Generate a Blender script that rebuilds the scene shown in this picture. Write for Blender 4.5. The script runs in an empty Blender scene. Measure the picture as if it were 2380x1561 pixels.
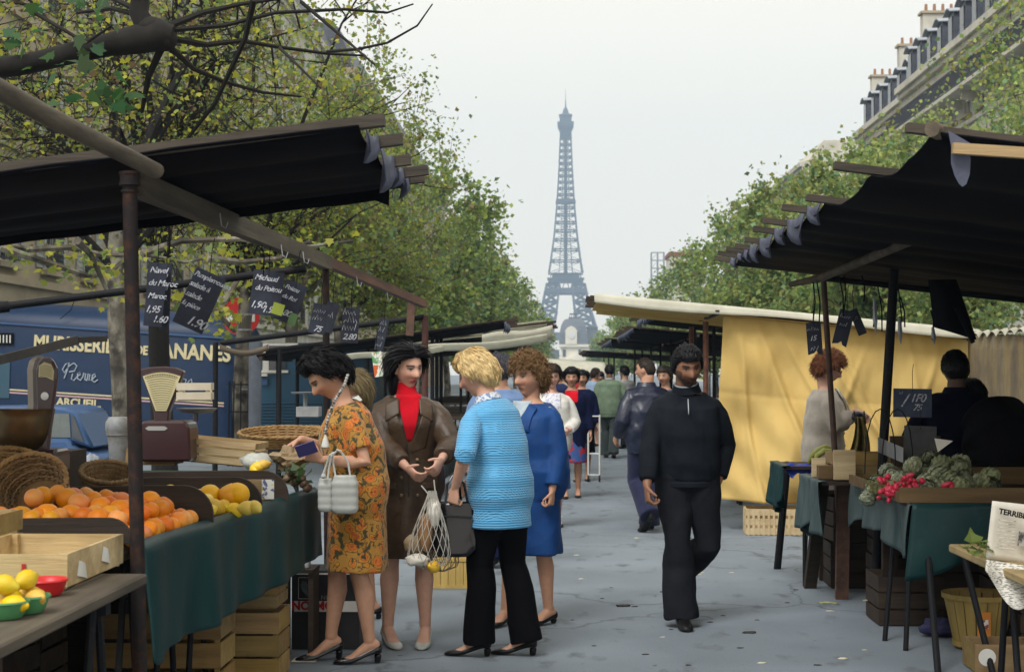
import bpy, bmesh, math, random
import numpy as np
from mathutils import Vector, Matrix, noise as mnoise
R = math.radians
random.seed(7); RNG = np.random.default_rng(7)
SC = bpy.context.scene
COL = SC.collection
# ------------------------------------------------------------------ camera
F = 3650.0; CU, CV = 1190.0, 780.5; VPU, VPV = 1300.0, 865.0; CAMH = 1.55
cam_d = bpy.data.cameras.new('camera'); cam = bpy.data.objects.new('camera', cam_d); COL.objects.link(cam)
cam.location = (0, 0, CAMH)
PITCH = math.atan((VPV - CV) / F); YAW = math.atan((VPU - CU) / F)
cam.rotation_euler = (R(90) + PITCH, 0, YAW)
cam_d.sensor_width = 36; cam_d.lens = F / 2380 * 36
cam_d.clip_start = 0.05; cam_d.clip_end = 6000
cam_d.dof.use_dof = True; cam_d.dof.focus_distance = 9.0; cam_d.dof.aperture_fstop = 7.1
SC.camera = cam
# ------------------------------------------------------------------ light: bright overcast spring day
world = bpy.data.worlds.new('World'); SC.world = world; world.use_nodes = True
wn = world.node_tree.nodes; wl = world.node_tree.links
SUN_EL, SUN_AZ = 50.0, 207.0
sky = wn.new('ShaderNodeTexSky'); sky.sky_type = 'NISHITA'; sky.sun_disc = False
sky.sun_elevation = R(SUN_EL); sky.sun_rotation = R(SUN_AZ)
sky.air_density = 1.0; sky.dust_density = 4.0
hs = wn.new('ShaderNodeHueSaturation'); hs.inputs['Saturation'].default_value = 0.25; hs.inputs['Value'].default_value = 0.07
wl.new(sky.outputs[0], hs.inputs['Color'])
mx = wn.new('ShaderNodeMix'); mx.data_type = 'RGBA'; mx.inputs[0].default_value = 0.97
wl.new(hs.outputs[0], mx.inputs[6]); mx.inputs[7].default_value = (0.672, 0.634, 0.556, 1)
wl.new(mx.outputs[2], wn['Background'].inputs[0]); wn['Background'].inputs[1].default_value = 1.0
sd = bpy.data.lights.new('sun', 'SUN'); sd.energy = 1.45; sd.angle = R(28); sd.color = (1.0, 0.985, 0.96)
sun = bpy.data.objects.new('sun', sd); COL.objects.link(sun)
_az = R(SUN_AZ)
_sdir = Vector((math.sin(_az) * math.cos(R(SUN_EL)), math.cos(_az) * math.cos(R(SUN_EL)), math.sin(R(SUN_EL))))
sun.rotation_euler = _sdir.to_track_quat('Z', 'Y').to_euler(); sun.location = (0, 0, 50)
SC.view_settings.view_transform = 'Standard'; SC.view_settings.look = 'None'
SC.view_settings.exposure = 0.96; SC.view_settings.gamma = 1.0
SC.view_settings.use_curve_mapping = False
SC.render.engine = 'CYCLES'
SC.cycles.use_denoising = True
SC.cycles.max_bounces = 6; SC.cycles.diffuse_bounces = 4; SC.cycles.glossy_bounces = 3
SC.cycles.transmission_bounces = 4; SC.cycles.transparent_max_bounces = 8; SC.cycles.volume_bounces = 0
SC.cycles.caustics_reflective = False; SC.cycles.caustics_refractive = False
# ------------------------------------------------------------------ helpers
_CR = cam.rotation_euler.to_matrix()
def at(u, v, Y):
    """world point that shows at (u,v) of the 2380x1561 photo, at street depth Y"""
    d = _CR @ Vector(((u - CU) / F, -(v - CV) / F, -1.0))
    return Vector((0, 0, CAMH)) + d * (Y / d.y)
def gnd(u, v, z=0.0):
    d = _CR @ Vector(((u - CU) / F, -(v - CV) / F, -1.0))
    return Vector((0, 0, CAMH)) + d * ((z - CAMH) / d.z)
def V(*a): return Vector(a)
ORG = {}
def tag(o, label=None, cat=None, group=None, kind=None):
    if label: o['label'] = label
    if cat: o['category'] = cat
    if group: o['group'] = group
    if kind: o['kind'] = kind
    return o
def thing(name, label, cat, loc=(0, 0, 0), group=None):
    o = bpy.data.objects.new(name, None); COL.objects.link(o)
    o.location = loc; o.empty_display_size = 0.1
    ORG[o.name] = Vector(loc)
    return tag(o, label, cat, group)
def link(name, me, parent=None, loc=None):
    o = bpy.data.objects.new(name, me); COL.objects.link(o)
    if parent is not None:
        o.parent = parent; ORG[o.name] = ORG.get(parent.name, Vector((0, 0, 0)))
    if loc is not None: o.location = loc
    return o
def copy_tree(o, parent=None):
    c = o.copy(); COL.objects.link(c); c.parent = parent
    ORG[c.name] = ORG.get(o.name, Vector((0, 0, 0)))
    for ch in list(o.children): copy_tree(ch, c)
    return c
def np_mesh(name, verts, faces):
    """verts (n,3); faces: int array (m,k) of same k"""
    me = bpy.data.meshes.new(name)
    verts = np.asarray(verts, dtype=np.float32); faces = np.asarray(faces, dtype=np.int32)
    m, k = faces.shape
    me.vertices.add(len(verts)); me.vertices.foreach_set('co', verts.ravel())
    me.loops.add(m * k); me.loops.foreach_set('vertex_index', faces.ravel())
    me.polygons.add(m); me.polygons.foreach_set('loop_start', np.arange(0, m * k, k, dtype=np.int32))
    me.update(calc_edges=True)
    return me
def frame(d, up=None):
    d = Vector(d).normalized()
    if up is None: up = Vector((0, 0, 1)) if abs(d.z) < 0.95 else Vector((0, 1, 0))
    u = Vector(up).cross(d)
    if u.length < 1e-6: u = Vector((1, 0, 0)).cross(d)
    u.normalize(); w = d.cross(u).normalized()
    return u, w
class MB:
    def __init__(s): s.v = []; s.f = []
    def add(s, vs, fs):
        b = len(s.v); s.v += [Vector(p) for p in vs]; s.f += [tuple(b + i for i in f) for f in fs]; return s
    def box(s, c, size, rot=None):
        hx, hy, hz = size[0] / 2, size[1] / 2, size[2] / 2; c = Vector(c)
        p = [Vector((x, y, z)) for x in (-hx, hx) for y in (-hy, hy) for z in (-hz, hz)]
        if rot is not None:
            m = rot if isinstance(rot, Matrix) else Matrix.Rotation(rot, 3, 'Z')
            p = [m @ q for q in p]
        return s.add([c + q for q in p], [(0, 1, 3, 2), (4, 6, 7, 5), (0, 4, 5, 1), (2, 3, 7, 6), (0, 2, 6, 4), (1, 5, 7, 3)])
    def bb(s, a, b):
        a = Vector(a); b = Vector(b); return s.box((a + b) / 2, (abs(b.x - a.x), abs(b.y - a.y), abs(b.z - a.z)))
    def beam(s, a, b, w, h, up=None):
        a = Vector(a); b = Vector(b); u, ww = frame(b - a, up)
        p = []
        for q in (a, b):
            p += [q - u * w / 2 - ww * h / 2, q + u * w / 2 - ww * h / 2, q + u * w / 2 + ww * h / 2, q - u * w / 2 + ww * h / 2]
        return s.add(p, [(3, 2, 1, 0), (4, 5, 6, 7), (0, 1, 5, 4), (1, 2, 6, 5), (2, 3, 7, 6), (3, 0, 4, 7)])
    def tube(s, pts, rad, n=8, cap=True):
        pts = [Vector(p) for p in pts]
        if not isinstance(rad, (list, tuple)): rad = [rad] * len(pts)
        b = len(s.v); up = None; u = None
        for i, p in enumerate(pts):
            d = (pts[min(i + 1, len(pts) - 1)] - pts[max(i - 1, 0)])
            if d.length < 1e-9: d = Vector((0, 0, 1))
            d.normalize()
            if u is None: u, w = frame(d)
            else:
                u = (u - d * u.dot(d))
                if u.length < 1e-6: u, w = frame(d)
                u.normalize(); w = d.cross(u)
            for k in range(n):
                t = 2 * math.pi * k / n
                s.v.append(p + u * (math.cos(t) * rad[i]) + w * (math.sin(t) * rad[i]))
        for i in range(len(pts) - 1):
            for k in range(n):
                k2 = (k + 1) % n
                s.f.append((b + i * n + k, b + i * n + k2, b + (i + 1) * n + k2, b + (i + 1) * n + k))
        if cap:
            s.f.append(tuple(b + k for k in range(n))[::-1])
            s.f.append(tuple(b + (len(pts) - 1) * n + k for k in range(n)))
        return s
    def loft(s, rings, closed=True):
        n = len(rings[0]); b = len(s.v)
        for r in rings: s.v += [Vector(p) for p in r]
        for i in range(len(rings) - 1):
            for k in range(n):
                k2 = (k + 1) % n
                s.f.append((b + i * n + k, b + i * n + k2, b + (i + 1) * n + k2, b + (i + 1) * n + k))
        if closed:
            s.f.append(tuple(b + k for k in range(n))[::-1])
            s.f.append(tuple(b + (len(rings) - 1) * n + k for k in range(n)))
        return s
    def lathe(s, prof, c=(0, 0, 0), n=20, mat=None, cap=True):
        c = Vector(c); rings = []
        for r, z in prof:
            ring = []
            for k in range(n):
                t = 2 * math.pi * k / n; p = Vector((r * math.cos(t), r * math.sin(t), z))
                ring.append(c + (mat @ p if mat else p))
            rings.append(ring)
        return s.loft(rings, cap)
    def ball(s, c, r, nu=12, nv=8, sc=(1, 1, 1), mat=None):
        c = Vector(c); rings = []
        for j in range(1, nv):
            ph = math.pi * j / nv - math.pi / 2
            ring = []
            for k in range(nu):
                t = 2 * math.pi * k / nu
                p = Vector((r * sc[0] * math.cos(ph) * math.cos(t), r * sc[1] * math.cos(ph) * math.sin(t), r * sc[2] * math.sin(ph)))
                ring.append(c + (mat @ p if mat else p))
            rings.append(ring)
        b = len(s.v); s.loft(rings, False); n = nu
        e0 = Vector((0, 0, -r * sc[2])); e1 = -e0
        s.v.append(c + (mat @ e0 if mat else e0)); s.v.append(c + (mat @ e1 if mat else e1)); i0 = len(s.v) - 2
        for k in range(n):
            s.f.append((i0, b + (k + 1) % n, b + k)); s.f.append((i0 + 1, b + (nv - 2) * n + k, b + (nv - 2) * n + (k + 1) % n))
        return s
    def grid(s, fn, nu, nv):
        b = len(s.v)
        for j in range(nv + 1):
            for i in range(nu + 1): s.v.append(Vector(fn(i / nu, j / nv)))
        for j in range(nv):
            for i in range(nu):
                a = b + j * (nu + 1) + i; s.f.append((a, a + 1, a + nu + 2, a + nu + 1))
        return s
    def prism(s, poly, d):
        """poly: list of 3D points, extruded by vector d"""
        d = Vector(d); n = len(poly); b = len(s.v)
        s.v += [Vector(p) for p in poly] + [Vector(p) + d for p in poly]
        s.f.append(tuple(range(b, b + n))[::-1]); s.f.append(tuple(range(b + n, b + 2 * n)))
        for k in range(n):
            k2 = (k + 1) % n; s.f.append((b + k, b + k2, b + n + k2, b + n + k))
        return s
    def mesh(s, name, mat=None, smooth=False, org=None, solid=0):
        me = bpy.data.meshes.new(name)
        o = org if org is not None else Vector((0, 0, 0))
        me.from_pydata([tuple(p - o) for p in s.v], [], s.f)
        bm = bmesh.new(); bm.from_mesh(me)
        if solid: bmesh.ops.solidify(bm, geom=bm.faces[:], thickness=solid)
        bmesh.ops.recalc_face_normals(bm, faces=bm.faces); bm.to_mesh(me); bm.free()
        if smooth:
            me.polygons.foreach_set('use_smooth', [True] * len(me.polygons))
            if smooth != 'full':
                try: me.set_sharp_from_angle(angle=R(42))
                except Exception: pass
        if mat: me.materials.append(mat)
        return me
    def build(s, name, mat, parent=None, smooth=False, solid=0, bevel=0):
        org = ORG.get(parent.name) if parent is not None else None
        o = link(name, s.mesh(name, mat, smooth, org, solid), parent)
        if bevel:
            md = o.modifiers.new('bevel', 'BEVEL'); md.width = bevel; md.segments = 1; md.limit_method = 'ANGLE'
        return o
    def solo(s, name, mat, label, cat, group=None, smooth=False, solid=0, org=None):
        """a thing that is one mesh, origin at its base centre"""
        if org is None:
            xs = [p.x for p in s.v]; ys = [p.y for p in s.v]
            org = Vector(((min(xs) + max(xs)) / 2, (min(ys) + max(ys)) / 2, min(p.z for p in s.v)))
        o = link(name, s.mesh(name, mat, smooth, org, solid)); o.location = org
        ORG[o.name] = Vector(org)
        return tag(o, label, cat, group)
# ------------------------------------------------------------------ materials
MATS = {}
def mat(name, col, col2=None, rough=0.65, metal=0.0, scale=8.0, stretch=(1, 1, 1), bump=0.0, bscale=None, spec=0.4,
        sheen=0.0, detail=5.0, contrast=(0.35, 0.65), coat=0.0, kind='noise', trans=0.0, attr=None, rvar=0.0, col3=None, s3=1.5, c3=(0.5, 0.7)):
    if name in MATS: return MATS[name]
    m = bpy.data.materials.new(name); m.use_nodes = True; n = m.node_tree.nodes; l = m.node_tree.links
    b = n['Principled BSDF']; c4 = lambda c: (c[0], c[1], c[2], 1)
    b.inputs['Base Color'].default_value = c4(col); b.inputs['Roughness'].default_value = rough
    b.inputs['Metallic'].default_value = metal; b.inputs['Specular IOR Level'].default_value = spec
    if sheen: b.inputs['Sheen Weight'].default_value = sheen
    if coat: b.inputs['Coat Weight'].default_value = coat; b.inputs['Coat Roughness'].default_value = 0.15
    tc = n.new('ShaderNodeTexCoord'); mp = n.new('ShaderNodeMapping'); mp.inputs['Scale'].default_value = stretch
    l.new(tc.outputs['Object'], mp.inputs['Vector'])
    def ntex(sc):
        if kind == 'wave':
            t = n.new('ShaderNodeTexWave'); t.inputs['Scale'].default_value = sc; t.inputs['Distortion'].default_value = 4.0
            t.inputs['Detail'].default_value = 3; t.bands_direction = 'X'; out = t.outputs['Fac']
        else:
            t = n.new('ShaderNodeTexNoise'); t.inputs['Scale'].default_value = sc; t.inputs['Detail'].default_value = detail
            t.inputs['Roughness'].default_value = 0.62; out = t.outputs['Fac']
        l.new(mp.outputs[0], t.inputs['Vector']); return out
    cur = None
    if attr:
        a = n.new('ShaderNodeAttribute'); a.attribute_name = attr; cur = a.outputs['Color']
    if col2 is not None:
        o = ntex(scale); mr = n.new('ShaderNodeMapRange'); mr.inputs[1].default_value = contrast[0]; mr.inputs[2].default_value = contrast[1]
        l.new(o, mr.inputs[0])
        x = n.new('ShaderNodeMix'); x.data_type = 'RGBA'; l.new(mr.outputs[0], x.inputs[0])
        x.inputs[6].default_value = c4(col); x.inputs[7].default_value = c4(col2)
        if attr:
            x.blend_type = 'MULTIPLY'; l.new(cur, x.inputs[6])
        cur = x.outputs[2]
        if rvar:
            mr2 = n.new('ShaderNodeMapRange'); mr2.inputs[3].default_value = rough - rvar; mr2.inputs[4].default_value = rough + rvar
            l.new(o, mr2.inputs[0]); l.new(mr2.outputs[0], b.inputs['Roughness'])
    if col3 is not None:
        t3 = n.new('ShaderNodeTexNoise'); t3.inputs['Scale'].default_value = s3; t3.inputs['Detail'].default_value = 6
        l.new(tc.outputs['Object'], t3.inputs['Vector'])
        mr3 = n.new('ShaderNodeMapRange'); mr3.inputs[1].default_value = c3[0]; mr3.inputs[2].default_value = c3[1]; l.new(t3.outputs['Fac'], mr3.inputs[0])
        x3 = n.new('ShaderNodeMix'); x3.data_type = 'RGBA'; l.new(mr3.outputs[0], x3.inputs[0])
        if cur is not None: l.new(cur, x3.inputs[6])
        else: x3.inputs[6].default_value = c4(col)
        x3.inputs[7].default_value = c4(col3); cur = x3.outputs[2]
    if cur is not None: l.new(cur, b.inputs['Base Color'])
    if bump:
        o2 = ntex(bscale or scale * 3); bp = n.new('ShaderNodeBump'); bp.inputs['Strength'].default_value = bump
        bp.inputs['Distance'].default_value = 0.01; l.new(o2, bp.inputs['Height']); l.new(bp.outputs[0], b.inputs['Normal'])
    if trans:
        t = n.new('ShaderNodeBsdfTranslucent'); ms = n.new('ShaderNodeMixShader'); ms.inputs[0].default_value = trans
        if cur is not None: l.new(cur, t.inputs['Color'])
        else: t.inputs['Color'].default_value = c4(col)
        l.new(b.outputs[0], ms.inputs[1]); l.new(t.outputs[0], ms.inputs[2]); l.new(ms.outputs[0], n['Material Output'].inputs[0])
    MATS[name] = m
    return m
def wood(name, a, b, rough=0.75, sc=6):
    return mat(name, a, b, rough=rough, scale=sc, stretch=(1.0, 1.0, 9.0), bump=0.35, bscale=sc * 4, col3=(a[0] * .35, a[1] * .33, a[2] * .3), s3=5, c3=(0.58, 0.8))
def woodx(name, a, b, ax=0, rough=0.75, sc=14, dirt=0.4):
    st = [5.0, 5.0, 5.0]; st[ax] = 0.35
    return mat(name, a, b, rough=rough, scale=sc / 5, stretch=tuple(st), bump=0.4, bscale=sc, col3=(a[0] * dirt, a[1] * dirt, a[2] * dirt * .9), s3=4, c3=(0.56, 0.85))
M_steel_dark = mat('dark_painted_steel', (0.009, 0.010, 0.013), (0.030, 0.020, 0.014), rough=0.6, scale=30, contrast=(0.55, 0.75), bump=0.2, spec=0.15)
M_pipe_rust = mat('rusty_steel_pipe', (0.016, 0.013, 0.014), (0.060, 0.026, 0.014), rough=0.65, scale=22, contrast=(0.48, 0.72), bump=0.25, spec=0.15)
M_wood_grey = woodx('weathered_wood', (0.125, 0.098, 0.066), (0.05, 0.04, 0.029), ax=0)
M_wood_grey_y = woodx('weathered_wood_long', (0.115, 0.094, 0.066), (0.045, 0.037, 0.028), ax=1)
M_wood_red = woodx('red_brown_wood', (0.15, 0.075, 0.05), (0.07, 0.04, 0.03), ax=1)
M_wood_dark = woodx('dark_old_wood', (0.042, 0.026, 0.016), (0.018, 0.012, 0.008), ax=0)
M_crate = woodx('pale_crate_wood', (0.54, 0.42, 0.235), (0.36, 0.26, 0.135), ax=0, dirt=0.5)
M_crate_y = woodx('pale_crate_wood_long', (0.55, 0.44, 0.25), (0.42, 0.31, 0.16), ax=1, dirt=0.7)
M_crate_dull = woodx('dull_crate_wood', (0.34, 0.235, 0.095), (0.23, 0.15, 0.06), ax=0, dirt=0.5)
M_tarp_black = mat('black_tarpaulin', (0.0035, 0.0038, 0.006), (0.007, 0.0075, 0.011), rough=0.75, scale=3, bump=0.25, bscale=7, spec=0.06)
M_tarp_grey = mat('faded_tarp_hem', (0.13, 0.145, 0.21), (0.085, 0.095, 0.14), rough=0.65, scale=9, bump=0.2, trans=0.25)
M_tarp_green = mat('dark_green_oilcloth', (0.0035, 0.026, 0.029), (0.008, 0.044, 0.046), rough=0.45, scale=2.2, stretch=(1, 1, 0.35), bump=0.30, bscale=5, spec=0.25, contrast=(0.4, 0.7), col3=(0.014, 0.046, 0.052), s3=14, c3=(0.55, 0.8))
M_tarp_yellow = mat('yellow_canvas', (0.72, 0.53, 0.195), (0.66, 0.46, 0.15), rough=0.8, scale=1.2, bump=0.5, bscale=140, trans=0.22, contrast=(0.3, 0.75), col3=(0.58, 0.41, 0.15), s3=5, c3=(0.58, 0.9))
M_canvas_white = mat('cream_canvas', (0.78, 0.77, 0.67), (0.66, 0.65, 0.55), rough=0.8, scale=4, bump=0.2, bscale=60, trans=0.45)
M_chalk = mat('white_chalk', (0.58, 0.61, 0.68), (0.06, 0.065, 0.08), rough=0.9, scale=75, contrast=(0.44, 0.70))
M_slate = mat('black_slate_board', (0.009, 0.012, 0.024), (0.024, 0.030, 0.052), rough=0.65, scale=9, bump=0.1)
M_white = mat('white_paint', (0.72, 0.72, 0.69), (0.6, 0.6, 0.56), rough=0.6, scale=5)
M_black = mat('black_plain', (0.005, 0.005, 0.006), rough=0.7, spec=0.1)
M_paper = mat('pale_paper', (0.72, 0.70, 0.64), (0.60, 0.57, 0.50), rough=0.85, scale=7)
M_zinc = mat('zinc_grey_metal', (0.33, 0.35, 0.37), (0.20, 0.21, 0.23), rough=0.5, metal=0.6, scale=7, bump=0.1)
def vary(m, hue=.02, val=.25, sat=.1):
    """each object that carries the material gets its own slight tone"""
    n = m.node_tree.nodes; l = m.node_tree.links; b = n['Principled BSDF']; src = b.inputs['Base Color'].links[0].from_socket
    oi = n.new('ShaderNodeObjectInfo'); h = n.new('ShaderNodeHueSaturation'); l.new(src, h.inputs['Color'])
    for nm, c, w, k in (('Hue', .5, hue, 1.0), ('Value', 1.0, val, 7.31), ('Saturation', 1.0, sat, 3.77)):
        f = n.new('ShaderNodeMath'); f.operation = 'MULTIPLY'; f.inputs[1].default_value = k; l.new(oi.outputs['Random'], f.inputs[0]); g = n.new('ShaderNodeMath'); g.operation = 'FRACT'; l.new(f.outputs[0], g.inputs[0])
        r = n.new('ShaderNodeMapRange'); r.inputs[3].default_value = c - w; r.inputs[4].default_value = c + w; l.new(g.outputs[0], r.inputs[0]); l.new(r.outputs[0], h.inputs[nm])
    l.new(h.outputs[0], b.inputs['Base Color'])
for _m in (M_crate, M_crate_y, M_crate_dull, M_wood_dark): vary(_m, .008, .22, .12)
def text_mesh(txt, size, shear=0.0, bold=0.0, ext=0.004, space=1.0, xs=1.0):
    cu = bpy.data.curves.new('txt', 'FONT'); cu.body = txt; cu.size = size; cu.shear = shear; cu.offset = bold
    cu.extrude = ext; cu.space_character = space; cu.resolution_u = 3; cu.align_x = 'LEFT'
    o = bpy.data.objects.new('txt', cu); COL.objects.link(o)
    dg = bpy.context.evaluated_depsgraph_get(); dg.update()
    me = bpy.data.meshes.new_from_object(o.evaluated_get(dg))
    bpy.data.objects.remove(o); bpy.data.curves.remove(cu)
    if xs != 1.0:
        for v_ in me.vertices: v_.co.x *= xs
    return me
def put_text(parent, name, txt, size, mtx, material, **k):
    """mtx: 4x4 in world; parented to the thing (no rotation assumed on parent)"""
    me = text_mesh(txt, size, **k); me.materials.clear(); me.materials.append(material)
    me.transform(Matrix.Translation(-ORG.get(parent.name, Vector((0, 0, 0)))) @ mtx)
    return link(name, me, parent)
def mtx(o, x, y):
    """matrix with origin o, x axis, y axis"""
    x = Vector(x).normalized(); y = Vector(y); y = (y - x * y.dot(x)).normalized(); z = x.cross(y)
    m = Matrix(((x.x, y.x, z.x, o[0]), (x.y, y.y, z.y, o[1]), (x.z, y.z, z.z, o[2]), (0, 0, 0, 1)))
    return m
def smooth01(t): t = min(1.0, max(0.0, t)); return t * t * (3 - 2 * t)
def nz(x, y=0.0, z=0.0): return mnoise.noise(Vector((x, y, z)))
# ================================================================== ground
def ground_material():
    m = bpy.data.materials.new('grey_asphalt'); m.use_nodes = True; n = m.node_tree.nodes; l = m.node_tree.links
    b = n['Principled BSDF']; b.inputs['Roughness'].default_value = 0.82; b.inputs['Specular IOR Level'].default_value = 0.35
    tc = n.new('ShaderNodeTexCoord')
    def nt(s, d=6, st=(1, 1, 1)):
        mp = n.new('ShaderNodeMapping'); mp.inputs['Scale'].default_value = st; l.new(tc.outputs['Object'], mp.inputs[0])
        t = n.new('ShaderNodeTexNoise'); t.inputs['Scale'].default_value = s; t.inputs['Detail'].default_value = d; l.new(mp.outputs[0], t.inputs[0]); return t.outputs['Fac']
    def rng(o, a, bb, c=0.0, d=1.0):
        r = n.new('ShaderNodeMapRange'); r.inputs[1].default_value = a; r.inputs[2].default_value = bb; r.inputs[3].default_value = c; r.inputs[4].default_value = d; l.new(o, r.inputs[0]); return r.outputs[0]
    def mix(f, a, bcol):
        x = n.new('ShaderNodeMix'); x.data_type = 'RGBA'; l.new(f, x.inputs[0])
        if isinstance(a, tuple): x.inputs[6].default_value = a
        else: l.new(a, x.inputs[6])
        x.inputs[7].default_value = bcol; return x.outputs[2]
    c = mix(rng(nt(1.1), 0.3, 0.7), (0.135, 0.168, 0.205, 1), (0.205, 0.248, 0.292, 1))
    c = mix(rng(nt(160, 2), 0.42, 0.72, 0, 0.7), c, (0.27, 0.30, 0.33, 1))
    c = mix(rng(nt(5, 5, (1, 0.5, 1)), 0.58, 0.72, 0, 0.7), c, (0.070, 0.078, 0.088, 1))
    c = mix(rng(nt(13, 3, (1, 0.6, 1)), 0.70, 0.76, 0, 0.7), c, (0.05, 0.05, 0.05, 1))
    c = mix(rng(nt(22, 2), 0.74, 0.78, 0, 0.5), c, (0.28, 0.27, 0.24, 1))
    vw = n.new('ShaderNodeVectorMath'); vw.operation = 'MULTIPLY_ADD'; vw.inputs[1].default_value = (1.4, 1.4, 0); wt = n.new('ShaderNodeTexNoise'); wt.inputs['Scale'].default_value = 1.3; wt.inputs['Detail'].default_value = 6
    l.new(tc.outputs['Object'], wt.inputs[0]); l.new(wt.outputs['Color'], vw.inputs[0]); l.new(tc.outputs['Object'], vw.inputs[2])
    vr = n.new('ShaderNodeTexVoronoi'); vr.feature = 'DISTANCE_TO_EDGE'; vr.inputs['Scale'].default_value = .33; l.new(vw.outputs[0], vr.inputs['Vector'])
    c = mix(rng(vr.outputs['Distance'], 0.0, 0.009, 0.6, 0.0), c, (0.055, 0.060, 0.066, 1))
    c = mix(rng(nt(.32, 3), 0.48, 0.56, 0, 0.28), c, (0.10, 0.118, 0.135, 1))
    c = mix(rng(nt(60, 4), 0.60, 0.75, 0, 0.6), c, (0.07, 0.08, 0.09, 1))
    l.new(c, b.inputs['Base Color'])
    bp = n.new('ShaderNodeBump'); bp.inputs['Strength'].default_value = 0.6; bp.inputs['Distance'].default_value = 0.006
    l.new(nt(240, 3), bp.inputs['Height']); l.new(bp.outputs[0], b.inputs['Normal'])
    return m
_g = MB()
_ys = [-18, 0, 20, 60, 150, 400, 850, 950, 1050, 1150, 1250, 1400, 1890]
_xs = [-1200, -300, -60, -14, 0, 14, 60, 300, 1200]
_g.grid(lambda a, b: (_xs[round(a * (len(_xs) - 1))], _ys[round(b * (len(_ys) - 1))], -18.5 * smooth01((_ys[round(b * (len(_ys) - 1))] - 880) / 480)), len(_xs) - 1, len(_ys) - 1)
tag(_g.build('ground', ground_material()), kind='structure')
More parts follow.
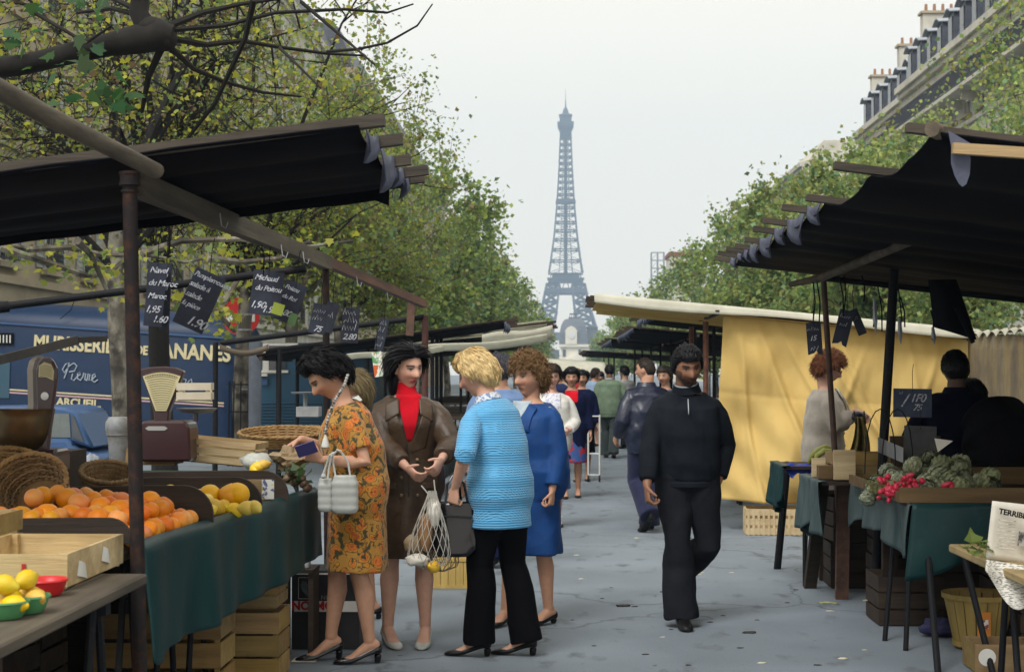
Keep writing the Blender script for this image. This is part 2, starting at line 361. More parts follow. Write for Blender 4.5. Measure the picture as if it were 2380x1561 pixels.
# ================================================================== far landmarks
def iron_tower():
    D = 1626.0; c = at(1315, 865, D); bz = -18.5
    t = thing('iron_lattice_tower', 'tall iron lattice tower with antenna rising pale blue above the end of the avenue', 'tower', (c.x, D, bz))
    mI = mat('haze_blue_iron', (0.050, 0.060, 0.095), (0.065, 0.075, 0.115), rough=0.7, scale=0.05)  # brown iron turned blue: distance haze is put into the colour
    prof = [(0, 62.5), (30, 45), (57.6, 33.0), (85, 25), (115.7, 18.6), (135, 15.4), (160, 12.0), (196, 8.8), (230, 6.8), (276, 5.0)]
    def hw(z):
        for (a, wa), (b, wb) in zip(prof, prof[1:]):
            if z <= b: return wa + (wb - wa) * (z - a) / (b - a)
        return prof[-1][1]
    P = lambda x, y, z: Vector((c.x + x, D + y, bz + z))
    for sx in (-1, 1):
        for sy in (-1, 1):
            m = MB()
            zs = [0, 12, 24, 36, 48, 57.6, 66, 75, 84, 93, 102, 111]
            lw = lambda z: 25 - (25 - 13.0) * min(z, 111) / 111
            def cor(z):
                o = hw(z); i = max(0.5, o - lw(z)); return [P(sx * a, sy * b_, z) for a, b_ in ((o, o), (i, o), (i, i), (o, i))]
            for a, b in zip(zs, zs[1:]):
                A = cor(a); B = cor(b)
                for k in range(4):
                    k2 = (k + 1) % 4
                    m.beam(A[k], B[k], 1.9, 1.9); m.beam(A[k], B[k2], .9, .9); m.beam(A[k2], B[k], .9, .9); m.beam(B[k], B[k2], 1.1, 1.1)
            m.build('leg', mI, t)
    def belt(z0, z1, e, name, rail=True):
        m = MB(); w = hw(z0) + e
        m.bb(P(-w, -w, z0), P(w, w, z1))
        m.bb(P(-w - 1, -w - 1, z1 - 0.6), P(w + 1, w + 1, z1 + .5))
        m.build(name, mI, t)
    belt(54, 60, 2.5, 'first_platform'); belt(113, 116.5, -1.2, 'second_platform')
    m = MB()
    for i in range(14):
        x = -15.5 + i * 31 / 13
        m.beam(P(x, -16.5, 116.5), P(x, -16.5, 122), .7, .7); m.beam(P(x, 16.5, 116.5), P(x, 16.5, 122), .7, .7)
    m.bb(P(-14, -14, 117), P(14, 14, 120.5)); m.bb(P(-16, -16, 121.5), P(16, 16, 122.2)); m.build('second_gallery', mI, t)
    w = hw(105)
    m = MB(); m.bb(P(-w, w - 1, 101), P(w, w + .5, 105)); m.build('rear_belt', mI, t)
    m = MB(); m.bb(P(-w, -w - .5, 101), P(w, -w + 1, 106.5))
    for i in range(5):
        x = -w + (i + .5) * 2 * w / 5
        for k in range(9):
            a0 = math.pi * k / 9; a1 = math.pi * (k + 1) / 9
            m.beam(P(x + 2.9 * math.cos(a0), -w, 106 + 6 * math.sin(a0)), P(x + 2.9 * math.cos(a1), -w, 106 + 6 * math.sin(a1)), .9, .9)
    m.build('arched_belt', mI, t)
    # shaft
    m = MB(); mx_ = MB(); zs = [122]; 
    while zs[-1] < 268: zs.append(zs[-1] + max(6.5, hw(zs[-1]) * 0.75))
    zs[-1] = 270
    for a, b in zip(zs, zs[1:]):
        wa, wb = hw(a), hw(b)
        A = [P(x * wa, y * wa, a) for x, y in ((-1, -1), (1, -1), (1, 1), (-1, 1))]; B = [P(x * wb, y * wb, b) for x, y in ((-1, -1), (1, -1), (1, 1), (-1, 1))]
        for k in range(4):
            k2 = (k + 1) % 4
            m.beam(A[k], B[k], 1.5, 1.5); m.beam(B[k], B[k2], 1.6, 1.3)
            mx_.beam(A[k], B[k2], .5, .5); mx_.beam(A[k2], B[k], .5, .5)
            ia = A[k].lerp(A[k2], .3); ib = B[k].lerp(B[k2], .3); mx_.beam(ia, ib, .55, .55)
            ia = A[k].lerp(A[k2], .7); ib = B[k].lerp(B[k2], .7); mx_.beam(ia, ib, .55, .55)
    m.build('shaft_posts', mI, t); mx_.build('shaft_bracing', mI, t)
    m = MB(); m.beam(P(0, 0, 122), P(0, 0, 270), 3.2, 3.2)
    for k in range(30): m.box(P(0, 0, 124 + k * 2.4), (4.6, 4.6, .8))
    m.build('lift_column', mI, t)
    m = MB(); w = hw(196) + 1.6; m.bb(P(-w, -w, 195), P(w, w, 196.3)); m.bb(P(-w + .5, -w + .5, 196.3), P(w - .5, w - .5, 199)); m.build('middle_platform', mI, t)
    m = MB()
    m.loft([[P(x * w, y * w, z) for x, y in ((-1, -1), (1, -1), (1, 1), (-1, 1))] for w, z in ((4.6, 262), (5.2, 268), (8.0, 274), (8.4, 276), (8.4, 279), (6.2, 279.2), (6.0, 285), (6.8, 285.2), (6.8, 286.5), (3.4, 288), (2.4, 292), (.8, 295))])
    m.build('top_platform', mI, t)
    m = MB(); m.tube([P(0, 0, 294), P(0, 0, 303)], [.8, .4], 6); m.tube([P(0, 0, 303), P(0, 0, 314)], [.28, .12], 6)
    for z in (297, 300): m.box(P(0, 0, z), (1.8, .4, .4))
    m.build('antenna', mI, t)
iron_tower()
def domed_school():
    D = 770.0; k = D / F
    t = thing('domed_palace', 'pale stone palace with square slate dome and clock at the end of the avenue', 'building', at(1335, 872, D))
    S = mat('pale_limestone', (0.78, 0.73, 0.60), (0.66, 0.61, 0.50), rough=0.85, scale=0.15)
    SL = mat('far_blue_slate', (0.10, 0.115, 0.14), (0.14, 0.15, 0.18), rough=0.6, scale=0.2)
    G = mat('far_window', (0.05, 0.06, 0.075), rough=0.2)
    ORG[t.name] = Vector((t.location.x, D, 0)); t.location = ORG[t.name]
    X = lambda u: (u - 1300) * k
    Z = lambda v: CAMH + (865 - v) * k
    B = lambda m, u0, v0, u1, v1, y0, y1: m.bb((X(u0), D + y0, Z(v1)), (X(u1), D + y1, Z(v0)))
    m = MB(); B(m, 1303, 806, 1372, 880, 0, 14); m.build('wall', S, t)
    m = MB(); B(m, 1299, 800, 1376, 806, -1.2, 15); B(m, 1300, 842, 1376, 845, -1, 14); m.build('cornice', S, t)
    for u in (1318, 1352):
        m = MB(); B(m, u - 5, 852, u + 5, 866, -.3, .2); m.build('window', G, t)
    m = MB(); B(m, 1344, 812, 1351, 828, -.3, .2); m.build('window', G, t); m = MB(); B(m, 1308, 812, 1315, 828, -.3, .2); m.build('window', G, t)
    m = MB(); m.prism([(X(1306), D - 2, Z(842)), (X(1382), D - 2, Z(842)), (X(1344), D - 2, Z(821))], (0, 2, 0)); m.build('pediment', S, t)
    for u in (1310, 1324, 1338, 1352, 1366):
        m = MB(); m.tube([(X(u), D - 1.4, 0), (X(u), D - 1.4, Z(845))], .75, 8); m.build('column', S, t)
    rings = []
    for i in range(9):
        a = i / 8; w = 34 * math.cos(a * 1.25) ** 0.75; z = 800 - 60 * math.sin(a * math.pi / 2)
        rings.append([(X(1333 + sx * w), D + 7 + sy * w * k, Z(z)) for sx, sy in ((-1, -1), (1, -1), (1, 1), (-1, 1))])
    m = MB(); m.loft(rings); m.build('dome', SL, t)
    m = MB(); B(m, 1322, 736, 1347, 740, 4, 10); B(m, 1324, 727, 1345, 729.5, 4, 10)
    for i in range(6): B(m, 1324 + i * 4.1, 729, 1325.2 + i * 4.1, 737, 4, 5)
    m.build('roof_railing', SL, t)
    m = MB(); B(m, 1314, 770, 1341, 800, -1.5, 3); m.prism([(X(1312), D - 1.6, Z(770)), (X(1343), D - 1.6, Z(770)), (X(1336), D - 1.6, Z(761)), (X(1328), D - 1.6, Z(757)), (X(1319), D - 1.6, Z(761))], (0, 3, 0)); m.build('clock_house', S, t)
    m = MB(); m.lathe([(0.1, 0), (1.9, 0), (1.9, .4), (.1, .4)], (X(1327.5), D - 1.9, Z(778)), 18, Matrix.Rotation(R(-90), 3, 'X').to_3x3()); m.build('clock_face', M_white, t)
    m = MB(); B(m, 1366, 762, 1388, 800, 2, 9); m.build('chimney_block', SL, t)
    m = MB(); B(m, 1364, 758, 1390, 762, 1.5, 9.5); m.build('chimney_cap', SL, t)
    m = MB(); m.prism([(X(1372), D + 3, Z(850)), (X(1372), D + 3, Z(800)), (X(1392), D + 3, Z(800)), (X(1410), D + 3, Z(835)), (X(1410), D + 3, Z(850))], (0, 10, 0)); m.build('wing_roof', SL, t)
    m = MB(); B(m, 1376, 848, 1420, 880, 2, 12); B(m, 1230, 845, 1300, 880, 3, 12); m.build('wing_wall', S, t)
    m = MB(); m.prism([(X(1226), D + 3, Z(846)), (X(1240), D + 3, Z(812)), (X(1300), D + 3, Z(812)), (X(1300), D + 3, Z(846))], (0, 9, 0)); m.build('wing_roof', SL, t)
domed_school()
# ================================================================== street facades
M_stone = mat('street_limestone', (0.42, 0.36, 0.26), (0.33, 0.28, 0.20), rough=0.85, scale=0.8, bump=0.15, bscale=6, col3=(0.20, 0.18, 0.15), s3=0.5, c3=(0.5, 0.85))
M_stone_l = mat('pale_render', (0.60, 0.58, 0.50), (0.48, 0.46, 0.40), rough=0.85, scale=0.6, col3=(0.35, 0.33, 0.28), s3=0.8, c3=(0.5, 0.85))
M_glass = mat('window_glass', (0.035, 0.04, 0.05), (0.09, 0.10, 0.11), rough=0.12, scale=0.9, spec=0.6)
M_shut = mat('pale_shutter', (0.40, 0.43, 0.40), (0.32, 0.35, 0.33), rough=0.6, scale=3, stretch=(1, 1, 6))
M_iron = mat('black_balcony_iron', (0.016, 0.018, 0.03), rough=0.5)
M_slate_roof = mat('blue_slate_roof', (0.055, 0.062, 0.085), (0.09, 0.10, 0.13), rough=0.55, scale=1.2, stretch=(1, 1, 3))
M_zincroof = mat('zinc_dormer_cap', (0.30, 0.33, 0.38), rough=0.45)
M_pot = mat('terracotta_pot', (0.30, 0.16, 0.10), rough=0.8)
_wm = {}
def window_meshes(face, w=1.25, h=2.1):
    """frame, pane, shutters, railing for a facade at x=0 whose outside looks to +x (face=1) or -x"""
    if face in _wm: return _wm[face]
    f = face
    fr = MB()
    for y in (-w / 2 + .05, 0, w / 2 - .05): fr.bb((-f * .20, y - .04, .0), (-f * .12, y + .04, h))
    for z in (.04, h * .34, h * .68, h - .04): fr.bb((-f * .20 - f * .001, -w / 2 + .012, z - .03), (-f * .125, w / 2 - .012, z + .03))
    pa = MB(); pa.bb((-f * .24, -w / 2, 0), (-f * .21, w / 2, h))
    shl = []
    for s in (-1, 1):
        sh = MB(); shl.append(sh)
        y0 = s * (w / 2 + .02); y1 = s * (w / 2 + .60)
        sh.bb((f * .02, y0, .02), (f * .05, y1, h - .02))
        for k in range(12): sh.bb((f * .05, y0 + s * .05, .1 + k * (h - .2) / 12), (f * .065, y1 - s * .05, .1 + (k + .55) * (h - .2) / 12))
    ra = MB()
    ra.bb((f * .12, -w / 2 - .1, .92), (f * .16, w / 2 + .1, .96)); ra.bb((f * .12, -w / 2 - .1, .05), (f * .16, w / 2 + .1, .09))
    n = 11
    for k in range(n + 1):
        y = -w / 2 - .08 + k * (w + .16) / n; ra.bb((f * .13, y - .012, .08), (f * .15, y + .012, .93))
    for k in range(n):
        y = -w / 2 - .08 + (k + .5) * (w + .16) / n
        ra.tube([(f * .14, y + .05 * math.cos(a), .35 + .1 * math.sin(a)) for a in [i * math.pi / 4 for i in range(9)]], .012, 4)
    si = MB(); si.bb((-f * .1, -w / 2 - .2, -.16), (f * .20, w / 2 + .2, -.02))
    _wm[face] = [fr.mesh('window_frame', M_white), pa.mesh('pane', M_glass), [q.mesh('shutter', M_shut) for q in shl], ra.mesh('railing', M_iron), si.mesh('sill', M_stone)]
    return _wm[face]
def facade(name, label, xf, face, y0, y1, floors, fh, ztop, bay, wallm, shut=True, rail=True, roof=True, zmin=0, detail=True):
    t = thing(name, label, 'building', (xf, (y0 + y1) / 2, 0))
    f = face; w, h = 1.25, 2.1; nb = max(1, int((y1 - y0) / bay)); bay = (y1 - y0) / nb
    m = MB(); back = xf - f * 9
    rng = [k for k in range(floors) if 0.9 + k * fh > zmin]
    base = 0.9 + rng[0] * fh if rng else 0
    m.bb((xf, y0, 0), (back, y1, base))
    for k in rng:
        z = .9 + k * fh
        for b in range(nb):
            yc = y0 + (b + .5) * bay
            m.bb((xf, yc - bay / 2, z), (xf - f * .45, yc - w / 2, z + h)); m.bb((xf, yc + w / 2, z), (xf - f * .45, yc + bay / 2, z + h))
        m.bb((xf, y0, z + h), (xf - f * .45, y1, z + fh))
    zt = .9 + floors * fh
    if ztop > zt: m.bb((xf, y0, zt), (xf - f * .45, y1, ztop))
    m.bb((xf - f * .46, y0, base), (back, y1, ztop))
    m.build('wall', wallm, t)
    m = MB()
    m.bb((xf + f * .45, y0, ztop), (xf - f * .5, y1, ztop + .35)); m.bb((xf + f * .25, y0, ztop - .3), (xf + f * .002, y1, ztop - .003))
    for k in rng[1:]: m.bb((xf + f * .14, y0, .9 + k * fh - .55), (xf + f * .001, y1, .9 + k * fh - .35))
    m.build('cornice', wallm, t)
    fr, pa, sh, ra, si = window_meshes(face)
    for k in rng:
        for b in range(nb):
            wo = link('window', fr, t); wo.location = (0, y0 + (b + .5) * bay - (y0 + y1) / 2, .9 + k * fh)
            if detail:
                link('pane', pa, wo)
                if shut and k > 0: [link('shutter', q, wo) for q in sh]
                if rail and k > 0: link('railing', ra, wo)
                link('sill', si, wo)
            else: link('pane', pa, wo)
    if roof:
        m = MB(); z = ztop + .35
        m.prism([(xf + f * .1, y0, z), (xf - f * 1.0, y0, z + 2.7), (xf - f * 5, y0, z + 3.8), (back, y0, z)], (0, y1 - y0, 0)); m.build('roof', M_slate_roof, t)
    return t
XL = -14.0
facade('stone_apartment_building', 'honey stone apartment house behind the blue lorry with iron balconies and pale shutters', XL, 1, 27, 62, 6, 3.45, 21.6, 3.5, M_stone)
facade('stone_apartment_building', 'stone apartment house adjoining the honey one, half hidden by plane branches', XL - .4, 1, 62.2, 104, 6, 3.3, 20.8, 3.6, M_stone_l)
facade('stone_apartment_building', 'stone apartment house whose roof edge meets the sky above the plane trees', XL + .2, 1, 104.2, 190, 6, 3.4, 21.6, 5.5, M_stone, detail=False)
XR = 20.0
rb = facade('mansard_apartment_building', 'cream apartment house with slate mansard, dormers, tall chimneys and a long black balcony', XR, -1, 52, 92, 5, 3.32, 17.7, 2.6, M_stone_l, shut=False, rail=False, roof=False, zmin=7)
rc = facade('mansard_apartment_building', 'narrower cream apartment house with slate mansard at the far end of the dormered row', XR + .5, -1, 92.2, 108, 5, 3.32, 17.5, 2.6, M_stone_l, shut=False, rail=False, roof=False, zmin=7)
def mansard(t, xf, y0, y1, zc, ndorm, stacks):
    f = -1; z = zc + .35
    m = MB(); m.prism([(xf + .15, y0, z), (xf + 1.0, y0, z + 2.5), (xf + 6, y0, z + 3.1), (xf + 9, y0, z)], (0, y1 - y0, 0)); m.build('roof', M_slate_roof, t)
    dm = MB(); dm.bb((-.1, -.55, 0), (1.4, .55, 1.75))
    cap = MB(); cap.grid(lambda a, b: (-.35 + 1.9 * a, -.75 + 1.5 * b, 1.75 + .28 * math.sin(math.pi * b) + .06 * a), 2, 6)
    wn_ = MB(); wn_.bb((-.16, -.38, .25), (-.11, .38, 1.55))
    dme = dm.mesh('dormer', M_slate_roof); cme = cap.mesh('dormer_cap', M_zincroof, solid=.06); wme = wn_.mesh('pane', M_glass)
    for i in range(ndorm):
        y = y0 + (i + .5) * (y1 - y0) / ndorm
        o = link('dormer', dme, t); o.location = Vector((xf + .35, y, z + .25)) - ORG[t.name]; link('dormer_cap', cme, o); link('pane', wme, o)
    for (y, w, h) in stacks:
        m = MB(); m.bb((xf + .6, y - .35, z), (xf + .6 + w, y + .35, z + h)); c = m.build('chimney_stack', M_stone_l, t)
        m = MB(); m.bb((xf + .48, y - .47, z + h), (xf + .72 + w, y + .47, z + h + .14)); m.build('chimney_cap', M_stone, c)
        for k in range(max(3, int(w / .42))):
            m = MB(); x = xf + .85 + k * (w - .5) / max(2, int(w / .42) - 1); m.tube([(x, y, z + h + .14), (x, y, z + h + .6)], [.1, .08], 6); m.build('chimney_pot', M_pot, c)
    m = MB(); zb = zc - 2.45
    m.bb((xf - 1.0, y0 + .02, zb - .18), (xf - .003, y1 - .02, zb)); m.build('balcony_slab', M_stone_l, t)
    m = MB(); m.bb((xf - .98, y0 + .05, zb + .9), (xf - .92, y1 - .05, zb + .96)); m.bb((xf - .98, y0 + .05, zb + .06), (xf - .92, y1 - .05, zb + .12))
    n = int((y1 - y0) / .16)
    for k in range(n): y = y0 + .06 + k * (y1 - y0 - .12) / n; m.bb((xf - .97, y, zb + .1), (xf - .93, y + .07, zb + .92))
    m.build('balcony_railing', M_iron, t)
    for k in range(int((y1 - y0) / 2.6)): m = MB(); m.bb((xf - .7, y0 + .3 + k * 2.6, zb - .6), (xf - .004, y0 + .55 + k * 2.6, zb - .19)); m.build('bracket', M_stone_l, t)
mansard(rb, XR, 52, 92, 17.7, 17, [(89.5, 2.4, 3.8), (77, 2.2, 4.2), (64, 2.4, 4.2)])
mansard(rc, XR + .5, 92.2, 108, 17.5, 6, [(106.5, 1.5, 3.6), (98, 1.6, 3.9)])
rd = facade('cream_apartment_building', 'plain cream apartment house rising behind the treetops, partly hidden', 20.0, -1, 128, 182, 5, 3.4, 18.3, 4.5, M_stone_l, shut=False, rail=False, roof=False, zmin=10, detail=False)
m = MB(); m.prism([(20.2, 128, 18.66), (21.5, 128, 20.4), (27, 128, 20.4), (29, 128, 18.66)], (0, 54, 0)); m.build('roof', M_stone_l, rd)
t = thing('white_rooftop_block', 'distant white block with a dark red roof edge above the treetops', 'building', (22, 275, 0))
m = MB(); m.bb((19, 270, 0), (25, 280, 21.5)); m.build('wall', M_stone_l, t)
m = MB(); m.bb((18.8, 269.8, 21.5), (25.2, 280.2, 22.2)); m.build('roof_edge', mat('dark_red_edge', (0.22, 0.07, 0.06), rough=.7), t)
for k in range(3): m = MB(); m.bb((20 + k * 1.6, 269.85, 19.2), (20.9 + k * 1.6, 269.97, 20.6)); m.build('window', M_glass, t)
t = thing('distant_scaffold', 'faint grey scaffold tower standing beyond the treetops', 'scaffold', (25.0, 400, 0)); m = MB()
for x in (23.4, 25, 26.6):
    for y in (399, 401): m.tube([(x, y, 0), (x, y, 32)], .16, 4)
for z in range(14, 33, 2):
    m.beam((23.4, 399, z), (26.6, 399, z), .14, .14); m.beam((23.4, 401, z), (26.6, 401, z), .14, .14); m.beam((23.4, 399, z), (25, 399, z + 2 if z < 31 else z), .1, .1)
m.build('scaffold_frame', mat('grey_scaffold', (0.25, 0.27, 0.30), rough=.6), t)
# ================================================================== trees
M_bark = mat('plane_bark', (0.085, 0.075, 0.06), (0.24, 0.225, 0.18), rough=0.9, scale=4, stretch=(1, 1, .45), bump=0.5, bscale=16, contrast=(0.46, 0.62), col3=(0.03, 0.027, 0.023), s3=3, c3=(0.5, 0.62))
M_bark_d = mat('shade_dark_bark', (0.006, 0.0055, 0.005), (0.016, 0.014, 0.012), rough=0.9, scale=6, stretch=(1, 1, .4), bump=0.6, bscale=18)  # plane bark blackened, the backlit limb's shade is in the colour
def leaf_material(name):
    m = bpy.data.materials.new(name); m.use_nodes = True; n = m.node_tree.nodes; l = m.node_tree.links
    b = n['Principled BSDF']; a = n.new('ShaderNodeAttribute'); a.attribute_name = 'tint'
    l.new(a.outputs['Color'], b.inputs['Base Color']); b.inputs['Roughness'].default_value = 0.5; b.inputs['Specular IOR Level'].default_value = 0.35
    t = n.new('ShaderNodeBsdfTranslucent'); ms = n.new('ShaderNodeMixShader'); ms.inputs[0].default_value = 0.5
    l.new(a.outputs['Color'], t.inputs['Color']); l.new(b.outputs[0], ms.inputs[1]); l.new(t.outputs[0], ms.inputs[2]); l.new(ms.outputs[0], n['Material Output'].inputs[0])
    return m
M_leaf = leaf_material('spring_leaf')
def leaf_mesh(name, c, size, tint, lobed=False, flat=0.35):
    n = len(c); c = np.asarray(c)
    d = RNG.normal(size=(n, 3)); d[:, 2] -= 0.4; d /= np.linalg.norm(d, axis=1, keepdims=True)
    q = RNG.normal(size=(n, 3)) * (1 - flat); q[:, 2] += flat * 2
    s = np.cross(d, q); s /= np.linalg.norm(s, axis=1, keepdims=True) + 1e-9
    nn = np.cross(s, d)
    sz = (size * RNG.uniform(.55, 1.25, size=(n, 1)))
    if lobed is None: P = [(0, 0), (.42, .42), (0, 1.0), (-.42, .38)]
    elif lobed:
        P = [(0, 0), (.28, -.02), (.55, .12), (.38, .28), (.62, .52), (.30, .55), (.0, 1.0), (-.30, .55), (-.62, .52), (-.38, .28), (-.55, .12), (-.28, -.02)]
    else:
        P = [(0, 0), (.42, .32), (.16, .62), (0, 1.0), (-.2, .6), (-.42, .30)]
    k = len(P)
    vs = np.zeros((n, k, 3))
    for i, (a, b) in enumerate(P): vs[:, i] = c + sz * (a * s + b * d - abs(a) * .28 * nn)
    me = np_mesh(name, vs.reshape(-1, 3), np.arange(n * k).reshape(n, k))
    ca = me.color_attributes.new('tint', 'FLOAT_COLOR', 'POINT')
    colr = np.ones((n, k, 4), dtype=np.float32); colr[:, :, :3] = np.asarray(tint)[:, None, :]
    ca.data.foreach_set('color', colr.ravel()); me.materials.append(M_leaf)
    return me
PAL_L = 1.95 * np.array([(0.120, 0.145, 0.024), (0.170, 0.168, 0.020), (0.075, 0.108, 0.030), (0.080, 0.055, 0.026), (0.060, 0.095, 0.045)])
PAL_M = 2.9 * np.array([(0.095, 0.120, 0.042), (0.110, 0.140, 0.032), (0.065, 0.100, 0.030), (0.095, 0.090, 0.035), (0.055, 0.090, 0.050)])
PAL_R = 2.9 * np.array([(0.095, 0.122, 0.040), (0.130, 0.145, 0.042), (0.068, 0.105, 0.032), (0.100, 0.095, 0.030), (0.055, 0.092, 0.045)])
def plane_tree(label, x, y, H, rx, zb, N, ls, pal, weights, group, trunk_r=.14, ry=None, barkm=None, nl=9, lean=(0, 0), tw=5, bare=0.0, seed=0, twigm=None, spike=0.25):
    rnd = random.Random(seed * 13 + 5); ry = ry or rx
    t = thing('plane_tree', label, 'tree', (x, y, 0), group)
    m = MB(); zt = zb + .5
    tp = [V(x + lean[0] * a + .06 * math.sin(a * 5 + seed), y + lean[1] * a, a * zt) for a in (0, .15, .35, .6, .8, 1)]
    m.tube(tp, [trunk_r * k for k in (1.35, 1.1, 1.0, .95, .92, .85)], 10)
    m.build('trunk', barkm or M_bark, t, smooth=True)
    mb = MB(); anchors = []
    top = tp[-1]; cz = (zb + H) / 2; hz = (H - zb) / 2
    def inside():
        while True:
            p = V(rnd.uniform(-1, 1), rnd.uniform(-1, 1), rnd.uniform(-1, 1))
            e = (abs(p.x) ** 2.4 + abs(p.y) ** 2.4 + abs(p.z) ** 3)
            if .22 < e < 1: return V(x + p.x * rx, y + p.y * ry, cz + p.z * hz)
    for i in range(nl):
        e = inside(); s = tp[-1].lerp(tp[3], rnd.random() * .7)
        mid = s.lerp(e, .5) + V(rnd.uniform(-.3, .3), rnd.uniform(-.3, .3), rnd.uniform(.1, .6))
        pts = [s, s.lerp(mid, .5) + V(0, 0, .12), mid, mid.lerp(e, .55) + V(rnd.uniform(-.1, .1), 0, .1), e]
        r0 = trunk_r * rnd.uniform(.3, .55); mb.tube(pts, [r0, r0 * .75, r0 * .5, r0 * .3, r0 * .12], 6)
        for j in range(tw):
            a = rnd.uniform(.25, 1); k = min(3, int(a * 4)); b0 = pts[k].lerp(pts[k + 1], a * 4 - k if k < 4 else 1)
            dv = V(rnd.gauss(0, 1), rnd.gauss(0, 1), rnd.gauss(.1, .6)).normalized() * rnd.uniform(.5, 1.3) * rx * .42
            e2 = b0 + dv; m2 = b0.lerp(e2, .5) + V(0, 0, rnd.uniform(-.15, .2))
            mb.tube([b0, m2, e2], [r0 * .26, r0 * .16, .004], 4)
            anchors += [b0.lerp(m2, .5), m2, m2.lerp(e2, .5), e2]
            for q in range(2):
                dv = V(rnd.gauss(0, 1), rnd.gauss(0, 1), rnd.gauss(0, .7)).normalized() * rnd.uniform(.3, .8)
                e3 = m2 + dv; mb.tube([m2, m2.lerp(e3, .5) + V(0, 0, .05), e3], [r0 * .12, r0 * .09, .003], 3); anchors += [m2.lerp(e3, .5), e3, e3]
    for i in range(int(spike * 40)):   # upright shoots that roughen the outline
        a = rnd.uniform(0, 6.28); q = rnd.uniform(.3, .95)
        b0 = V(x + rx * q * math.cos(a), y + ry * q * math.sin(a), cz + hz * (1 - q ** 3) * .85); e2 = b0 + V(rnd.uniform(-.25, .25), rnd.uniform(-.25, .25), rnd.uniform(.5, 1.3) * hz * .32)
        mb.tube([b0, e2], [.012, .004], 3); anchors += [b0.lerp(e2, s_) for s_ in (.2, .5, .75, 1)]
    mb.build('branches', twigm or barkm or M_bark, t, smooth=True)
    A = np.array([tuple(p) for p in anchors]); idx = RNG.integers(0, len(A), N)
    cl = RNG.integers(0, len(pal), len(A))
    sp = .10 * rx * RNG.uniform(.3, 1.4, size=(len(A), 1))[idx]
    c = A[idx] + RNG.normal(size=(N, 3)) * sp
    w = np.array(weights, dtype=float); w /= w.sum()
    pi = np.where(RNG.random(N) < .35, cl[idx], RNG.choice(len(pal), N, p=w))
    tint = np.array(pal)[pi] * RNG.uniform(.75, 1.3, size=(N, 1)) * RNG.uniform(.8, 1.2, size=(len(A), 1))[idx]
    o = link('crown', leaf_mesh('crown', c - np.array([x, y, 0]), ls, tint, lobed=None if y > 30 else False), t); o['kind'] = 'stuff'
    return t
GL, GR = 'plane trees along the blue lorry side', 'plane trees behind the black awning side'
WL = (4, 4, 2, 2.2, 1.0); WM = (4, 2.5, 3, 1.0, 2); WR = (4, 3, 3, 1.2, 1.5)
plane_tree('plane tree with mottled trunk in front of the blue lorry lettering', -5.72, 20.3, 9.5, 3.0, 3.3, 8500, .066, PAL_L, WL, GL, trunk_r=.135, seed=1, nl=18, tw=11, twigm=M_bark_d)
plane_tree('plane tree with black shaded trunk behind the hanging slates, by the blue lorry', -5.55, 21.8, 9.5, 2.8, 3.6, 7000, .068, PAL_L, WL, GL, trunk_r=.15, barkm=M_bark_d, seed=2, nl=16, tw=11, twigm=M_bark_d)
plane_tree('plane tree with pale banded trunk beside the grey pole and no-entry sign', -5.25, 26, 9.8, 3.0, 3.0, 10500, .072, PAL_L, WL, GL, trunk_r=.13, seed=3, nl=18, tw=11, twigm=M_bark_d)
for i, (y, x, H, r) in enumerate(((33, -5.7, 9.9, 2.9), (39.5, -5.6, 9.9, 2.9), (47, -5.3, 9.4, 2.7))):
    plane_tree('leafy plane tree farther along the lorry-side row, ' + ('next after the banded trunk', 'second after the banded trunk', 'third after the banded trunk')[i], x, y, H, r, 2.6, 13000, .12, PAL_L * .5 + PAL_M * .5, (4, 3.2, 2.5, 1.6, 1.5), GL, seed=10 + i, nl=13, tw=6)
for i, (y, x, H, r) in enumerate(((57, -5.0, 9.2, 2.5), (68, -4.9, 9.0, 2.5), (82, -4.8, 9.0, 2.6), (100, -4.6, 9.0, 2.7), (122, -4.5, 9.0, 2.9), (150, -4.2, 9.2, 3.0), (188, -4.2, 9.4, 3.2), (235, -4.2, 9.8, 3.4), (300, -4.6, 10.4, 3.8), (390, -5.2, 11, 4.4))):
    plane_tree('distant plane tree of the row receding to the iron tower, lorry side', x, y, H, r, 2.0, 13000 if y < 130 else 6000, .15 + y * .0011, PAL_M, WM, GL, seed=30 + i, nl=14, tw=5, spike=.5)
for i, (y, x, H, r) in enumerate(((20, 10.2, 8.6, 2.7), (26, 10.6, 11.0, 3.0), (32.5, 10.5, 11.6, 2.8), (39, 10.2, 8.0, 2.6))):
    plane_tree('tall leafy plane tree over the grey canvas screen, ' + ('beside the vendors', 'in front of the mansard house', 'below the dormered roof', 'before the black balcony')[i], x, y, H, r, 2.3, 17000, .115, PAL_R, WR, GR, seed=60 + i, nl=14, tw=6, spike=.5)
for i, (y, x, H, r) in enumerate(((47, 10.0, 8.3, 2.7), (56, 9.8, 8.6, 2.8), (67, 9.6, 9.0, 2.9), (80, 9.6, 9.3, 3.0), (96, 9.6, 9.2, 3.1), (116, 9.6, 9.2, 3.3), (140, 9.8, 9.3, 3.5), (172, 9.8, 9.8, 3.6), (215, 10.2, 10, 4.0), (280, 11, 10.5, 4.6), (380, 12.5, 10.5, 5.5))):
    plane_tree('distant plane tree of the row behind the yellow canvas stall', x, y, H, r, 1.8, 17000 if y < 130 else 7000, .15 + y * .0011, PAL_R if y < 70 else PAL_M, WR, GR, seed=80 + i, nl=14, tw=5, spike=.6)
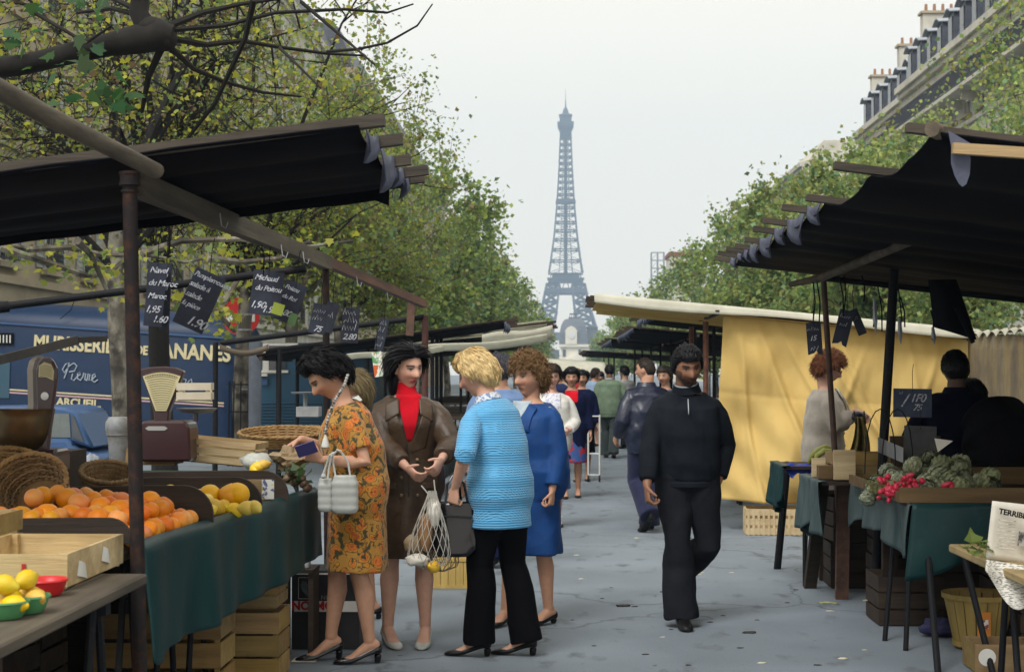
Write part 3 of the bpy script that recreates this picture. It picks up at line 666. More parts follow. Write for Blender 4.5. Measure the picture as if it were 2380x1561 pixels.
# the near pollarded limb and its hanging shoots
def near_limb():
    Y = 8.0; t = thing('pollarded_plane_tree', 'near plane tree with a thick dark pollarded limb and knob reaching over the stall', 'tree', (-5.2, 8.6, 0))
    m = MB(); m.tube([(-5.2, 8.6, 0), (-5.15, 8.6, 1.6), (-5.0, 8.5, 2.7), (-4.7, 8.3, 3.2)], [.26, .21, .19, .16], 12); m.build('trunk', M_bark, t, smooth=True)
    P = lambda u, v, y=Y: at(u, v, y)
    m = MB()
    m.tube([V(-4.9, 8.4, 3.0), P(-60, 165), P(60, 150), P(150, 128), P(250, 105), P(320, 92), P(375, 80), P(404, 84)], [.10, .060, .054, .056, .060, .078, .085, .055], 12)
    m.ball(P(352, 66), .075, 10, 8, (1.1, 1, .8)); m.ball(P(385, 92), .062, 10, 8)
    m.tube([P(345, 70), P(322, 30), P(330, -40)], [.06, .05, .045], 10)
    m.build('limb', M_bark_d, t, smooth=True)
    m = MB()
    for pts, r in (([(395, 60), (470, 30), (560, 10), (700, -10)], .014), ([(400, 90), (480, 105), (560, 95), (650, 110), (760, 125), (850, 130)], .012), ([(395, 110), (450, 160), (520, 190), (610, 215), (700, 225)], .011),
                   ([(590, 0), (570, 90), (500, 240), (430, 330), (380, 380)], .012), ([(380, 100), (345, 180), (330, 260)], .016), ([(400, 70), (520, 60), (640, 30), (800, 22), (900, 30), (960, 10)], .010), ([(700, 5), (800, 90), (870, 150)], .007),
                   ([(340, 40), (260, 20), (180, 30)], .012), ([(330, 30), (230, -20)], .012), ([(80, 30), (200, 100), (260, 60)], .008), ([(760, 120), (830, 115), (900, 100), (970, 60), (1005, 10)], .006), ([(650, 112), (700, 160), (745, 205)], .006)):
        pp = []; y = Y
        for i, (a, b) in enumerate(pts): pp.append(P(a, b, Y + .15 * i * (1 if r > .009 else -1)))
        m.tube(pp, [r * (1.5 - 1.2 * i / len(pp)) for i in range(len(pp))], 6)
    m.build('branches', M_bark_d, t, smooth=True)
    cs = []; tn = []
    rr = random.Random(3)
    for (u, v, su, sv, n) in ((200, 160, 40, 35, 16), (270, 225, 40, 20, 14), (45, 60, 22, 60, 14), (170, 10, 50, 20, 10), (120, 230, 40, 25, 5)):
        for k in range(n):
            p = P(u + rr.gauss(0, su), v + rr.gauss(0, sv), Y - .3 + rr.uniform(-.2, .3)); cs.append(tuple(p - ORG[t.name])); tn.append((.035 + rr.random() * .035, .085 + rr.random() * .06, .03 + rr.random() * .02))
    o = link('foliage', leaf_mesh('foliage', np.array(cs), .085, np.array(tn), lobed=True), t); o['kind'] = 'stuff'
    cs = []; tn = []
    for k in range(900):
        u = rr.uniform(-20, 900); v = rr.uniform(-20, 330) * (1 - .35 * u / 900); p = P(u, v, rr.uniform(9, 13)); cs.append(tuple(p - ORG[t.name])); c = PAL_L[rr.choice((0, 1, 1, 2, 3))] * rr.uniform(.8, 1.3); tn.append(tuple(c))
    o = link('foliage', leaf_mesh('foliage', np.array(cs), .04, np.array(tn), lobed=True), t); o['kind'] = 'stuff'
near_limb()
# low twigs with young leaves that hang in front of the facade and lorry roof
def low_twigs():
    t = thing('low_plane_branch', 'low leafy plane twigs hanging in front of the balcony and lorry roof', 'branch', at(150, 600, 15)); m = MB(); cs = []; tn = []; rr = random.Random(9)
    o0 = ORG[t.name]
    for pts in ([(-10, 560), (60, 580), (160, 575), (250, 595), (330, 590), (430, 610), (520, 590)], [(0, 575), (110, 610), (200, 640), (260, 630), (300, 590)], [(480, 600), (560, 610), (650, 600), (720, 560)], [(180, 560), (210, 590), (260, 700)], [(330, 590), (420, 560), (560, 555), (700, 575), (820, 560)], [(450, 720), (520, 700), (560, 640)], [(420, 700), (500, 720), (545, 770)]):
        pp = [at(a, b, 15 + .3 * i) for i, (a, b) in enumerate(pts)]
        m.tube(pp, [.03 * (1.1 - i / len(pp)) + .008 for i in range(len(pp))], 6)
        for k in range(60):
            i = rr.randrange(len(pp) - 1); p = pp[i].lerp(pp[i + 1], rr.random()) + V(rr.gauss(0, .12), rr.gauss(0, .2), rr.gauss(0, .1)); cs.append(tuple(p - o0)); tn.append(tuple(PAL_L[rr.choice((0, 1, 1, 2))] * rr.uniform(.8, 1.3)))
    m.build('twigs', M_bark, t, smooth=True)
    o = link('foliage', leaf_mesh('foliage', np.array(cs), .075, np.array(tn), lobed=True), t); o['kind'] = 'stuff'
low_twigs()
# ================================================================== haze
def haze():
    m = MB(); m.bb((-1210, -19, -21), (1210, 1900, 303)); o = m.build('haze', None); o['kind'] = 'stuff'
    h = bpy.data.materials.new('haze_air'); h.use_nodes = True; n = h.node_tree.nodes
    n.remove(n['Principled BSDF']); pv = n.new('ShaderNodeVolumePrincipled')
    pv.inputs['Color'].default_value = (0.58, 0.78, 1.0, 1); pv.inputs['Density'].default_value = 0.00043; pv.inputs['Anisotropy'].default_value = 0.0
    h.node_tree.links.new(pv.outputs[0], n['Material Output'].inputs['Volume']); o.data.materials.append(h)
haze()
# ================================================================== awnings and stall frames
def awning(name, label, side, y0, y1, xe, ze, xb, zb, planks, tarpm, flapm, woodm, posts=(), frame_m=None, over=.09, sag=.03, group=None, flaps=True, front_lift=0.0, first_proud=0.0, th=.032, under=0.0, rails=True):
    """side -1: left of the aisle, +1 right. Planks run across, ends over the aisle at xe; the tarp lies on them."""
    t = thing(name, label, 'market stall', ((xe + xb) / 2, (y0 + y1) / 2, 0), group)
    sl = lambda x: ze + (zb - ze) * (x - xe) / (xb - xe)
    rr = random.Random(int(abs(y0) * 10) + side)
    ys = planks
    for i, y in enumerate(ys):
        o = over * rr.uniform(.6, 1.6) + (first_proud if i == 0 else 0); lift = front_lift if i == 0 else 0
        m = MB(); x0 = xe - side * o
        m.beam((x0, y, sl(x0) + lift - .005), (xb, y, sl(xb) + lift * .2 - .005), .045, th); m.build('plank', woodm, t)
    n = len(ys) * 6
    def f(a, b):
        x = xe + side * .03 + (xb - xe - side * .03) * a; y = ys[0] - .04 + (ys[-1] - ys[0] + .08) * b
        k = max(i for i in range(len(ys)) if ys[i] <= max(y, ys[0])); k2 = min(k + 1, len(ys) - 1)
        w = 0 if k == k2 else (y - ys[k]) / (ys[k2] - ys[k]); gap = (ys[k2] - ys[k]) if k != k2 else .1
        z = sl(x) + .02 - under - sag * 4 * w * (1 - w) * min(1.6, gap / .5) * (1.0 + .5 * nz(x * 2, y * 2, 3)) + .008 * nz(x * 6, y * 6, side)
        return (x, y, z + front_lift * max(0, 1 - b * len(ys)))
    m = MB(); m.grid(f, 16, n); tp = m.build('tarp', tarpm, t, smooth='full', solid=.006)
    if flaps:
        for i in range(len(ys) - 1):
            w = (ys[i + 1] - ys[i]); h = min(.13, .035 + w * .15) * rr.uniform(.55, 1.35)
            if w < .08 or w > .95: continue
            m = MB(); z0 = sl(xe) + .012
            def g(a, b):
                y = ys[i] + .03 + (w - .06) * a
                zz = z0 - sag * 4 * a * (1 - a) * .8 - b * h * math.sin(math.pi * a) ** .6
                return (xe + side * (.028 - .02 * b * math.sin(9 * a)), y, zz)
            m.grid(g, 8, 3); m.build('hem_flap', flapm, t, smooth='full', solid=.004)
    for (x, y, r) in posts:
        m = MB(); m.tube([(x, y, 0), (x, y, sl(x) - .03)], r, 10); m.build('post', frame_m or M_steel_dark, t, smooth=True)
    # rail that carries the planks
    if not rails: return t
    xm = xe + (xb - xe) * .32
    m = MB(); m.beam((xm, ys[0] - .08, sl(xm) - .045), (xm, ys[-1] + .08, sl(xm) - .045), .04, .05); m.build('rail', woodm, t)
    m = MB(); m.beam((xb + side * -.06, ys[0] - .08, sl(xb) - .045), (xb + side * -.06, ys[-1] + .08, sl(xb) - .045), .04, .05); m.build('rail', woodm, t)
    return t
M_plank = woodx('dark_grey_plank', (.060, .048, .036), (.024, .020, .016), 0)
G_STALL = 'market stall awnings along the aisle'
# ---- near left stall
LS = awning('market_stall', 'black-awning stall on rusty posts, its price slates hanging above the oranges', -1, 5.2, 6.75, -.63, 2.385, -3.9, 1.98,
            [5.18, 5.62, 6.15, 6.5, 6.72], M_tarp_black, M_tarp_grey, M_plank, group=G_STALL, sag=.03, flaps=True, th=.04, over=.06, under=.05, rails=False)
def stub(t, name, pts, rad, m_, n=10): m = MB(); m.tube(pts, rad, n); return m.build(name, m_, t, smooth=True)
# a skirt of tarp hanging below the awning planks
m = MB()
def _sk(a, b):
    p0 = at(-60 + 965 * a, 0, 6.7); zt = CAMH + (865 - (500 - 72 * a)) * 6.7 / F; zb_ = CAMH + (865 - (573 - 113 * a)) * 6.7 / F - (.03 if a > .98 else 0)
    return (p0.x, 6.72 + .02 * math.sin(a * 30) * b, zt + (zb_ - zt) * b)
m.grid(_sk, 30, 4); m.build('tarp_skirt', M_tarp_black, LS, smooth='full', solid=.006)
pb = at(325, 1561, 5.2); pt = at(301, 402, 5.2); pg = pt + (pb - pt) * ((pt.z) / (pt.z - pb.z))
stub(LS, 'post', [pg, pt], .0245, M_pipe_rust, 14)
for v0, v1, r in ((402, 440, .033), (436, 446, .036), (462, 470, .030), (398, 408, .036)):
    a = pt + (pg - pt) * ((v0 - 402) / 1159 * .5); b = pt + (pg - pt) * ((v1 - 402) / 1159 * .5); stub(LS, 'collar', [a, b], r, M_pipe_rust, 14)
stub(LS, 'round_pole', [at(-80, 165, 4.05), at(120, 275, 4.5), at(365, 398, 5.12)], [.030, .029, .026], M_wood_grey_y, 12)
m = MB(); m.beam(at(318, 428, 5.24), at(762, 612, 9.3), .055, .080); m.build('beam', M_wood_grey_y, LS)
m = MB(); m.beam(at(716, 590, 8.9), at(985, 706, 12.6), .05, .06); m.build('beam', M_wood_red, LS)
a = at(757, 605, 9.25); stub(LS, 'post', [(a.x + .02, 9.25, 0), a], .021, M_pipe_rust)
a = at(988, 733, 12.5); stub(LS, 'post', [(a.x, 12.5, 0), a], .026, mat('red_rust_post', (.10, .030, .026), (.05, .025, .02), scale=20), 10)
a = at(957, 690, 12.4); b = at(952, 780, 12.4); m = MB(); m.beam(a, b, .06, .02); m.build('wood_strip', M_wood_red, LS)
stub(LS, 'pipe', [at(-200, 738, 8.2), at(712, 624, 8.2)], .021, M_steel_dark, 10)
stub(LS, 'pipe', [at(-30, 718, 7.9), at(20, 712, 7.95)], .03, M_steel_dark, 10)
stub(LS, 'pipe', [at(512, 797, 12.5), at(986, 737, 12.5)], .024, M_steel_dark, 10)
stub(LS, 'pipe', [at(618, 816, 12.6), at(760, 798, 12.6)], .022, M_steel_dark, 10)
for u, v in ((501, 795), (650, 812)):
    a = at(u, v, 12.5); stub(LS, 'post', [(a.x, 12.5, 0), a], .022 if u < 600 else .016, M_steel_dark)
m = MB(); m.grid(lambda a, b: tuple(at(512 + 112 * a, 800 + 14 * math.sin(math.pi * a) + 14 * b, 12.45)), 10, 1); m.build('sagging_strap', M_wood_grey, LS, smooth='full', solid=.02)
for u, v, d in ((522, 515, 6.1), (662, 585, 7.2), (712, 600, 7.6), (835, 655, 9.6), (905, 690, 10.8)):
    p = at(u, v, d); m = MB(); m.tube([p + V(-.012, -.03, .03), p + V(-.004, -.035, -.02), p + V(.012, -.035, -.03), p + V(.02, -.03, -.005)], .0025, 5); m.build('hook', M_zinc, LS)
for u, v0, v1, d in ((388, 490, 590, 7.0), (606, 560, 640, 7.4), (385, 480, 600, 7.2)):
    p = at(u, v0, d); q = at(u + 6, v1, d); m = MB(); m.tube([p, p.lerp(q, .5) + V(.01, 0, 0), q], .003, 4); m.build('cord', M_black, LS)
# ---- the other stalls
RS = awning('market_stall', 'black-awning stall over artichokes and radishes with pale scalloped hems', 1, 5.4, 11.7, 1.24, 2.385, 4.6, 1.96,
            [5.40, 6.45, 7.55, 8.05, 8.75, 9.25, 9.95, 10.45, 10.75, 11.15, 11.6], M_tarp_black, M_tarp_grey, M_plank, group=G_STALL, sag=.03, over=.075, under=.042, rails=False)
pb = at(2046, 1150, 10.32); pt = at(2079, 622, 10.32); stub(RS, 'post', [pt + (pb - pt) * (pt.z / (pt.z - pb.z)), pt], .031, M_steel_dark)
pb = at(1941, 1060, 11.2); pt = at(1914, 648, 11.2); stub(RS, 'post', [pt + (pb - pt) * (pt.z / (pt.z - pb.z)), pt], .021, mat('brown_rust_post', (.085, .045, .032), (.045, .028, .022), scale=18), 10)
stub(RS, 'round_pole', [at(1836, 661, 10.2), at(1900, 648, 10.1), at(1975, 618, 9.6), at(2150, 545, 8.4), at(2400, 470, 7.2)], [.018, .026, .027, .028, .028], M_wood_grey, 10)
stub(RS, 'pipe', [at(1910, 646, 10.5), at(2400, 700, 10.5)], .02, M_steel_dark)
m = MB(); m.beam(at(2214, 345, 5.3), at(2480, 362, 5.3), .03, .036); m.build('plank', woodx('pale_new_plank', (.42, .30, .16), (.32, .22, .11), 0), RS)
m = MB(); m.prism([at(u, v, 5.33) for u, v in ((2204, 303), (2212, 345), (2211, 380), (2219, 408), (2229, 427), (2237, 434), (2246, 428), (2254, 405), (2256, 372), (2254, 350), (2278, 346), (2240, 324))], (0, .005, 0)); m.build('hem_flap', M_tarp_grey, RS)
stub(RS, 'round_pole', [at(2166, 300, 5.36), at(2240, 330, 5.6)], .028, M_wood_grey, 10)
# hanging cloth and cords under the right awning
m = MB(); m.grid(lambda a, b: tuple(at(2160 + 62 * a + 35 * b * a + 12 * b, 650 + 110 * b + (30 * a * b), 9.6 - .05 * math.sin(5 * a))), 6, 8); m.build('hanging_tarp_end', M_tarp_black, RS, smooth='full', solid=.008)
m = MB(); m.beam(at(2222, 715, 9.5), at(2262, 796, 9.5), .035, .02); m.build('hanging_strap', M_tarp_black, RS)
for k, (u, v0, v1) in enumerate(((1890, 655, 745), (1899, 655, 750), (1950, 640, 735), (1962, 640, 720), (2003, 640, 700), (2040, 665, 770), (2030, 690, 760), (2088, 670, 790), (2093, 690, 760), (2167, 680, 790), (2163, 720, 770))):
    p = at(u, v0, 9.9); q = at(u + (k % 3) * 5, v1, 9.9); m = MB(); m.tube([p, p.lerp(q, .5) + V(.012, 0, 0), q], .0045, 4); m.build('cord', M_black, RS)
for u, v0, v1 in ((2032, 690, 778), (2090, 735, 800), (2168, 760, 800)):
    m = MB(); p = at(u, v0, 9.9); q = at(u + 4, v1, 9.9); m.tube([p, p.lerp(q, .6), q], [.008, .016, .002], 5); m.build('cord_hook', M_zinc, RS)
YS = awning('yellow_market_stall', 'white-topped yellow canvas stall with its side curtain let down', 1, 15.3, 17.4, .34, 2.285, 4.05, 1.93,
            [15.3, 15.55, 15.8, 16.15, 16.6, 17.1, 17.4], M_canvas_white, M_tarp_yellow, M_wood_dark, group=G_STALL, sag=.02, flaps=False, over=.05)
for i, (y, h) in enumerate(((15.9, .03), (16.4, .05), (17.0, .07))):
    m = MB(); m.grid(lambda a, b: (.40 + 3.4 * a, y + .02 * b, 2.27 - .35 * a * .97 - .02 - b * h), 10, 2); m.build('canvas_strip', M_tarp_yellow, YS, smooth='full', solid=.004)
m = MB(); m.grid(lambda a, b: (.36 + 3.6 * a, 15.3 + 2.1 * b, 2.235 - .35 * a), 6, 6); m.build('canvas_lining', M_tarp_yellow, YS, solid=.003)
m = MB(); m.grid(lambda a, b: (.34 + 3.7 * a, 15.24 - .02 * b, 2.315 - .352 * a - b * (.085 + .02 * math.sin(a * 9))), 20, 3); m.build('white_valance', M_canvas_white, YS, smooth='full', solid=.004)
def _curtain(a, b):
    x = 1.60 + 2.42 * a - .09 * b * (1 - a) * math.sin(b * 3) ; z = (2.12 - .25 * a) * (1 - b) + .31 * b - .03 * math.sin(a * 5) * b
    diag = a * 2.4 + b * 1.1
    y = 15.42 + .13 * b * (math.sin(diag * 7 + 1.2 * math.sin(3 * b)) * .5 + .8 * math.sin(diag * 3.1)) + .03 * math.sin((a * 2.2 - b * 1.9) * 13) * (1 - a) * b + .05 * nz(a * 6, b * 3, 1) + .014 * nz(a * 26, b * 7, 4)
    y -= .11 * math.exp(-((a - .10 - .22 * b) / .06) ** 2) * math.sin(b * 2.6) * .8 + .06 * math.exp(-((a - .02 - .50 * b) / .045) ** 2) * b
    for c0, sl_, wd, am in ((.06, .10, .012, .045), (.13, .30, .014, .05), (.21, .42, .012, .04), (.33, .50, .016, .04), (.45, .30, .012, .025), (.60, -.25, .012, .025), (.74, .12, .014, .03), (.88, -.18, .012, .03)):
        q = (a - c0 - sl_ * b) / wd; y -= am * math.exp(-q * q) * math.sin(min(1, b * 1.3) * 2.4) - am * .6 * math.exp(-((q - 2.2) / 1.4) ** 2) * b
    y += .008 * math.exp(-((b - .42 - .03 * a) / .012) ** 2)
    return (x, y, z)
m = MB(); m.grid(_curtain, 150, 70); m.build('yellow_curtain', M_tarp_yellow, YS, smooth='full', solid=.004)
for x, y in ((1.45, 15.6), (3.95, 15.6), (3.95, 17.3), (1.45, 17.3)):
    m = MB(); m.tube([(x, y, 0), (x, y, 2.05)], .028, 8); m.build('post', mat('rust_red_pipe', (.17, .06, .03), (.06, .03, .022), scale=18), YS, smooth=True)
# grey canvas back screen on the right
t = thing('canvas_screen', 'grey-brown stained canvas back screen with a knotted white top edge', 'screen', (4.0, 12.4, 0))
m = MB(); m.grid(lambda a, b: (3.98 + .015 * math.sin(a * 11) + .02 * nz(a * 9, b * 4), 8.6 + 6.75 * a, 1.88 - 1.85 * b + .03 * math.sin(a * 8) * (1 - b)), 60, 12)
m.build('canvas', mat('stained_grey_canvas', (.20, .17, .125), (.30, .235, .12), rough=.85, scale=2.2, stretch=(1, 2.5, .5), contrast=(.42, .6), trans=.2, col3=(.12, .10, .085), s3=3, c3=(.5, .75)), t, smooth='full', solid=.005)
m = MB(); m.tube([(3.98, 8.5, 1.92), (3.98, 15.4, 1.92)], .022, 6)
m.build('top_rail', M_wood_grey_y, t)
for k in range(22):
    y = 9 + k * .29; m = MB(); m.grid(lambda a, b: (3.95 - .02 * b, y + .2 * a + .05 * b, 1.925 + .02 * math.sin(math.pi * a) - .05 * b * (1 - a)), 3, 2); m.build('knot_flap', M_canvas_white, t, solid=.006)
for k in range(5):
    m = MB(); m.tube([(4.02, 8.8 + k * 1.6, 0), (4.02, 8.8 + k * 1.6, 1.92)], .02, 6); m.build('post', M_steel_dark, t)
def ys_(a, b, n): return [a + (b - a) * i / (n - 1) for i in range(n)]
DARKFLAP = mat('navy_flap', (.12, .14, .21), rough=.6)
FAR = [
 (-1, 18.6, 20.6, -.63, 2.17, -3.6, 1.76, 4, M_tarp_black, 'black awning with cream undersheet beyond the hanging slates'),
 (-1, 22.6, 25.5, -.16, 2.27, -3.0, 1.95, 4, M_canvas_white, 'cream canvas awning beyond the black one, lorry side'),
 (-1, 26, 31, -.75, 2.26, -4, 2.0, 8, M_tarp_black, 'dark awning behind the cream canvas, lorry side'),
 (1, 18.2, 25, 1.22, 2.38, 4.6, 2.0, 13, M_tarp_black, 'dark awning directly behind the yellow canvas stall'),
 (1, 26, 33, 1.20, 2.30, 4.6, 2.0, 13, M_tarp_black, 'dark awning farther on, second behind the yellow canvas stall'),
 (1, 34, 42, 1.10, 2.28, 4.6, 2.0, 12, M_tarp_black, 'dark awning farther on, third behind the yellow canvas stall'),
 (1, 50, 62, .85, 2.24, 5, 2.0, 12, M_tarp_black, 'dark awning near the distant crowd, yellow stall side'),
 (-1, 33, 45, -.9, 2.28, -4, 2.0, 9, M_tarp_black, 'dark awning before the cream cross canvas, lorry side'),
]
for (sd_, y0, y1, xe, ze, xb, zb, n, tm, lab) in FAR:
    awning('market_stall', lab, sd_, y0, y1, xe, ze, xb, zb, ys_(y0, y1, n), tm, DARKFLAP if tm is M_tarp_black else M_canvas_white, M_wood_dark, under=.04 if tm is M_tarp_black else 0, posts=[(xe + sd_ * .9, y0 + .3, .024), (xe + sd_ * .9, y1 - .3, .024), (xb - sd_ * .2, y0 + .3, .024), (xb - sd_ * .2, y1 - .3, .024), (xe + sd_ * .9, (y0 + y1) / 2, .024)], group=G_STALL, sag=.03)
    # goods table with dark cloth below each
tcol = [mat('goods_cloth_dark', (.03, .045, .04), (.05, .06, .05), rough=.8, scale=3), mat('goods_cloth_pale', (.30, .30, .26), (.2, .2, .18), rough=.8, scale=3)]
for i, (sd_, y0, y1, xe, ze, xb, zb, n, tm, lab) in enumerate(FAR):
    t = thing('goods_table', 'cloth-covered goods table under the ' + lab.replace('directly ', '').replace(' with cream undersheet', ''), 'table', (xe + sd_ * 1.7, (y0 + y1) / 2, 0))
    m = MB(); x0 = xe + sd_ * .75; m.grid(lambda a, b: (x0 - sd_ * .02 * math.sin(a * 40) * b, y0 + .2 + (y1 - y0 - .4) * a, .88 - .6 * b), 40, 2); m.build('cloth', tcol[0], t, smooth='full', solid=.006)
    m = MB(); m.bb((x0 + sd_ * .01, y0 + .2, .86), (x0 + sd_ * 1.5, y1 - .2, .89)); m.build('board', M_wood_dark, t)
    for y in (y0 + .5, y1 - .5):
        for x in (x0 + sd_ * .15, x0 + sd_ * 1.3): m = MB(); m.beam((x, y, 0), (x, y, .86), .05, .05); m.build('leg', M_wood_dark, t)
# cream lower sheet of the black left awning, cross canvas far off
for y, u0, u1, v0, v1, h, nm, lb in ((17.6, 770, 1030, 829, 805, .06, 'cream_tarp', 'thin cream sheet hung in front of the black awning by the slates'), (18.2, 905, 1272, 812, 778, .085, 'cream_tarp', 'bright cream sheet slung below the black awning end'), (22.4, 1120, 1284, 778, 757, .19, 'cream_tarp', 'deep cream valance facing us on the cream awning')):
    m = MB(); A = at(u0, v0, y); B = at(u1, v1, y); m.grid(lambda a, b: (A.x + (B.x - A.x) * a, y + .1 * b, A.z + (B.z - A.z) * a - h * b + .02 * math.sin(a * 7)), 20, 3); m.solo(nm, M_canvas_white, lb, 'tarpaulin', smooth='full', solid=.006)
m = MB(); A = at(1262, 832, 44); B = at(1405, 842, 44); m.grid(lambda a, b: (A.x + (B.x - A.x) * a, 44 - 2.5 * b, A.z + (B.z - A.z) * a - .33 * b - .10 * math.sin(math.pi * a) * b), 14, 6)
m.solo('cross_canvas', M_canvas_white, 'pale canvas sheet slung across the aisle over the distant crowd', 'tarpaulin', smooth='full', solid=.01)
# ================================================================== hanging price slates
def chalk_scribble(parent, o, ex, ey, w, h, seed):
    rr = random.Random(seed); m = MB(); x = 0; pts = []
    while x < w:
        k = rr.choice((.5, .5, .9, .35)); n_ = 3
        pts.append(o + ex * x + ey * (0 if len(pts) % 2 == 0 else h * k * 1.1)); x += h * rr.uniform(.16, .30)
    if len(pts) > 2: m.tube(pts, h * .055, 4)
    m.build('chalk_line', M_chalk, parent)
def slate(label, u, v, w, h, d, rot, lines, yaw=0.0, broken=False, name='price_slate'):
    c = at(u, v, d); t = thing(name, label, 'price slate', c, 'price slates hanging over the oranges' if u < 1000 else 'price slates hanging over the vegetables')
    k = d / F; W = w * k; Hh = h * k
    rm = Matrix.Rotation(R(yaw), 3, 'Z') @ Matrix.Rotation(R(rot), 3, 'Y')
    ex = rm @ V(1, 0, 0); ez = rm @ V(0, 0, 1); ny = rm @ V(0, -1, 0)
    poly = [(-W / 2, Hh / 2), (W / 2, Hh / 2), (W / 2, -Hh / 2), (-W / 2, -Hh / 2)]
    if broken: poly = [(-W / 2, Hh / 2), (W / 2, Hh / 2), (W / 2, -Hh / 2), (W * .2, -Hh * .46), (W * .08, -Hh * .36), (-W * .1, -Hh * .44), (-W / 2, -Hh * .48)]
    m = MB(); m.prism([c + ex * a + ez * b for a, b in poly], -ny * .006); m.build('board', M_slate, t)
    for (x, y, s, txt) in lines:
        o = c + ex * (x * W - W / 2) + ez * (Hh / 2 - y * Hh) + ny * .001
        if txt.startswith('~'): chalk_scribble(t, o, ex, ez, W * float(txt[1:]), s * Hh, hash(label) % 999 + int(y * 100))
        else: put_text(t, 'chalk_text', txt, s * Hh, mtx(o, ex, ez), M_chalk, shear=.35, bold=s * Hh * .012, ext=.0012, space=.9)
    m = MB(); p = c + ez * Hh / 2; m.tube([p - ez * .02, p + V(0, .01, .10), p + V(.01, .02, .16)], .002, 4); m.build('string', M_black, t)
    return t
slate('tall slate overlapping another, in front of the black tree trunk', 361, 684, 44, 150, 7.2, 5, [(.08, .16, .13, 'Navel'), (.06, .36, .13, 'du Maroc'), (.1, .56, .12, 'Maroc'), (.02, .78, .15, '1,95'), (.45, .93, .15, '1.60')])
slate('narrow slate half hidden behind the tall slate by the black trunk', 384, 690, 26, 158, 7.25, 3, [(.35, .2, .09, 'la'), (.35, .4, .09, 'ki'), (.3, .55, .08, '~.5')], yaw=-20)
slate('big tilted slate priced 1.90 between the tall slate and the paired slates', 463, 698, 76, 140, 7.0, 24, [(.02, .14, .12, 'Pamplemousse'), (.0, .32, .13, 'salade à'), (.02, .5, .13, 'salade'), (.02, .66, .12, 'la pièce'), (.38, .93, .22, '1.90')])
slate('wide slate with two prices and a yellow-green tag at its corner', 619, 681, 72, 104, 7.5, 8, [(.05, .22, .17, 'Michaud'), (.1, .45, .17, 'du Poitou'), (.02, .85, .22, '1,90'), (.42, .93, .22, '1.90')])
slate('slate tilted against the wide two-price slate, green tag below', 674, 702, 52, 96, 7.6, 22, [(.02, .22, .15, 'Poitou'), (.05, .45, .15, 'du Roi'), (.1, .85, .22, '1,80')])
p = at(646, 718, 7.45); m = MB(); m.box(p, (.055, .004, .055), Matrix.Rotation(.3, 3, 'Y')); m.solo('paper_tag', mat('lime_tag', (.30, .36, .05), (.24, .30, .04), rough=.7), 'yellow-green paper tag pinned between two slates', 'tag')
p = at(680, 742, 7.55); m = MB(); m.box(p, (.04, .004, .06), Matrix.Rotation(.35, 3, 'Y')); m.solo('paper_tag', mat('dark_green_tag', (.07, .14, .05), rough=.7), 'small dark green tag on the foot of a tilted slate', 'tag')
slate('small slate hanging beside the second post above black hair', 741, 741, 38, 70, 8.6, 12, [(.1, .3, .2, '~.7'), (.1, .55, .2, '~.7'), (.3, .92, .28, '75')])
slate('dark blank-looking slate behind the second post', 766, 737, 30, 70, 8.9, 16, [(.3, .5, .2, '~.5')])
slate('slate covered with smudged chalk hanging over the pipe', 814, 756, 40, 82, 9.4, 4, [(.05, .2, .2, '~.8'), (.1, .42, .2, '~.8'), (.05, .64, .2, '~.85'), (.1, .9, .24, '2,80')])
slate('small slanting slate hung nearest the red rusty post', 887, 777, 24, 76, 10.6, 14, [(.1, .2, .15, '~.7'), (.1, .42, .15, '~.7'), (.1, .64, .15, '~.7'), (.1, .88, .15, '~.7')], yaw=-25)
t = slate('white card with a green rim and red patch below the slanting slate', 878, 846, 24, 58, 10.6, -8, [], yaw=-15, name='price_card')
t.children[0].data.materials.clear(); t.children[0].data.materials.append(mat('green_white_card', (.10, .30, .12), (.75, .75, .68), rough=.7, scale=9, contrast=(.45, .5), col3=(.55, .12, .03), s3=14, c3=(.55, .58)))
slate('chipped slate tag hanging by the brown post before the yellow curtain', 1893, 787, 34, 76, 10.1, -4, [(.05, .25, .12, '~.8'), (.15, .55, .22, '15'), (.2, .85, .22, '~.6')], broken=True)
slate('broken slate tag hanging askew before the yellow curtain', 1960, 762, 34, 84, 10.0, 14, [(.1, .22, .12, '~.7'), (.2, .45, .12, '~.5')], broken=True)
slate('thin slate tag crossing the broken one before the yellow curtain', 1994, 748, 20, 62, 10.05, -22, [(.2, .4, .12, '~.5')])
cb = slate('square chalkboard priced 1F0 and 75 beside the dark vendor', 2121, 936, 88, 66, 10.3, 1, [(.20, .62, .62, '/'), (.42, .46, .40, '1F0'), (.50, .76, .32, '75'), (.15, .2, .1, '~.1')], broken=False)
gs = slate('blank grey slate standing among the artichokes', 2138, 1045, 74, 110, 10.05, 2, [])
for q, c1, c2 in ((cb, (.030, .042, .085), (.06, .078, .13)), (gs, (.055, .06, .065), (.08, .085, .09))): q.children[0].data.materials.clear(); q.children[0].data.materials.append(mat('smudged_slate_%d' % int(c1[0] * 1000), c1, c2, rough=.7, scale=12))
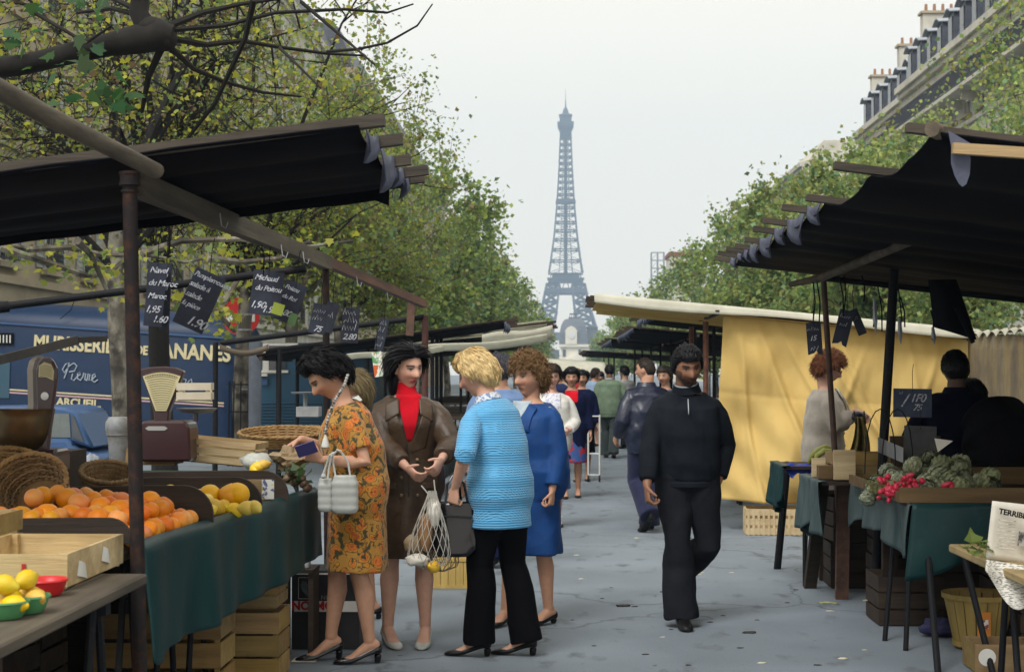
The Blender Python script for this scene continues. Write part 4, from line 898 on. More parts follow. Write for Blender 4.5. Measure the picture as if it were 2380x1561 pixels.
# ================================================================== lorry, car, van, sign behind the left stall
M_blue = mat('navy_lorry_paint', (.0045, .020, .060), (.0065, .026, .072), rough=.45, scale=2, spec=.3, coat=.0, col3=(.014, .030, .065), s3=3, c3=(.5, .85))
M_blue2 = mat('mid_blue_paint', (.030, .075, .18), (.04, .09, .20), rough=.45, scale=2)
M_cream = mat('cream_lettering', (.62, .55, .33), (.50, .44, .26), rough=.6, scale=9)
M_ltblue = mat('pale_blue_lettering', (.36, .42, .50), rough=.6)
M_tyre = mat('black_tyre', (.015, .015, .016), rough=.8)
def lorry():
    Y = 30.0; t = thing('blue_lorry', 'navy blue banana lorry with cream lettering parked behind the trees', 'lorry', (-9.2, 31, 0))
    k = Y / F; sl = lambda x: -.060 * (x - (0 - 1300) * k)    # parked on sloping ground, dips towards the aisle side
    x1 = (553 - 1300) * k; x0 = x1 - 7.6
    def ring(x, s):
        dz = sl(x); zt = CAMH + 168 * k; zs = CAMH + 117 * k
        pts = [(0, .55), (0, zs - .02), (.06, zs + .16), (.22, zs + .30), (.55, zt - .02), (1.2, zt + .02), (1.85, zt - .02), (2.18, zs + .3), (2.34, zs + .16), (2.4, zs), (2.4, .55)]
        return [V(x, Y + 1.2 + (y - 1.2) * s[0], dz + (.55 + (z - .55) * s[1])) for y, z in pts]
    m = MB(); m.loft([ring(x0, (.95, .97)), ring(x0 + .1, (1, 1)), ring(x1 - .75, (1, 1)), ring(x1 - .35, (.995, .985)), ring(x1 - .1, (.96, .945)), ring(x1, (.90, .90))]); m.build('body', M_blue, t, smooth=True)
    m = MB(); m.tube([V(x0, Y - .01, CAMH + 117 * k + sl(x0)), V(x1 - .2, Y - .01, CAMH + 112 * k + sl(x1))], .022, 5); m.build('roof_seam', M_blue2, t)
    for dz in (0, -.055):
        m = MB(); za = CAMH + (865 - 905) * k + dz; m.beam((x0, Y - .004, za + sl(x0) + .01), (x1 - .3, Y - .004, za + sl(x1) + .01), .010, .028); m.build('stripe', M_cream if dz == 0 else mat('pink_stripe', (.5, .32, .34), rough=.6), t)
    ex = V(1, 0, -.060)
    T = lambda nm, s, u, v, hpx, mm, **q: put_text(t, nm, s, hpx * k / .70, mtx(V((u - 1300) * k, Y - .012, CAMH + (865 - v) * k), ex, V(0, 0, 1)), mm, ext=.006, **q)
    T('lettering', 'MURISSERIE', 66, 808, 31, M_cream, bold=.012, xs=.82, space=1.02)
    T('lettering', 'DE', 308, 822, 20, M_cream, bold=.010, xs=.8)
    T('lettering', 'BANANES', 345, 828, 34, M_cream, bold=.013, xs=.86, space=1.02)
    T('lettering', 'ARCUEIL.', 122, 941, 17, M_cream, bold=.007, xs=1.05)
    # brushed script name
    def script(pts, r):
        m = MB(); m.tube([V((u - 1300) * k, Y - .014, CAMH + (865 - v) * k) for u, v in pts], r, 5); m.build('script_lettering', M_ltblue, t)
    script([(140, 879), (148, 858), (152, 842), (143, 846), (136, 858), (140, 866), (152, 850), (163, 843), (170, 850), (164, 862), (152, 864)], .013)
    script([(160, 868), (157, 881), (163, 884), (170, 876), (178, 870), (177, 864), (172, 868), (172, 880), (179, 884), (184, 876), (187, 866), (191, 868), (189, 882), (194, 884)], .013)
    script([(194, 884), (197, 868), (201, 870), (199, 884), (206, 882), (214, 874), (213, 868), (207, 872), (206, 884), (212, 888), (220, 882)], .013)
    script([(400, 896), (408, 880), (413, 892), (420, 880), (428, 882), (425, 896), (434, 886), (440, 880), (442, 894), (448, 890)], .013)
    for x in (x0 + 1.0, x1 - 1.3):
        m = MB(); m.lathe([(.1, -.12), (.44, -.12), (.47, -.06), (.47, .06), (.44, .12), (.1, .12)], (x, Y + .3, .44), 18, Matrix.Rotation(R(90), 3, 'X')); w = m.build('wheel', M_tyre, t, smooth=True)
        m = MB(); m.lathe([(.02, -.135), (.24, -.13), (.26, -.1), (.02, -.1)], (x, Y + .3, .44), 14, Matrix.Rotation(R(-90), 3, 'X')); m.build('rim', M_blue2, w)
        m = MB(); m.lathe([(.1, -.12), (.44, -.12), (.47, .06), (.44, .12), (.1, .12)], (x, Y + 2.1, .44), 18, Matrix.Rotation(R(90), 3, 'X')); m.build('wheel', M_tyre, t)
    m = MB(); m.bb((x0 + .2, Y + .35, .45), (x1 - .3, Y + 2.0, .62)); m.build('chassis', M_black, t)
    a = V((-60 - 1300) * k, Y - .02, CAMH); m = MB()   # rounded side hatch with barred vent
    m.prism([a + V(x * k, 0, z * k) for x, z in ((0, -60), (70, -60), (72, 30), (60, 42), (30, 50), (0, 52))], (0, .03, 0)) ; m.build('side_hatch', mat('teal_hatch', (.03, .08, .12), rough=.5), t)
    m = MB(); a = at(-30, 800, Y - .04); m.bb(a, a + V(.5, .02, .22)); v_ = m.build('vent', M_black, t)
    for i in range(7): m = MB(); b = a + V(.05 + i * .065, -.012, .03); m.bb(b, b + V(.02, .01, .15)); m.build('vent_bar', M_white, v_)
    m = MB(); m.tube([at(140, 741, Y - .05), at(165, 720, Y - .05), at(172, 700, Y - .05)], .008, 4); m.build('wire', M_black, t)
lorry()
def small_car():
    Y = 17.0; t = thing('blue_car', 'small mid-blue saloon car between the counter scale and the lorry', 'car', (-5.9, 17.6, 0)); k = Y / F
    X = lambda u: (u - 1300) * k; Z = lambda v: CAMH + (865 - v) * k
    prof_b = [(-420, 1150), (-425, 1060), (-380, 1030), (-200, 1022), (150, 1020), (160, 1045), (225, 1060), (232, 1090), (230, 1150)]
    m = MB(); m.prism([(X(u), Y, Z(v)) for u, v in prof_b], (0, 1.35, 0)); m.build('body', M_blue2, t, smooth=True, bevel=.04)
    prof_c = [(-260, 1025), (-200, 965), (-150, 948), (100, 945), (135, 948), (160, 957), (205, 1045), (150, 1030)]
    m = MB(); m.prism([(X(u), Y + .1, Z(v)) for u, v in prof_c], (0, 1.15, 0)); m.build('cabin', M_blue2, t, smooth=True, bevel=.03)
    m = MB(); m.prism([(X(u), Y + .085, Z(v)) for u, v in ((20, 1018), (20, 962), (146, 962), (150, 1018))], (0, .012, 0)); m.build('window', mat('grey_car_glass', (.10, .12, .12), (.16, .18, .17), rough=.15, scale=3), t)
    m = MB(); m.prism([(X(u), Y + .082, Z(v)) for u, v in ((154, 1018), (152, 966), (158, 968), (182, 1030))], (0, .012, 0)); m.build('window', M_glass, t)
    m = MB(); m.beam((X(-400), Y - .01, Z(1068)), (X(225), Y - .01, Z(1068)), .02, .02); m.build('trim', M_zinc, t)
    for u in (-330, 160):
        m = MB(); m.lathe([(.05, -.08), (.25, -.08), (.27, 0), (.25, .08), (.05, .08)], (X(u), Y + .12, .27), 16, Matrix.Rotation(R(90), 3, 'X')); m.build('wheel', M_tyre, t, smooth=True)
        m = MB(); m.lathe([(.05, -.08), (.25, -.08), (.27, 0), (.25, .08), (.05, .08)], (X(u), Y + 1.2, .27), 16, Matrix.Rotation(R(90), 3, 'X')); m.build('wheel', M_tyre, t, smooth=True)
small_car()
def corrugated_van():
    Y = 28.0; k = Y / F; t = thing('blue_corrugated_van', 'blue van with corrugated lower panels and cream window band beyond the grey pole', 'van', ((690 - 1300) * k, Y + 1, 0))
    X = lambda u: (u - 1300) * k; Z = lambda v: CAMH + (865 - v) * k
    B = mat('teal_blue_paint', (.015, .065, .12), (.02, .08, .14), rough=.45, scale=2)
    m = MB(); m.bb((X(605), Y, Z(935)), (X(880), Y + 2.2, Z(868))); m.build('body', B, t)
    m = MB(); m.bb((X(606), Y + .01, Z(867)), (X(879), Y + 2.19, Z(796))); m.build('upper_body', B, t)
    m = MB(); m.bb((X(603), Y - .05, .5), (X(880), Y + 2.2, Z(936)))
    for i in range(9): z = .55 + i * .055; m.bb((X(603), Y - .08, z), (X(880), Y - .051, z + .028))
    m.build('corrugated_panel', B, t)
    m = MB(); m.bb((X(608), Y - .03, Z(862)), (X(622), Y - .002, Z(803))); m.bb((X(608), Y - .031, Z(803)), (X(690), Y - .003, Z(797))); m.bb((X(604), Y - .05, Z(866)), (X(668), Y - .003, Z(860))); m.build('window_frame', M_white, t)
    m = MB(); m.bb((X(623), Y - .012, Z(859)), (X(662), Y - .002, Z(804))); m.build('window', M_glass, t)
    m = MB(); m.bb((X(604), Y - .12, Z(874)), (X(620), Y - .01, Z(868))); m.build('lamp', M_white, t)
    m = MB(); m.bb((X(606), Y - .06, Z(895)), (X(620), Y - .01, Z(880))); m.build('lamp', M_blue2, t)
    m = MB(); m.bb((X(604), Y - .1, .35), (X(880), Y - .02, .47)); m.build('bumper', M_zinc, t)
    for u in (640, 840): m = MB(); m.lathe([(.05, -.1), (.32, -.1), (.34, 0), (.32, .1), (.05, .1)], (X(u), Y + .1, .34), 16, Matrix.Rotation(R(90), 3, 'X')); m.build('wheel', M_tyre, t)
corrugated_van()
a = at(593, 800, 24.6); m = MB(); m.tube([(a.x, 24.6, 0), (a.x, 24.6, 2.05)], [.105, .10], 14); m.solo('grey_pole', mat('grey_painted_pole', (.16, .19, .24), (.12, .14, .18), rough=.5, scale=5), 'stout grey metal pole standing beside the pale banded tree trunk', 'pole', smooth=True)
t = thing('tree_guard', 'black iron guard round the foot of the pale banded trunk', 'tree guard', (-5.25, 26, 0))
for i in range(12): a = i * math.pi / 6; m = MB(); m.tube([(-5.25 + .26 * math.cos(a), 26 + .26 * math.sin(a), 0), (-5.25 + .24 * math.cos(a), 26 + .24 * math.sin(a), 1.4)], .012, 5); m.build('bar', M_steel_dark, t)
for z in (.3, .9, 1.35): m = MB(); m.tube([(-5.25 + .26 * math.cos(i * math.pi / 8), 26 + .26 * math.sin(i * math.pi / 8), z) for i in range(17)], .012, 5); m.build('hoop', M_steel_dark, t)
for v in (732, 768, 906): 
    z = CAMH + (865 - v) * 26 / F; m = MB(); m.lathe([(.128, z), (.134, z), (.134, z + .03), (.128, z + .03)], (-5.24, 26, 0), 14, cap=False); m.solo('trunk_band', M_zinc, 'pale metal band round the banded plane trunk', 'band', group='metal bands round one trunk')
c = at(560, 735, 27.2); t = thing('no_entry_sign', 'round red no-entry sign with a white bar, behind the banded trunk', 'sign', (c.x, 27.2, 0))
m = MB(); m.lathe([(.01, 0), (.33, 0), (.33, .02), (.01, .02)], c, 28, Matrix.Rotation(R(90), 3, 'X')); m.build('disc', mat('sign_red', (.50, .012, .012), rough=.4), t)
m = MB(); m.box(c + V(0, -.026, -.03), (.5, .008, .13)); m.build('bar', M_white, t)
m = MB(); m.tube([(c.x, 27.23, 0), (c.x, 27.23, c.z + .35)], .03, 8); m.build('post', M_zinc, t)
# ================================================================== left counter
def crate(name, label, c, size, rotz=0.0, slats=2, mw=None, group=None, tilt=0.0, slit=.012, bottom=True, mid=True, th=.009, post=.022, lattice=False):
    """open fruit crate; c = centre of its base"""
    mw = mw or M_crate; L, W, H = size; c = Vector(c)
    t = thing(name, label, 'crate', (0, 0, 0), group); P = []
    for sx in (-1, 1):
        for sy in (-1, 1):
            m = MB(); m.box((sx * (L / 2 - post / 2 - th), sy * (W / 2 - post / 2 - th), H / 2), (post, post, H)); m.build('corner_post', mw, t)
    sh = (H - slit * (slats - 1) - .008) / slats
    for i in range(slats):
        z = .008 + i * (sh + slit) + sh / 2
        for s in (-1, 1):
            m = MB(); m.box((0, s * (W / 2 - th / 2), z), (L, th, sh)); m.build('slat', mw, t)
            m = MB(); m.box((s * (L / 2 - th / 2), 0, z + .001), (th, W - 2 * th - .002, sh)); m.build('slat', mw, t)
    if lattice:
        n = int(L / .05)
        for i in range(n + 1):
            for s in (-1, 1): m = MB(); m.box((-L / 2 + .02 + i * (L - .04) / n, s * (W / 2 + .003), H / 2), (.022, .005, H * .98)); m.build('lath', mw, t)
        n = int(W / .05)
        for i in range(n + 1):
            for s in (-1, 1): m = MB(); m.box((s * (L / 2 + .003), -W / 2 + .02 + i * (W - .04) / n, H / 2), (.005, .022, H * .98)); m.build('lath', mw, t)
    if bottom:
        for i in range(4): m = MB(); m.box((0, -W / 2 + th + (i + .5) * (W - 2 * th) / 4, .004), (L - .03, (W - 2 * th) / 4 - .008, .007)); m.build('base_board', mw, t)
    t.rotation_euler = (0, tilt, rotz); t.location = c; ORG[t.name] = c
    return t
def table(name, label, x0, x1, y0, y1, z, th=.035, boards=3, mw=None, along='y', legs='trestle', front=None, legmat=None, legsets=None, rnd=0):
    t = thing(name, label, 'table', ((x0 + x1) / 2, (y0 + y1) / 2, 0)); mw = mw or M_wood_grey_y; g = .006
    for i in range(boards):
        w = (x1 - x0) / boards; m = MB(); a = x0 + i * w
        m.box((a + w / 2, (y0 + y1) / 2, z - th / 2), (w - g, (y1 - y0) * (1 - .01 * (i % 2)), th)); m.build('board', mw, t, bevel=.006)
    for yy in (legsets or (y0 + .25, y1 - .3)):
        m = MB(); m.beam((x0 + .04, yy, z - th - .025), (x1 - .04, yy, z - th - .025), .05, .05); m.build('trestle_bar', legmat or M_steel_dark, t)
        for x in (x0 + .08, x1 - .08):
            for s in (-1, 1):
                m = MB(); m.tube([(x, yy + s * .03, z - th - .03), (x, yy + s * .20, 0)], .014, 8); m.build('leg', legmat or M_steel_dark, t)
    return t
table('plank_table', 'worn grey plank table holding the open crate and lemons', -2.35, -1.33, 3.4, 5.06, .90, boards=3, legsets=(3.7, 4.75))
LT = table('fruit_counter', 'long trestle counter under the oranges with a green oilcloth front', -3.1, -1.62, 5.75, 8.75, .88, boards=5, mw=M_wood_dark, legsets=(6.15, 6.75, 7.35, 7.95, 8.4))
def front_cloth(a, b):
    A = V(-1.565, 5.82, .905); B = V(-1.34, 8.66, .90)
    p = A.lerp(B, a); h = .385 + .03 * math.sin(a * 4 + .5) - .05 * math.exp(-((a - .02) / .03) ** 2) * -1
    f = (.030 * math.sin(a * 21 + 2.2 * math.sin(a * 5)) + .018 * math.sin(a * 47 + b * 2)) * b ** .7
    if b < .06: return (p.x - .05 + .05 * (b / .06), p.y, p.z + .012 * math.sin(b / .06 * 3.14) + .006)
    bb = (b - .06) / .94
    return (p.x + .012 + f * .8 + .03 * bb, p.y, p.z - h * bb)
m = MB(); m.grid(front_cloth, 120, 22); m.build('green_cloth', M_tarp_green, LT, smooth='full', solid=.004)
# rounded divider boards between the fruit bays
def divider(y, u_end, u_left, vtop, vbot):
    k = y / F; xr = (u_end - 1300) * k; xl = (u_left - 1300) * k; zt = CAMH + (865 - vtop) * k; zb = CAMH + (865 - vbot) * k
    r = min(.13, zt - zb) ; pts = [(xl, zb), (xl, zt - .01)] + [(xl + (xr - r - xl) * q, zt - .012 * (1 - q) ** 2) for q in (.3, .6, .9)] + [(xr - r + r * math.sin(a), zt - r + r * math.cos(a)) for a in [i * math.pi / 2 / 8 for i in range(9)]] + [(xr, zb)]
    m = MB(); m.prism([V(x, y, z) for x, z in pts], (0, .022, 0)); m.build('divider', M_wood_dark, LT)
divider(5.84, 302, -160, 1205, 1262); divider(6.72, 492, 120, 1129, 1222); divider(7.52, 606, 190, 1109, 1182); divider(7.95, 668, 300, 1094, 1165)
m = MB(); m.bb((-2.9, 8.42, .9), (-1.75, 8.45, 1.02)); m.build('green_board', mat('green_painted_board', (.03, .07, .045), (.02, .045, .03), rough=.6, scale=5), LT)
M_orange = mat('orange_peel', (.76, .235, .012), (.72, .31, .02), rough=.42, scale=6, bump=.25, bscale=220, spec=.45, col3=(.60, .36, .06), s3=9, c3=(.62, .75))
M_orange2 = mat('deep_orange_peel', (.72, .15, .012), (.72, .22, .016), rough=.42, scale=6, bump=.25, bscale=220, spec=.45)
M_grape = mat('grapefruit_peel', (.78, .42, .035), (.74, .34, .03), rough=.4, scale=4, bump=.2, bscale=200, spec=.45)
M_lemon = mat('lemon_peel', (.70, .43, .022), (.68, .50, .05), rough=.4, scale=5, bump=.25, bscale=200, spec=.45)
def fruit_mesh(nm, r, mt, sc=(1, 1, .95), tip=0.0):
    m = MB(); m.ball((0, 0, 0), r, 16, 12, sc)
    for v_ in m.v:
        z = v_.z / (r * sc[2]); 
        if tip and abs(z) > .8: v_.z *= 1 + tip * ((abs(z) - .8) / .2) ** 1.5
        if not tip and z > .9: v_.z -= r * .07 * (z - .9) / .1
    return m.mesh(nm, mt, 'full')
FM = {'o': fruit_mesh('orange', .039, M_orange), 'd': fruit_mesh('orange', .036, M_orange2), 'g': fruit_mesh('grapefruit', .053, M_grape, (1, 1, .92)), 'l': fruit_mesh('lemon', .031, M_lemon, (1, 1, 1.22), .32)}
def fruit(kind, p, label, cat, group, s=1.0):
    o = link({'o': 'orange', 'd': 'orange', 'g': 'grapefruit', 'l': 'lemon'}[kind], FM[kind]); o.location = p; o.rotation_euler = (random.uniform(-.6, .6), random.uniform(-.6, .6), random.uniform(0, 6.28))
    if kind == 'l': o.rotation_euler = (random.uniform(1.1, 2.0), random.uniform(-.5, .5), random.uniform(0, 6.28))
    o.scale = (s, s, s); return tag(o, label, cat, group)
rr = random.Random(21)
OL, OG = 'ripe orange heaped in the nearest bay of the green-fronted counter', 'oranges heaped on the counter'
# first bay: heap sloping from back (high) to front edge
for _m in (M_orange, M_orange2, M_grape, M_lemon): vary(_m, .012, .16, .1)
for j in range(7):
    for i in range(6):
        yy = 5.98 + j * .092; xx = -1.70 + .078 * (yy - 5.84) - i * .086
        if (i + j) % 5 != 2: fruit(rr.choice('ooodo'), (xx + rr.uniform(-.012, .012), yy + rr.uniform(-.012, .012), .988 + .012 * i * (j > 2)), OL, 'orange', OG, rr.uniform(.92, 1.18))
y = 5.92
while y < 6.66:
    xe = -1.62 + .078 * (y - 5.84); x = xe + rr.uniform(-.012, .012)
    while x > (-2.75 if y < 6.3 else -2.0):
        q = (xe - x); z = .932 + min(.02, q * .035)
        kx = rr.choice('oood'); fruit(kx, (x + rr.uniform(-.008, .008), y + rr.uniform(-.008, .008), z + rr.uniform(-.004, .008)), OL, 'orange', OG, rr.uniform(.9, 1.16)); x -= .083
    y += .086
for (u, v, d, kx, s) in ((349, 1163, 6.5, 'o', 1.12), (270, 1162, 6.56, 'o', .95), (237, 1177, 6.5, 'd', 1.0), (272, 1182, 6.4, 'o', 1.0), (300, 1170, 6.58, 'd', 1.05), (378, 1184, 6.6, 'o', .95), (418, 1199, 6.6, 'd', 1.0), (375, 1213, 6.42, 'o', 1.0), (340, 1212, 6.36, 'o', 1.05), (345, 1240, 6.12, 'o', 1.25), (397, 1205, 6.6, 'o', .9), (320, 1183, 6.45, 'd', .95), (110, 1196, 6.1, 'o', 1.25), (50, 1199, 6.05, 'o', 1.1), (160, 1197, 6.15, 'o', 1.05), (0, 1197, 6.0, 'd', 1.0), (208, 1202, 6.2, 'o', 1), (245, 1208, 6.2, 'o', 1.0), (250, 1195, 6.35, 'o', .95), (300, 1200, 6.3, 'd', .95)):
    fruit(kx, at(u, v, d), OL, 'orange', OG, s)
for (u, v, s) in ((487, 1150, 1.0), (535, 1150, 1.1), (553, 1147, 1.05)): fruit('g', at(u, v, 7.2), 'large yellow grapefruit piled above the lemons on the counter', 'grapefruit', 'grapefruit on the counter', s)
for j in range(5):
    for i in range(5):
        yy = 6.86 + j * .115; fruit('g' if False else 'l', (-1.535 + .05 * j * .115 - i * .078 + rr.uniform(-.01, .01), yy, .945 + i * .012 + rr.uniform(-.004, .006)), 'pale yellow lemon in the second bay of the counter', 'lemon', 'lemons in the counter bay', rr.uniform(1.05, 1.35))
for (u, v, s) in ((516, 1184, 1.2), (545, 1186, 1.2), (575, 1180, 1.1), (592, 1178, 1.0), (500, 1200, 1.2), (530, 1198, 1.2)): fruit('l', at(u, v, 7.1), 'pale yellow lemon in the second bay of the counter', 'lemon', 'lemons in the counter bay', s)
# third bay: printed carton
t = thing('printed_carton', 'small wooden tray with a printed white card behind the lemons', 'box', (-1.62, 7.72, .9))
m = MB(); a = at(585, 1112, 7.75); m.bb((a.x - .06, 7.74, .9), (a.x + .10, 7.76, 1.02)); m.build('panel', M_crate_dull, t)
m = MB(); a = at(622, 1138, 7.72); m.bb((a.x - .030, 7.725, a.z - .045), (a.x + .030, 7.731, a.z + .05)); m.build('card', mat('printed_card', (.70, .70, .66), (.10, .12, .25), rough=.7, scale=28, contrast=(.52, .56), col3=(.62, .48, .08), s3=22, c3=(.6, .63)), t)
# open crate on the plank table
ct = crate('open_crate', 'empty pale wooden tray with torn white stickers on the plank table', (-1.655, 4.95, .903), (.38, .60, .105), slats=1, th=.010)
for i, (y, z, w) in enumerate(((4.79, .045, .10), (5.04, .06, .09))):
    m = MB(); m.grid(lambda a, b: (.192 + .006 * math.sin(3 * a), y - 4.95 + w * (a - .5) * (1 - .4 * b), z - .015 + .045 * b - .02 * a), 4, 4); o = m.mesh('sticker', M_white, solid=.001); link('sticker', o, ct)
m = MB(); m.box((.06, -.304, .055), (.012, .003, .045)); link('red_stamp', m.mesh('red_stamp', mat('red_ink', (.35, .02, .02), rough=.7)), ct)
crate('small_tray', 'pale slatted tray end beside the open tray at the plank table edge', (-2.06, 5.35, .903), (.30, .40, .16), slats=2, mw=M_crate_dull)
# bowls of lemons
def bowl(u, v, d, mt, label, lem):
    c = at(u, v, d); c.z = .903; t = thing('fruit_bowl', label, 'bowl', c); m = MB()
    m.lathe([(.005, 0), (.046, 0), (.055, .012), (.064, .040), (.069, .042), (.067, .047), (.060, .043), (.050, .014), (.005, .006)], c, 24, cap=False); m.build('dish', mt, t, smooth=True)
    for dx, dy, dz in lem: fruit('l', c + V(dx, dy, dz + .035), 'bright lemon piled in a plastic bowl on the plank table', 'lemon', 'lemons in the plastic bowls', .88)
MG = mat('green_plastic', (.07, .24, .10), rough=.35); MR = mat('red_plastic', (.50, .015, .02), rough=.35)
L3 = [(-.028, -.012, 0), (.030, -.006, 0), (0, .034, .004), (.002, .004, .052)]
bowl(58, 1425, 4.22, MG, 'green plastic bowl of lemons beside the red bowl', L3); bowl(8, 1440, 4.12, MG, 'green plastic bowl of lemons at the plank table end', L3); bowl(103, 1394, 4.55, MR, 'red plastic bowl behind the lemons', [])
# baskets
def basket(label, c, r, h, tilt, mw, rim=None, group='wicker baskets behind the oranges', nrow=9, ns=26, yaw=0, sq=.68):
    t = thing('wicker_basket', label, 'basket', c, group); rot = Matrix.Rotation(yaw, 3, 'Z') @ Matrix.Rotation(tilt, 3, 'X'); c = Vector(c)
    def pt(th, z, off=0):
        rad = r * (sq + (1 - sq) * (z / h) ** .8) + off; return c + rot @ V(rad * math.cos(th), rad * .78 * math.sin(th), z)
    for i in range(ns):
        th = 2 * math.pi * i / ns; m = MB(); m.tube([pt(th, z) for z in (0, h * .33, h * .66, h)], .0045, 5); m.build('stake', mw, t)
    for j in range(nrow):
        z = h * (j + .5) / nrow; m = MB()
        pts = [pt(2 * math.pi * i / (ns * 2), z, .006 * (1 if (i + j) % 2 == 0 else -1) * (1 if i % 2 == 0 else 0)) for i in range(ns * 2 + 1)]
        m.tube(pts, .0062, 5, cap=False); m.build('weave', mw, t, smooth=True)
    for ph in (0, 1):
        m = MB(); n = 70; m.tube([pt(2 * math.pi * i / n, h + .004 * math.sin(i * 1.7 + ph * 3.14), .006 * math.cos(i * 1.7 + ph * 3.14)) for i in range(n + 1)], .008, 6, cap=False); m.build('rim', rim or mw, t, smooth=True)
    m = MB(); m.loft([[pt(2 * math.pi * i / 20, .002) for i in range(20)], [pt(2 * math.pi * i / 20, .008) for i in range(20)]]); m.build('base', mw, t)
    return t
M_wick = mat('golden_wicker', (.33, .20, .075), (.20, .115, .04), rough=.6, scale=20, bump=.3)
M_wick2 = mat('tan_wicker', (.24, .15, .065), (.13, .08, .035), rough=.65, scale=20, bump=.3)
basket('oval wicker basket tipped towards the aisle, its mouth open above the oranges', at(98, 1160, 6.62), .18, .15, R(60), M_wick2, M_wick, yaw=-.2, sq=.6)
basket('dark wicker basket lying behind the tipped one', at(245, 1140, 7.05), .12, .10, R(28), M_wick2, yaw=.5)
basket('golden wicker basket beside the brown counter scale', at(15, 1128, 6.75), .13, .13, R(30), M_wick, yaw=.7)
basket('shallow golden basket beyond the slatted crate', at(655, 1030, 9.6), .26, .07, R(8), M_wick, M_wick, sq=.85)
basket('golden basket below the woman handing money', at(715, 1040, 9.9), .17, .09, R(20), M_wick, M_wick, sq=.75)
# counter scales
M_mar = mat('maroon_enamel', (.035, .014, .018), (.05, .02, .022), rough=.3, scale=3, coat=.3)
M_dial = mat('cream_dial', (.62, .56, .33), (.55, .50, .28), rough=.5, scale=3)
M_ink = mat('dial_ink', (.16, .13, .07), rough=.7)
def fan_scale():
    d = 8.6; k = d / F; c = at(372, 1072, d); t = thing('fan_dial_scale', 'maroon counter scale with a tall cream fan dial and side pan', 'scale', c)
    P = lambda u, v, dy=0: at(u, v, d) + V(0, dy, 0)
    m = MB(); m.prism([P(322, 1072), P(322, 992), P(330, 978), P(430, 978), P(440, 990), P(443, 1072)], (0, .22, 0)); m.build('base', M_mar, t, bevel=.012)
    m = MB(); m.prism([P(352, 985, .06), P(350, 958, .06), P(321, 868, .06), P(318, 858, .06), P(340, 853, .06), P(372, 851, .06), P(400, 854, .06), P(421, 862, .06), P(418, 872, .06), P(386, 958, .06), P(384, 985, .06)], (0, .06, 0)); hd = m.build('dial_housing', M_mar, t, bevel=.006)
    arc = [P(326 + 88 * q, 874 - 9 * math.sin(math.pi * q), .052) for q in [i / 8 for i in range(9)]]
    m = MB(); m.prism(arc + [P(381, 955, .052), P(356, 955, .052)], (0, .006, 0)); dl = m.build('dial', M_dial, t)
    for i in range(17):
        q = i / 16; y = 872 + 78 * q; w = 41 * (1 - q) + 13 * q
        m = MB(); m.tube([P(369.5 + w * s_, y - 9 * (1 - q) * (1 - s_ * s_), .050) for s_ in (-.92, -.5, 0, .5, .92)], .0011, 4); m.build('graduation', M_ink, dl)
    for i in range(14): s_ = -.9 + i * 1.8 / 13; m = MB(); m.box(P(369.5 + 41 * s_, 879 - 9 * (1 - s_ * s_), .049), (.004, .002, .007)); m.build('numeral', M_ink, dl)
    m = MB(); m.prism([P(338, 995, -.006), P(345, 990, -.006), P(383, 990, -.006), P(390, 995, -.006), P(383, 1000, -.006), P(345, 1000, -.006)], (0, .006, 0)); m.build('emblem', mat('silver_emblem', (.5, .5, .5), rough=.35, metal=.7), t)
    m = MB(); m.tube([P(445, 980, .1), P(445, 955, .1)], .014, 8); m.build('pan_stem', M_mar, t)
    m = MB(); a = P(448, 962, .1); m.lathe([(.02, 0), (.09, .01), (.112, .028), (.114, .030), (.108, .030), (.086, .016), (.005, .006)], a, 24, cap=False); m.build('pan', M_zinc, t, smooth=True)
    cr = crate('white_tray', 'small white wooden tray resting in the pan of the fan scale', P(444, 932, .1) , (.19, .14, .10), slats=2, mw=mat('white_wood', (.66, .60, .48), (.56, .5, .38), rough=.7, scale=8), rotz=.1)
fan_scale()
